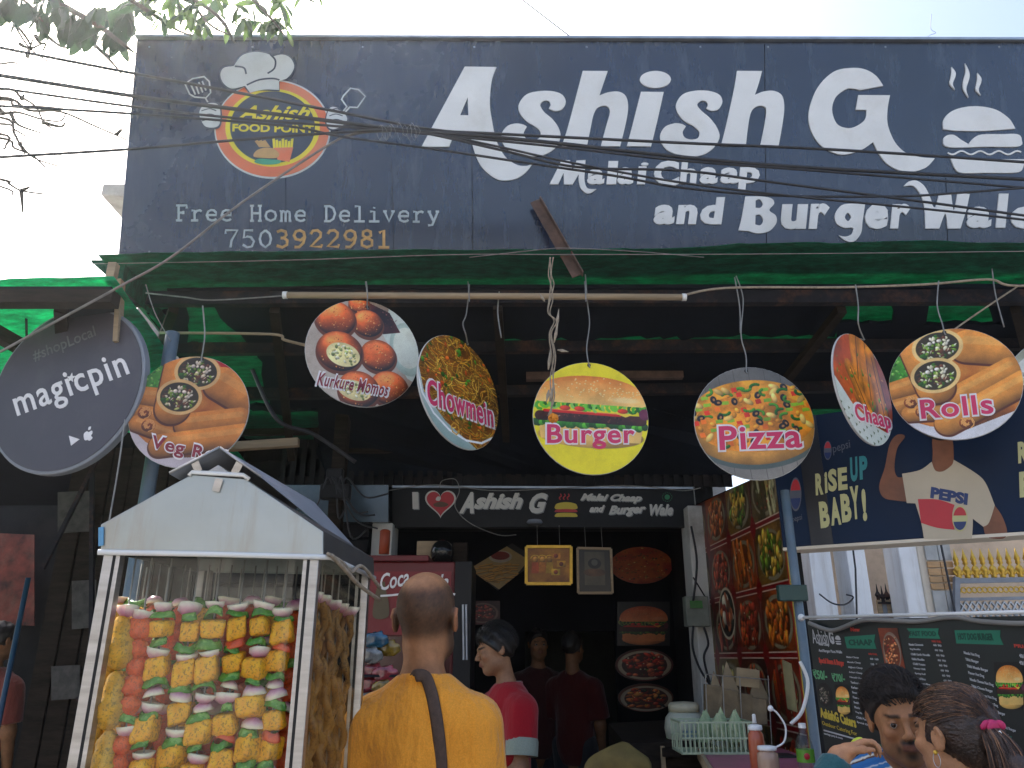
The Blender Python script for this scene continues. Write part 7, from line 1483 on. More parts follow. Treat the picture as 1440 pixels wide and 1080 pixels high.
# snack packets and the black food sign by the case
sh_ = thing('snack_shelf', 'small wire shelf of snack packets between case and bald person', 'shelf', (at(522, 990, 3.4).x, 3.4, .0))
for z_, v in ((0, 950), (1, 990)):
    b = MB(); b.bar(at(500, v, 3.4), at(575, v, 3.4), .16, .01); b.build('tray', M['iron_dark'], sh_)
for u in (500, 575): p = at(u, 900, 3.45); b = MB(); b.bar((p.x, 3.45, .0), (p.x, 3.45, 1.75), .015, .015, (0, 1, 0)); b.build('upright', M['iron_dark'], sh_)
rs = random.Random(3); pm_ = [mat('packet_'+n_, sc(c_, .6), .22, var=.8, scale=22, bmp=.7, bscale=14, coat=.8) for n_, c_ in (('pink', (.45, .06, .08)), ('blue', (.02, .13, .22)), ('yellow', (.35, .22, .02)), ('silver', (.3, .3, .28)))]
PK = [(528, 900, 1, 'shiny blue packet on the pile'), (545, 912, 2, 'dull yellow packet leaning right on the pile'), (520, 922, 3, 'crumpled clear packet above the shelf'), (524, 945, 0, 'pink packet on the upper shelf'), (542, 948, 0, 'second pink packet on upper shelf'), (522, 963, 0, 'pink packet lying on the lower pile'), (542, 967, 2, 'yellowish packet beside lower pink packet'), (522, 984, 3, 'silver packet at bottom of the shelf'), (545, 985, 0, 'pink packet at bottom of the shelf')]
for k, (u, v, mi, lb) in enumerate(PK):
    c = at(u, v, 3.33+.03*(k % 2)); b = MB(); b.ball((0, 0, 0), (.055, .02, .03), 14, 9); b.v = [tuple(Vector((p[0]*(1+.0), p[1]*(1-.8*abs(p[0]/.06)), p[2]*(1+.25*abs(p[0]/.055))))+Vector((mn.noise(Vector(p)*50), mn.noise(Vector(p)*60), mn.noise(Vector(p)*55)))*.012+c) for p in b.v]
    b.build('snack_packet', pm_[mi], smooth=True, label=lb, cat='packet', group='snack packets beside the fridge')
bs = thing('food_poster', 'black poster with yellow letters Fo and an ice cream bowl', 'poster', at(530, 1080, 3.2)); Pb = Plane(at(500, 1060, 3.2), (1, 0, 0), (0, 0, 1))
q = [Pb.px(498, 1130), Pb.px(590, 1130), Pb.px(590, 978), Pb.px(498, 978)]; b = MB(); b.hexa([Pb.w(x, y, -.012) for x, y in q]+[Pb.w(x, y, 0) for x, y in q]); b.build('board', M['black_plastic'], bs)
word('Food', (510, 1004), (552, 1004), (510, 984), .05, 0, bs, Pb, M['yellow_print'], .002, .001); word('Burgers', (504, 1014), (545, 1014), (504, 1006), .01, 0, bs, Pb, M['txtwhite'], .002, .001)
face('print', Pb, [Pb.px(500, 1090), Pb.px(535, 1090), Pb.px(535, 1022), Pb.px(500, 1022)], imgmat('ice_print', p_platter(4, (.5, .3, .35), [(.9, .85, .88), (.25, .12, .1), (.8, .5, .6)], (.9, .85, .85), 120)), bs, .003)
# clutter on top of the fridge
for k, (u, v, sx, sz, m, lb, nm) in enumerate(((603, 775, .14, .11, 'wood_tan', 'tan carton standing on the fridge', 'carton'), (648, 778, .09, .12, 'wood_dark', 'reddish brown box right of the round helmet', 'carton'))):
    c = at(u, v, 5.0); b = MB(); b.box(c, (sx, .14, sz)); b.build(nm, M[m], label=lb, cat='box', bevel=.004)
b = MB(); c = at(622, 777, 4.9); b.ball(c, (.075, .09, .078), 18, 12); b.build('helmet', mat('helmet_black', (.01, .01, .01), .15), smooth=True, label='glossy black helmet on top of the fridge', cat='helmet')
b = MB(); b.lathe(at(540, 779, 5.15), [(.035, 0), (.035, .15), (.02, .16)], 14); b.build('orange_canister', mat('orange_plastic', (.35, .06, .02), .5), smooth=True, label='orange canister near the left pilaster top', cat='canister')

# meter box and cables on the right pilaster
mb_ = thing('meter_box', 'old electric meter box with green window on white pilaster', 'meter box', at(978, 880, 5.5))
c = at(979, 860, 5.52); b = MB(); b.box(c, (.16, .1, .2)); b.build('box', mat('meter_grey', (.18, .2, .17), .6, var=.4, dirt=(.08, .07, .05)), mb_, bevel=.006)
b = MB(); b.box(at(979, 850, 5.462), (.085, .012, .05)); b.build('window', mat('meter_green', (.02, .16, .03), .2), mb_)
for k, pts in enumerate(([(975, 880), (974, 910), (984, 940), (1000, 965)], [(990, 882), (996, 905), (990, 925), (998, 960)], [(972, 740), (980, 790), (975, 845)])):
    b = MB(); b.tube(smooth_path([at(u, v, 5.45) for u, v in pts], 6), .008, 6); b.build('conduit', M['cable'], mb_, smooth=True)
b = MB(); b.bar(at(975, 812, 5.5), at(992, 840, 5.48), .02, .01); b.build('lever', M['iron_dark'], mb_)

# ------------------------------------------------------------------ poster wall, right
XW = 1.42; PWo = Vector((XW-.04, 6.0, 1.0)); PW = Plane(PWo, (.035, -1, 0), (0, 0, 1))
wall = thing('poster_wall', 'side wall covered in a red and brown grid of dish pictures', 'wall', (XW+.05, 4.8, 0))
b = MB(); L_ = 1.93
tq = [(0, 1.66), (L_, 1.52)]
b.add([PW.w(0, -1.0, -.06), PW.w(L_, -1.0, -.06), PW.w(L_, 1.52, -.06), PW.w(0, 1.66, -.06), PW.w(0, -1.0, 0), PW.w(L_, -1.0, 0), PW.w(L_, 1.52, 0), PW.w(0, 1.66, 0)], [(3, 2, 1, 0), (4, 5, 6, 7), (0, 1, 5, 4), (1, 2, 6, 5), (2, 3, 7, 6), (3, 0, 4, 7)]); b.build('panel', M['dark_wall'], wall)
def p_grid():
    C_ = Cv(640, (.35, .02, .03), 480); cw, rh_ = 160, 96; r = random.Random(31)
    fam = [((.45, .12, .03), [(.75, .25, .05), (.6, .15, .04)]), ((.4, .3, .15), [(.75, .65, .4), (.3, .25, .1), (.8, .75, .6)]), ((.5, .2, .04), [(.85, .45, .1), (.7, .3, .05)]), ((.3, .1, .03), [(.6, .12, .05), (.8, .3, .1)]), ((.45, .3, .1), [(.8, .6, .2), (.35, .45, .1)])]
    for i in range(4):
        for j in range(5):
            f = fam[(i*2+j*3) % 5]; im = p_platter(i*7+j+1, f[0], f[1], (.62, .55, .45), cw-8, rh_-8, (i+j) % 3 == 0); C_.a[j*rh_+4:j*rh_+rh_-4, i*cw+4:i*cw+cw-4] = im
    for j in range(1, 5): C_.a[j*rh_-5:j*rh_-3] = (.8, .7, .65); C_.a[j*rh_+3:j*rh_+5] = (.8, .7, .65); C_.a[j*rh_-3:j*rh_+3] = (.5, .03, .04)
    for i in range(1, 4):
        C_.a[:, i*cw-4:i*cw-3] = (.7, .6, .55)
        for j in range(1, 5):
            x, y = i*cw/640, j*rh_/640; C_.poly([(x-.03, y), (x, y-.035), (x+.03, y), (x, y+.035)], (.5, .03, .03))
    for (i, j) in ((2, 3),): x, y = (i*cw-60)/640, (j*rh_-70)/640; C_.ell(x, y, .09, .07, (.75, .7, .62)); C_.ell(x, y, .08, .062, (.05, .04, .05)); bits(C_, x, y, .06, .04, 30, [(.5, .1, .05), (.8, .4, .2), (.9, .85, .8)])
    C_.a *= np.array((.78, .80, .74)); return C_.grain(.05)
zr = lambda u, v, t: (t, PW.px(u, v)[1])
face('poster', PW, [(0, -.15), (L_-.02, -.15), (L_-.02, 1.63), (0, 1.63)], imgmat('dish_grid_print', p_grid(), .35, 1.25), wall, .004, [(0, -.15), (L_-.02, -.15), (L_-.02, 1.52), (.02, 1.645)])
b = MB(); b.bar(PW.w(L_+.01, -1, .005), PW.w(L_+.01, 1.52, .005), .03, .03, (1, 0, 0)); b.build('red_edge', M['red_paint'], wall)
b = MB(); b.bar(PW.w(L_+.03, -1, .02), PW.w(L_+.03, 1.5, .02), .012, .012, (1, 0, 0)); b.build('yellow_edge', mat('yellow_edge', (.5, .35, .04), .5), wall)
b = MB(); qq = [(1.68, .30), (1.81, .29), (1.80, .52), (1.68, .54)]; b.hexa([PW.w(x, y, .006) for x, y in qq]+[PW.w(x, y, .010) for x, y in qq]); b.build('taped_note', mat('yellowed_paper', (.38, .32, .16), .8), wall)
# pole
pp = at(1124, 860, 3.62); bpl = thing('blue_pole', 'slim blue grey pole between poster wall and menu banner', 'pole', (pp.x, 3.62, 0))
b = MB(); b.tube([(pp.x, 3.62, 0), (pp.x+.0, 3.62, 2.3)], .021, 12); b.build('shaft', M['blue_paint'], bpl, smooth=True)
b = MB(); b.box((pp.x-.03, 3.6, at(1118, 834, 3.6).z), (.13, .04, .07)); b.build('bracket', mat('dark_green_paint', (.015, .05, .04), .5), bpl, bevel=.004)
b = MB(); b.tube(smooth_path([at(1125, 930, 3.58), at(1136, 960, 3.58), at(1128, 1000, 3.58), at(1112, 1018, 3.6)], 6), .008, 6); b.build('looped_cable', M['white_plastic'], bpl, smooth=True)

# ------------------------------------------------------------------ drinks advert board, right
AL = at(1101, 770, 4.0); dA = Vector((.862, -.507, 0)); AP = Plane(AL, dA, (0, 0, 1))
ab = thing('advert_board', 'dark blue soft drink advert board with a white T-shirt figure', 'advert board', AP.w(.9, 0, -.1))
AW = 2.3; zb_l = 0; hA = AP.px(1101, 590)[1]
def abq(z0, z1, y0=0, y1=hA, x0=0, x1=AW): return [AP.w(x0, y0, z0), AP.w(x1, y0, z0), AP.w(x1, y1, z0), AP.w(x0, y1, z0), AP.w(x0, y0, z1), AP.w(x1, y0, z1), AP.w(x1, y1, z1), AP.w(x0, y1, z1)]
b = MB(); b.hexa(abq(-.16, 0)); b.build('box', mat('advert_navy', (.004, .016, .045), .5, var=.2, scale=2, spec=.2), ab, bevel=.004)
b = MB(); b.hexa(abq(-.165, .004, -.016, -.001)); b.build('underside_sheet', M['cream'], ab)
b = MB(); b.hexa(abq(.002, .0035, .0, hA, .14, .245)); b.build('dark_band', mat('advert_black', (.012, .012, .016), .4), ab)
M['ad_lime'] = flatmat('ad_pale_print', (.50, .48, .22)); M['ad_teal'] = flatmat('ad_teal_print', (.02, .22, .24)); M['ad_blue'] = flatmat('ad_blue_print', (.01, .03, .13)); M['ad_tee'] = flatmat('ad_tee_print', (.50, .42, .30)); M['ad_skin'] = mat('ad_skin_print', (.20, .07, .03), .5, var=.3, scale=9); M['ad_skin_dk'] = flatmat('ad_hair_print', (.02, .012, .01)); M['ad_grey'] = flatmat('ad_grey_print', (.10, .11, .14))
def aw(s, p0, p1, p2, m, bold=.04, sh=0, z=.003): return word(s, p0, p1, p2, bold, sh, ab, AP, M[m], z, .0006)
def a9(x, y, *k): return (1090+x/3.723, 590+y/3.723)+k
for s, x0, x1, yb, yt in (('R', 210, 250, 398, 285), ('i', 258, 272, 388, 278), ('S', 276, 322, 380, 262), ('E', 328, 376, 372, 255)): aw(s, a9(x0+4, yb), a9(x1+4, yb-6), a9(x0, yt), 'ad_lime', .05)
for s, x0, x1, yb, yt in (('U', 392, 434, 328, 200), ('P', 440, 486, 316, 194)): aw(s, a9(x0+4, yb), a9(x1, yb-6), a9(x0, yt), 'ad_teal', .05)
for s, x0, x1, yb, yt in (('B', 236, 288, 570, 432), ('A', 292, 346, 556, 410), ('B', 348, 402, 540, 392), ('Y', 398, 446, 525, 352), ('!', 458, 482, 535, 366)): aw(s, a9(x0+4, yb), a9(x1+2, yb-6), a9(x0-8, yt), 'ad_lime', .05)
aw('pepsi', a9(306, 188), a9(396, 160), a9(300, 135), 'ad_grey', .0); aw('pepsi', a9(92, 545), a9(142, 532), a9(90, 510), 'ad_grey', .0)
aw('R', (1432, 652), (1446, 650), (1431, 622), 'ad_lime', .05); aw('B', (1434, 700), (1452, 698), (1433, 664), 'ad_lime', .05)
def roundel(cx_, cy_, rx, ry, z=.003):
    E = lambda k, a0=0, a1=6.283, n=24: [a9(cx_+rx*k*math.cos(a), cy_+ry*k*math.sin(a)) for a in np.linspace(a0, a1, n, endpoint=a1 < 6.2)]
    for cs, m, dz in (([E(1)], 'ad_lime' if rx > 36 else 'ad_grey', 0), ([[p+(1,) if i in (0, 11) else p for i, p in enumerate(E(.88, 3.4, 6.0, 12))]], 'red_print', .0014), ([[p+(1,) if i in (0, 11) else p for i, p in enumerate(E(.88, .25, 2.85, 12))]], 'ad_blue', .0014)):
        b = MB(); fit_shape(b, AP, cs, z+dz, .0005); b.build('round_emblem', M[m], ab)
roundel(108, 392, 30, 88); roundel(276, 162, 20, 50)
def ash(name, pts, m, z): b = MB(); fit_shape(b, AP, [[a9(*p) for p in pts]], z, .0005); b.build(name, M[m], ab)
ash('printed_arm', [(690, 430, 1), (640, 425), (570, 410), (545, 350), (575, 250), (600, 130), (640, 80), (680, 90), (640, 150), (625, 250), (640, 300), (680, 300, 1)], 'ad_skin', .003)
ash('printed_arm', [(1090, 560, 1), (1150, 450, 1), (1190, 510), (1215, 590), (1190, 625), (1110, 615)], 'ad_skin', .003)
ash('printed_neck', [(820, 280, 1), (825, 180), (830, 90), (920, 80), (935, 230), (920, 270), (870, 290)], 'ad_skin', .003)
ash('printed_head', [(740, 40), (760, -60), (870, -110), (960, -60), (960, 60), (880, 110), (800, 90)], 'ad_skin_dk', .0045)
ash('printed_t_shirt', [(665, 285, 1), (760, 265), (820, 222, 1), (840, 268), (880, 272), (925, 240), (935, 212, 1), (1040, 275), (1100, 330), (1150, 450, 1), (1120, 540), (1090, 562, 1), (1035, 520, 1), (1035, 560), (1030, 625, 1), (780, 625, 1), (765, 540), (735, 440, 1), (690, 438, 1)], 'ad_tee', .006)
ash('printed_stripe', [(748, 418, 1), (850, 420), (940, 448, 1), (928, 500), (940, 578, 1), (850, 568), (765, 542, 1)], 'red_print', .0075)
roundel(968, 520, 40, 68, .009)
aw('PEPSI', a9(812, 412), a9(1006, 450), a9(818, 352), 'ad_blue', .06, 0, .0075)

# ------------------------------------------------------------------ menu banner on a rail
MA = at(1134, 872, 3.55); MBp = at(1440, 866, 2.62); dM = (MBp-MA); 
mey = Vector((0, 0, 1)); MP = Plane(MA, Vector((dM.x, dM.y, 0)), mey)
mn_t = thing('menu_banner', 'black menu banner with green headings and burger pictures', 'menu banner', MP.w(.8, -1.2, 0))
tr_ = MP.px(1440, 866); slope = tr_[1]/tr_[0]; XE = tr_[0]+.55; L0x = MP.px(1134, 872)[0]; BL = MP.px(1160, 1100)
q = [(L0x+.03, -1.0), (XE, -1.0), (XE, slope*XE), (L0x, 0)]
b = MB(); b.hexa([MP.w(x, y, -.006) for x, y in q]+[MP.w(x, y, 0) for x, y in q]); b.build('sheet', mat('banner_black', (.010, .014, .013), .45, var=.3, scale=2, bmp=.15, bscale=3), mn_t)
b = MB(); b.tube([MP.w(-.03, .012, .0), MP.w(XE, slope*XE+.012, 0)], .007, 8); b.ball(MP.w(-.03, .012, 0), .016, 10, 7); b.build('top_rail', M['white_plastic'], mn_t, smooth=True)
b = MB(); b.tube(smooth_path([at(*p, y) for p, y in (((1138, 876), 3.5), ((1158, 884), 3.42), ((1175, 886), 3.36), ((1210, 873), 3.22), ((1240, 872), 3.12), ((1290, 874), 3.0), ((1340, 868), 2.86), ((1380, 874), 2.76), ((1440, 877), 2.6), ((1500, 870), 2.5))], 6), .009, 7); b.build('grey_hose', mat('grey_hose', (.2, .19, .17), .6, var=.2), mn_t, smooth=True)
M['mtxt'] = flatmat('menu_text_print', (.50, .50, .50)); M['mgreen'] = flatmat('menu_green_print', (.01, .16, .09)); M['mdgreen'] = flatmat('menu_green_text', (.0, .05, .03)); M['mred'] = flatmat('menu_red_print', (.5, .05, .03)); M['mtxt_y'] = flatmat('menu_yellow_print', (.6, .45, .05)); M['mlime'] = flatmat('menu_lime_print', (.12, .36, .16))
def b8(x, y, *k): return (1130+x/4.645, 860+y/4.645)+k
def mw(s, x0, y0, x1, y1, h, m='mtxt', bold=.01, lean=.18, z=.002, name='menu_text', mb=None):
    """baseline from (x0,y0) to (x1,y1), ink height h"""
    own = mb is None; mb = mb or MB(); fit_text(mb, MP, s, b8(x0, y0), b8(x1, y1), b8(x0-lean*h, y0-h), z, .0006, bold=bold, res=2)
    if own: mb.build(name, M[m], mn_t)
for pts in ([(268, 165, 1), (470, 150, 1), (462, 195, 1), (478, 244, 1), (285, 240, 1)], [(676, 110, 1), (885, 110, 1), (880, 145, 1), (895, 178, 1), (688, 172, 1), (698, 140, 1)], [(988, 122, 1), (1288, 122, 1), (1285, 165, 1), (1308, 218, 1), (1000, 208, 1)], [(1212, 795, 1), (1362, 815, 1), (1355, 860, 1), (1378, 906, 1), (1238, 870, 1)], [(408, 838, 1), (545, 880, 1), (520, 915, 1), (412, 905, 1)]):
    b = MB(); fit_shape(b, MP, [[b8(*p) for p in pts]], .0012, .0004); b.build('green_heading', M['mgreen'], mn_t)
mw('CHAAP', 300, 222, 455, 222, 40, 'mdgreen', .04); mw('FAST FOOD', 700, 160, 870, 162, 34, 'mdgreen', .04); mw('HOT DOG BURGER', 1015, 185, 1245, 190, 46, 'mdgreen', .04); mw('ROLLS', 1262, 845, 1320, 862, 36, 'mdgreen', .04); mw('PIZZA', 430, 888, 510, 905, 34, 'mdgreen', .04)
mw('Ashish', 66, 208, 170, 216, 92, bold=-.005); mw('G', 176, 212, 206, 214, 90, bold=.05); mw('Malai Chaap', 105, 226, 172, 232, 26); mw('And Burger Pizza Walle', 104, 268, 256, 280, 24); mw('Special Steam & Burger', 108, 345, 272, 366, 46, 'mred', .05)
mw('₹50/-', 72, 440, 160, 448, 62, 'mlime', .03); mw('₹70/-', 194, 458, 276, 462, 56, 'mlime', .03)
mw('AshishG Caters', 116, 690, 350, 762, 66, 'mtxt_y', .04); mw('Outdoor Catering For', 128, 748, 355, 822, 36, 'mtxt_y', -.005)
b = MB(); stroke(b, MP, [b8(134, 775), b8(360, 838)], .006, .002); b.build('underline', M['mtxt'], mn_t)
mw('marriage party & events', 138, 806, 260, 840, 18)
for nm, pts, m in (('burger_icon', [[(210, 180), (215, 160), (232, 160), (243, 185)], [(214, 192), (244, 194), (244, 200), (214, 198)], [(216, 204), (246, 208), (244, 216), (220, 214)]], 'mtxt'),):
    for p_ in pts: b = MB(); fit_shape(b, MP, [[b8(*p) for p in p_]], .0018, .0004); b.build(nm, M[m], mn_t)
items1 = ['Malai Chaap', 'Masala Chaap', 'Afghani Chaap', 'Achari Chaap', 'Haryali Chaap', 'Tandoori Momos', 'Kurkure Momos', 'Steam Momos', 'Paneer Tikka', 'Seekh Kabab', 'Mushroom Tikka', 'Veg Manchurian', 'Chilli Paneer', 'Special Chaap Roll']
b1 = MB(); b2 = MB()
for k, s in enumerate(items1):
    y = 306+k*32.5; x = 285+k*5.2; L2 = len(s)*7.2; sl = .04+.019*k; mw(s, x, y, x+L2, y+L2*sl, 15, mb=b1)
    xx = 438+k*6.2; yy = y+(xx-x)*sl+2
    if k < 8: mw('%d' % rs.choice((60, 80, 120)), xx, yy, xx+20, yy+2, 13, mb=b2); mw('%d' % rs.choice((90, 150, 160)), xx+32, yy+3, xx+54, yy+5, 13, mb=b2)
items2 = ['Masala Chowmein', 'Veg Noodles', 'Chilli Garlic Noodle', 'Hakka Noodles', 'Chilli Potato', 'Honey Chilli', 'Spring Roll', 'Fried Rice', 'Singapuri Rice', 'French Fries', 'Cheese Balls']
for k, s in enumerate(items2):
    y = 222+k*31.5; x = 692+k*6.6; L2 = len(s)*6.2; sl = .03+.014*k
    if k < 9: mw(s, x, y, x+L2, y+L2*sl, 15, mb=b1)
    xx = 852+k*9.5; yy = y+(xx-x)*sl*.6; mw('60', xx, yy, xx+20, yy+3, 14, mb=b2); mw('90', xx+28, yy+3, xx+52, yy+6, 14, mb=b2)
items3 = ['Masala Hot Dog', 'Tikki Burger', 'Tikki Masala Burger', 'Paneer Hot Dog', 'Masala Cheese Hot Dog', 'Tikki Cheese Burger', 'Paneer Cheese Hot Dog', 'Double Cheese Hot Dog', 'Double Cheese Tikki Burger', 'Cheese Masala Tikki', 'Cheese Paneer Masala Tikki Burger', 'Cheese Wrap & Veg. Burger']
for k, s in enumerate(items3):
    y = 282+k*43.5; x = 1052+k*10; L2 = len(s)*7.3; sl = .20+.012*k; mw(s, x, y, x+L2, y+L2*sl, 24, mb=b1, bold=.02)
b1.build('menu_text', M['mtxt'], mn_t); b2.build('price_text', M['mtxt'], mn_t)
mw('HALF FULL', 428, 282, 485, 286, 12, 'mred', .02); mw('HALF FULL', 842, 200, 905, 205, 14, 'mred', .02); mw('New', 312, 130, 372, 132, 28, 'mred', .03); mw('PRICE', 1380, 235, 1500, 245, 24, 'mred', .03)
for y in (300, 345): mw('40/-', 1414, y, 1450, y+8, 26)
def mface(pts, img, nm='menu_picture', poly=None, **k): Q = [MP.px(*b8(*p)) for p in pts]; face(nm, MP, Q, imgmat('menu_'+nm+str(pts[0][0]), img, .45), mn_t, .0022, [MP.px(*b8(*p)) for p in poly] if poly else None)
mface([(545, 405), (672, 398), (615, 108), (488, 108)], p_platter(15, (.5, .2, .08), [(.75, .4, .2), (.8, .5, .3), (.5, .12, .05)], (.6, .5, .42), 130, 260))
def bgp(): c = Cv(200, (.010, .014, .013)); burger(c, .5, .5, .47, .95); return c.grain(.03)
mface([(1270, 640), (1460, 640), (1432, 330), (1245, 330)], bgp(), 'menu_burger'); mface([(222, 672), (318, 678), (296, 478), (204, 476)], bgp(), 'menu_burger')
mface([(98, 628), (190, 628), (168, 460), (88, 460)], p_platter(22, (.08, .07, .06), [(.4, .38, .32), (.2, .2, .15), (.5, .45, .4)], (.05, .05, .05), 110), 'menu_plate', [(140+48*math.cos(a)+10*math.sin(a), 543+80*math.sin(a)) for a in np.linspace(0, 6.28, 20, endpoint=False)])

# ------------------------------------------------------------------ sunlit buildings and gate across the side lane
YB = 8.2
bg_ = thing('white_house', 'pale house with white columns seen between the boards', 'house', (at(1250, 900, YB+1).x, YB+1.2, 0))
def colm(u0, u1, Y, m, name='column', v0=880, dpt=.35, ztop=3.6):
    a, c = at(u0, v0, Y), at(u1, v0, Y); b = MB(); b.hexa([(a.x, Y, 0), (c.x, Y, 0), (c.x, Y+dpt, 0), (a.x, Y+dpt, 0), (a.x, Y, ztop), (c.x, Y, ztop), (c.x, Y+dpt, ztop), (a.x, Y+dpt, ztop)]); return b.build(name, m, bg_, bevel=.01)
colm(1150, 1182, YB, M['pillar_white']); colm(1205, 1232, YB-.05, M['pillar_white']); colm(1281, 1308, YB-.1, M['pillar_white'])
colm(1308.5, 1344, YB-.12, M['cream'], 'gate_pier_core')
XA, XB = at(1310, 820, YB-.16).x, at(1346, 820, YB-.16).x
for k, (v0, v1) in enumerate(((865, 830), (829, 820), (819, 810), (809, 799), (798, 789), (788, 760))):
    m = mat('pier_tile_%d' % k, (.42, .42, .40) if k in (0, 5) else (.52, .30, .13), .35, var=.25, scale=4, stretch=(1, 1, 6) if 0 < k < 5 else (1, 1, 1)); z0, z1 = at(1320, v0, YB-.16).z, at(1320, v1, YB-.16).z
    for xa_, xb_ in ((XA, (XA+XB)/2-.004), ((XA+XB)/2+.004, XB)): b = MB(); b.box(((xa_+xb_)/2, YB-.14, (z0+z1)/2), (xb_-xa_, .02, z1-z0-.006)); b.build('tile', m, bg_, bevel=.002)
b = MB(); a = at(1130, 800, YB+1.0); c = at(1700, 800, YB+1.0); b.box(((a.x+c.x)/2, YB+1.1, 1.9), (c.x-a.x, .15, 3.8)); b.build('wall', M['beige'], bg_)
for u0, u1 in ((1178, 1206), (1226, 1258)): b = MB(); a, c = at(u0, 800, YB+.9), at(u1, 800, YB+.9); b.box(((a.x+c.x)/2, YB+.99, 2.25), (c.x-a.x+.2, .05, 1.1)); b.build('beige_panel', M['beige'], bg_)
b = MB(); a, c = at(1150, 850, YB+.7), at(1290, 850, YB+.7); b.box(((a.x+c.x)/2, YB+.75, .95), (c.x-a.x, .12, 1.7)); b.build('low_wall', M['pillar_white'], bg_)
# spiked fences
for fi, (u0, u1, n_, lab) in enumerate(((1190, 1208, 4, 'short dark spiked fence in the left gap of the house'), (1238, 1276, 7, 'dark spiked fence in the middle gap of the house'))):
    Yf = YB+.3; t = thing('spiked_fence', lab, 'fence', up(at((u0+u1)/2, 860, Yf), 0), 'spiked fences between columns')
    for k in range(n_):
        u = u0+(u1-u0)*k/(n_-1); p = at(u, 860, Yf); zt2 = at(u, 822+3*(k % 2), Yf).z; b = MB(); b.bar((p.x, Yf, .2), (p.x, Yf, zt2-.16), .045, .03, (0, 1, 0)); b.build('picket', M['grey_paint'] if k % 2 else M['wood_tan'], t)
        b = MB(); b.lathe((p.x, Yf, zt2-.16), [(.02, 0), (.02, .03), (.035, .05), (.012, .09), (.002, .17)], 6); b.build('spike', M['iron_dark'], t)
    for v in (838, 848): a, c = at(u0-3, v, Yf-.03), at(u1+3, v, Yf-.03); b = MB(); b.bar(a, c, .02, .02); b.build('rail', M['iron_dark'], t)
gt = thing('ornate_gate', 'metal gate with gold spear finials and lattice', 'gate', up(at(1400, 860, YB-.2), 0)); Yg = YB-.2
ux = lambda u, v: at(u, v, Yg)
for v, hh in ((817, .05), (843, .03)): b = MB(); b.bar(ux(1345, v), ux(1640, v-6), .04, hh); b.build('rail', M['grey_paint'], gt)
fin = None
for k in range(15):
    u = 1349+k*12.4; p = ux(u, 814-k*.25)
    if fin is None:
        b = MB(); b.lathe((0, 0, 0), [(.022, 0), (.03, .02), (.018, .04), (.04, .075), (.03, .11), (.012, .13), (.028, .15), (.02, .17), (.03, .19), (.014, .24), (.002, .30)], 8); fin = b.mesh('finial', smooth=True); fin.materials.append(M['gold'])
    o = bpy.data.objects.new('finial', fin); col.objects.link(o); o.parent = gt; o.location = p-ORG[gt]; 
    b = MB()
    for s_ in (-1, 1): b.ball(p+Vector((s_*.035, -.005, .055)), (.016, .012, .03), 6, 5, Euler((0, s_*.5, 0)))
    b.build('finial_scroll', M['gold'], gt, smooth=True)
rg = None
for k in range(28):
    u = 1348+k*7.4
    if rg is None: b = MB(); b.tube([(.026*math.cos(a), 0, .026*math.sin(a)) for a in np.linspace(0, 6.28, 13)], .008, 5); rg = b.mesh('ring', smooth=True); rg.materials.append(M['gold'])
    o = bpy.data.objects.new('ring', rg); col.objects.link(o); o.parent = gt; o.location = ux(u, 830-k*.1)-ORG[gt]
for k in range(34):
    for s_ in (-1, 1):
        a = ux(1330+k*9, 846); c = a+Vector((s_*.42, .01*s_, -.62)); lo_ = ux(1345, 850).x
        if min(a.x, c.x) < lo_:
            t_ = (lo_-a.x)/(c.x-a.x) if c.x != a.x else 0
            if a.x < lo_ and c.x > lo_: a = a.lerp(c, t_)
            elif c.x < lo_ < a.x: c = a.lerp(c, t_)
            else: continue
        b = MB(); b.bar(a, c, .012, .028, (0, 1, 0)); b.build('lattice_bar', M['metal_edge'], gt)
b = MB(); b.bar(ux(1345, 870), ux(1345, 812), .05, .05, (0, 1, 0)); b.build('stile', M['grey_paint'], gt)
b = MB(); b.tube([at(1322, 760, YB-.3), at(1345, 870, YB-.3)], .012, 6); b.build('hanging_cable', M['cable'], label='black cable hanging in front of the tiled pier', cat='cable')
b = MB(); b.tube([at(1199, 768, YB-.3), at(1203, 800, YB-.3), at(1206, 900, YB-.3)], .010, 6); b.build('hanging_cable', M['cable'], label='black cable hanging beside the second white column', cat='cable')
b = MB(); b.tube(smooth_path([at(1152, 835, YB-.2), at(1170, 848, YB-.2), at(1188, 850, YB-.2), at(1200, 840, YB-.2), at(1190, 836, YB-.2)], 6), .008, 6); b.build('loose_cable', M['cable'], smooth=True, label='thin cable looping from first white column to fence', cat='cable')

# ------------------------------------------------------------------ counter with bottles, basket, pot
ZC = 1.12; ct = thing('counter', 'pink topped serving counter at the lower right', 'counter', (1.1, 3.6, 0))
def cz(u, v):  # point on counter top under the picture point
    r_ = ray(u, v); return CAM+r_*((ZC-CAMZ)/r_.z)
pa, pb = cz(985, 1052), cz(1022, 1090); yb_ = pa.y
b = MB(); x1_ = 1.36; q = [(pb.x-.1, 2.9), (x1_-.02, 2.9), (x1_, yb_), (pa.x, yb_)]; b.hexa([(x, y, ZC-.03) for x, y in q]+[(x, y, ZC) for x, y in q]); b.build('top', mat('pink_laminate', (.36, .10, .15), .45, var=.25, scale=5, dirt=(.15, .06, .07)), ct, bevel=.004)
b = MB(); q = [(pb.x-.05, 2.95), (x1_-.06, 2.95), (x1_-.04, yb_-.03), (pa.x+.04, yb_-.03)]; b.hexa([(x, y, .0) for x, y in q]+[(x, y, ZC-.031) for x, y in q]); b.build('body', M['wood_dark'], ct)
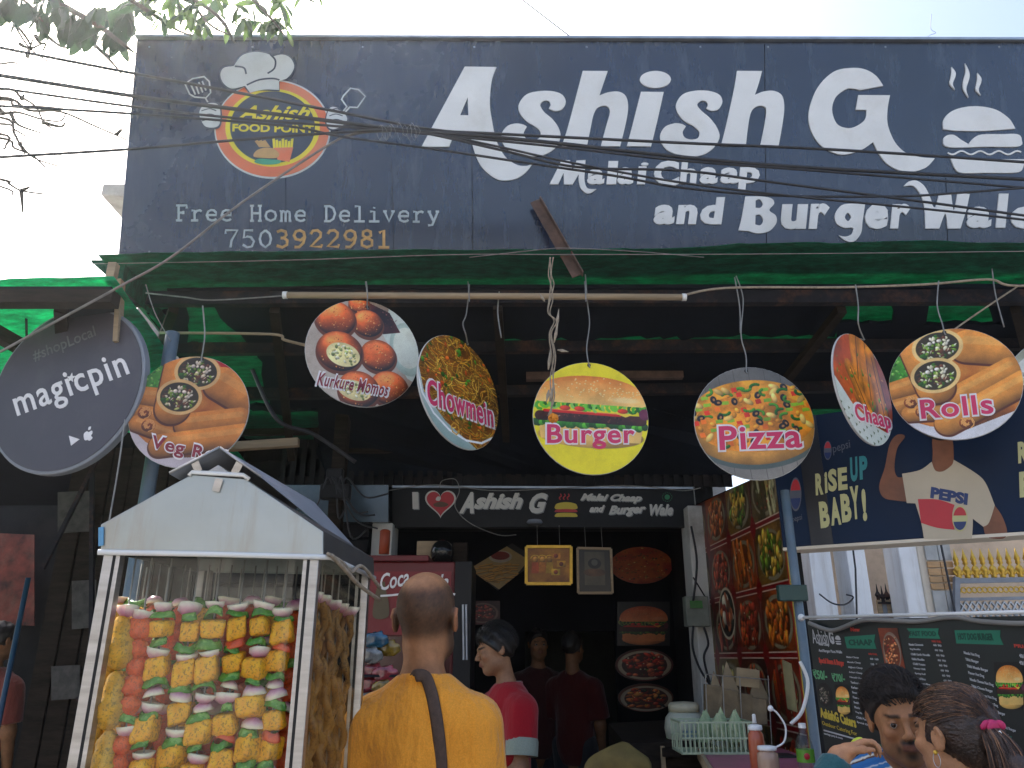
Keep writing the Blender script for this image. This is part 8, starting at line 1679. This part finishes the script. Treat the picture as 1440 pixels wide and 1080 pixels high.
b = MB(); b.bar(Vector((pa.x-.012, yb_, ZC-.02)), Vector((pb.x-.115, 2.9, ZC-.02)), .016, .05); b.build('edge_strip', M['wood_tan'], ct)
ct2 = thing('wooden_counter', 'dark wooden side counter with a hanging bag, left of pink counter', 'counter', (at(915, 1060, 4.4).x, 4.5, 0))
a, c = at(868, 1032, 4.6), at(948, 1008, 4.9)
b = MB(); b.hexa([(a.x, 4.3, 0), (c.x+.05, 4.3, 0), (c.x+.05, 5.0, 0), (a.x, 5.0, 0), (a.x, 4.3, a.z-.02), (c.x+.05, 4.3, a.z), (c.x+.05, 5.0, c.z-.02), (a.x, 5.0, c.z-.04)]); b.build('body', M['wood_dark'], ct2, bevel=.005)
b = MB(); b.bar(Vector(((a.x+c.x)/2, 4.29, .1)), Vector(((a.x+c.x)/2, 4.29, a.z-.03)), .02, .02, (0, 1, 0)); b.build('batten', M['wood_tan'], ct2)
b = MB(); cc_ = at(872, 1078, 4.0); b.ball(cc_, (.16, .1, .09), 18, 12); displaced(b, 0, 1, 1); b.v = [tuple(Vector(p)+Vector((1, 1, 1))*mn.noise(Vector(p)*9)*.03) for p in b.v]; b.build('cloth_bag', mat('ochre_cloth', (.20, .14, .04), .85, var=.4, bmp=.4), smooth=True, label='crumpled ochre cloth bag before the wooden counter', cat='bag')
# bottles
def squeeze(label, u, v, Y, H_, R_, body, fillc, tip, flip=False):
    p = at(u, v, Y); z0 = ZC+.001; t = thing('sauce_bottle', label, 'bottle', (p.x, Y, z0), 'sauce bottles on the pink counter')
    h = p.z-z0; b = MB(); b.lathe((p.x, Y, z0), [(R_*.9, 0), (R_, .01), (R_, h*.62), (R_*.93, h*.78), (R_*.62, h*.86), (R_*.6, h*.90)], 22); b.build('body', body, t, smooth=True)
    b = MB(); b.lathe((p.x, Y, z0+h*.86), [(R_*.86, 0), (R_*.9, .004), (R_*.88, h*.10), (R_*.4, h*.12)], 22); b.build('cap', M['white_plastic'], t, smooth=True); return t, p, h
bod = mat('sauce_red_plastic', (.42, .09, .035), .3, var=.15, scale=3, spec=.6); bod2 = mat('sauce_clear_plastic', (.40, .26, .18), .25, var=.2, scale=2, spec=.6)
t, p, h = squeeze('tall red squeeze bottle with a nozzle cap', 1061, 1017, 3.35, .25, .031, bod, None, 1)
b = MB(); b.lathe((p.x, 3.35, p.z), [(.009, 0), (.007, .03), (.005, .034)], 10); b.build('nozzle', M['white_plastic'], t, smooth=True)
t, p, h = squeeze('squat pale squeeze bottle with a looped cap strap', 1078, 1047, 3.05, .2, .038, bod2, None, 1)
b = MB(); q0 = Vector((p.x+.03, 3.05, p.z-.01)); b.tube(smooth_path([q0, q0+Vector((.035, 0, .02)), q0+Vector((.045, 0, .07)), q0+Vector((.02, 0, .115)), q0+Vector((-.0, 0, .128))], 6), .0035, 6); b.ball(q0+Vector((-.002, 0, .13)), .011, 10, 7); b.build('cap_strap', M['white_plastic'], t, smooth=True)
p = at(1128, 1022, 3.05); t = thing('water_bottle', 'clear drink bottle with green label and white cap', 'bottle', (p.x, 3.05, ZC+.001)); hb_ = p.z-ZC
b = MB(); b.lathe((p.x, 3.05, ZC+.001), [(.028, 0), (.03, .01), (.028, hb_*.3), (.030, hb_*.35), (.030, hb_*.66), (.024, hb_*.8), (.012, hb_*.93), (.012, hb_)], 20); b.build('body', M['clear'], t, smooth=True)
b = MB(); b.lathe((p.x, 3.05, ZC+hb_*.40), [(.0312, 0), (.0312, hb_*.22)], 20, cap=False); b.build('label', mat('green_label', (.12, .33, .03), .4, var=.3), t, smooth=True)
b = MB(); b.lathe((p.x, 3.05, ZC+hb_*.98), [(.0135, 0), (.0135, .016)], 14); b.build('cap', M['white_plastic'], t)
b = MB(); b.ball((p.x-.006, 3.018, ZC+hb_*.51), (.011, .003, .011), 10, 6); b.build('label_emblem', M['red_paint'], t)
# basket
YK = yb_-.28; bk = thing('plastic_basket', 'pale green plastic lattice basket full of packets', 'basket', up(at(1008, 1060, YK), ZC)); A_, B_ = at(958, 1040, YK).x, at(1060, 1040, YK).x; zt3 = at(1008, 1016, YK).z; zb3 = ZC+.002
M['basket'] = mat('pale_green_plastic', (.36, .42, .28), .5, var=.15)
for y_ in (YK, YK+.22):
    for z_ in (zb3+.004, (zb3+zt3)/2, zt3): b = MB(); b.bar((A_, y_, z_), (B_, y_, z_), .006, .008); b.build('rim', M['basket'], bk)
    n_ = 17
    for k in range(n_): x = A_+(B_-A_)*k/(n_-1); b = MB(); b.bar((x, y_, zb3), (x, y_, zt3), .006, .004, (0, 1, 0)); b.build('slat', M['basket'], bk)
for x in (A_, B_):
    for z_ in (zb3+.004, zt3): b = MB(); b.bar((x, YK, z_), (x, YK+.22, z_), .006, .008); b.build('rim', M['basket'], bk)
    for k in range(6): b = MB(); b.bar((x, YK+.22*k/5, zb3), (x, YK+.22*k/5, zt3), .004, .006, (0, 1, 0)); b.build('slat', M['basket'], bk)
b = MB(); b.box(((A_+B_)/2, YK+.11, zb3), (B_-A_, .22, .004)); b.build('floor_panel', M['basket'], bk)
mp_ = mat('green_pouch', (.26, .36, .20), .3, var=.4, scale=30, bmp=.5, coat=.6)
for k in range(9):
    x = A_+(B_-A_)*(.34+.075*k*.95); c = Vector((min(x, B_-.03), YK+.05+.06*(k % 3), zt3-.03+.01*(k % 2))); b = MB(); b.add([c+Vector((-.03, -.006, -.06)), c+Vector((.03, -.006, -.06)), c+Vector((.028, -.004, .02)), c+Vector((.002, 0, .06+.01*(k % 3))), c+Vector((-.026, -.004, .02)), c+Vector((-.03, .012, -.06)), c+Vector((.03, .012, -.06)), c+Vector((.028, .008, .02)), c+Vector((.002, .003, .06+.01*(k % 3))), c+Vector((-.026, .008, .02))], [(0, 1, 2, 3, 4), (9, 8, 7, 6, 5), (0, 5, 6, 1), (1, 6, 7, 2), (2, 7, 8, 3), (3, 8, 9, 4), (4, 9, 5, 0)])
    b.build('pouch', mp_, label='%s pale green sauce pouch from the left standing in the basket' % ['first', 'second', 'third', 'fourth', 'fifth', 'sixth', 'seventh', 'eighth', 'ninth'][k], cat='pouch', group='green pouches in the basket')
b = MB(); c = at(966, 1038, YK+.3); pc = at(962, 1002, YK+.42); pt2 = thing('white_jar', 'round cream plastic jar with lid beside the basket', 'jar', (pc.x, pc.y, ZC))
b = MB(); b.lathe((pc.x, pc.y, ZC+.001), [(.06, 0), (.10, .03), (.108, .08), (.10, .13), (.075, .16)], 22); b.build('body', mat('cream_plastic', (.42, .43, .34), .5, var=.12), pt2, smooth=True)
b = MB(); b.lathe((pc.x, pc.y, ZC+.161), [(.08, 0), (.082, .03), (.07, .045), (.01, .05)], 22); b.build('lid', mat('cream_lid', (.44, .40, .28), .5), pt2, smooth=True)
b = MB(); b.box((pc.x, pc.y-.108, ZC+.06), (.07, .004, .035)); b.build('label', flatmat('blue_label', (.2, .3, .34)), pt2)
b = MB(); b.box((pc.x, pc.y, ZC-.02), (.3, .3, .04)); b.build('ledge', M['wood_dark'], label='dark wooden ledge under the cream jar', cat='ledge')
# paper pouches in rack against the poster wall
rk = thing('bag_rack', 'wire rack holding brown paper bags before the poster wall', 'rack', up(at(1032, 1030, 4.3), ZC)); Yr = 4.3
for k, (u0, u1, v0, v1) in enumerate(((992, 1018, 1012, 962), (1016, 1040, 1015, 968), (1038, 1060, 1018, 974), (1056, 1080, 1020, 980))):
    q = [at(u0, v0, Yr), at(u1, v0, Yr), at(u1-1, v1+3, Yr), at(u0, v1, Yr)]; b = MB(); b.hexa([p for p in q]+[p+Vector((0, .05, 0)) for p in q][::1]); b.build('bag_stack', mat('brown_paper_%d' % k, (.15, .11, .06), .8, var=.35, scale=14, bmp=.5, coat=.3), rk, bevel=.006)
for k, (u, v, w_) in enumerate(((1006, 960, 10), (1024, 950, 13), (1066, 965, 16))):
    c = at(u, v, Yr+.03); s_ = w_/1080*4.4; b = MB(); b.add([c+Vector((-s_, 0, -s_*1.6)), c+Vector((s_, 0, -s_*1.6)), c+Vector((0, .01, s_*1.4)), c+Vector((-s_, .01, -s_*1.6)), c+Vector((s_, .01, -s_*1.6)), c+Vector((0, .02, s_*1.4))], [(0, 1, 2), (5, 4, 3), (0, 3, 4, 1), (1, 4, 5, 2), (2, 5, 3, 0)]); b.build('paper_cone', mat('kraft_paper_%d' % k, (.26, .20, .12), .8), rk)
b = MB(); b.box(at(1050, 953, Yr+.05), (.12, .05, .09), Euler((0, .12, 0))); b.build('small_carton', mat('card_tan', (.34, .26, .15), .8), label='small tan carton on top of the bag rack', cat='carton')
for u in (992, 1016, 1040, 1080): b = MB(); b.tube([up(at(u, 1000, Yr-.01), ZC-.02), at(u, 950, Yr-.01)], .003, 5); b.build('rack_wire', M['wire'], rk)
b = MB(); b.tube([at(990, 948, Yr-.01), at(1082, 956, Yr-.01)], .003, 5); b.build('rack_wire', M['wire'], rk)
b = MB(); c = cz(1090, 1064); b.box((c.x, 3.9, ZC+.006), (.16, .12, .008)); b.build('black_tray', M['black_plastic'], label='thin black tray lying on the pink counter', cat='tray')
# person in orange at the right frame edge
# ------------------------------------------------------------------ haze volume added to stand in for lens glare
hm = bpy.data.materials.new('glare_haze'); hm.use_nodes = True; nt = hm.node_tree; nt.nodes.clear(); o = nt.nodes.new('ShaderNodeOutputMaterial'); pv = nt.nodes.new('ShaderNodeVolumePrincipled')
pv.inputs['Color'].default_value = (.9, .93, .95, 1); pv.inputs['Density'].default_value = .0020; pv.inputs['Anisotropy'].default_value = .8; nt.links.new(pv.outputs[0], o.inputs['Volume'])
b = MB(); b.box((0, 0, 4.55), (640, 640, 11.3)); hz = b.build('haze', hm, loc=(0, 0, -1.1), kind='stuff', label='thin added haze standing in for lens glare')
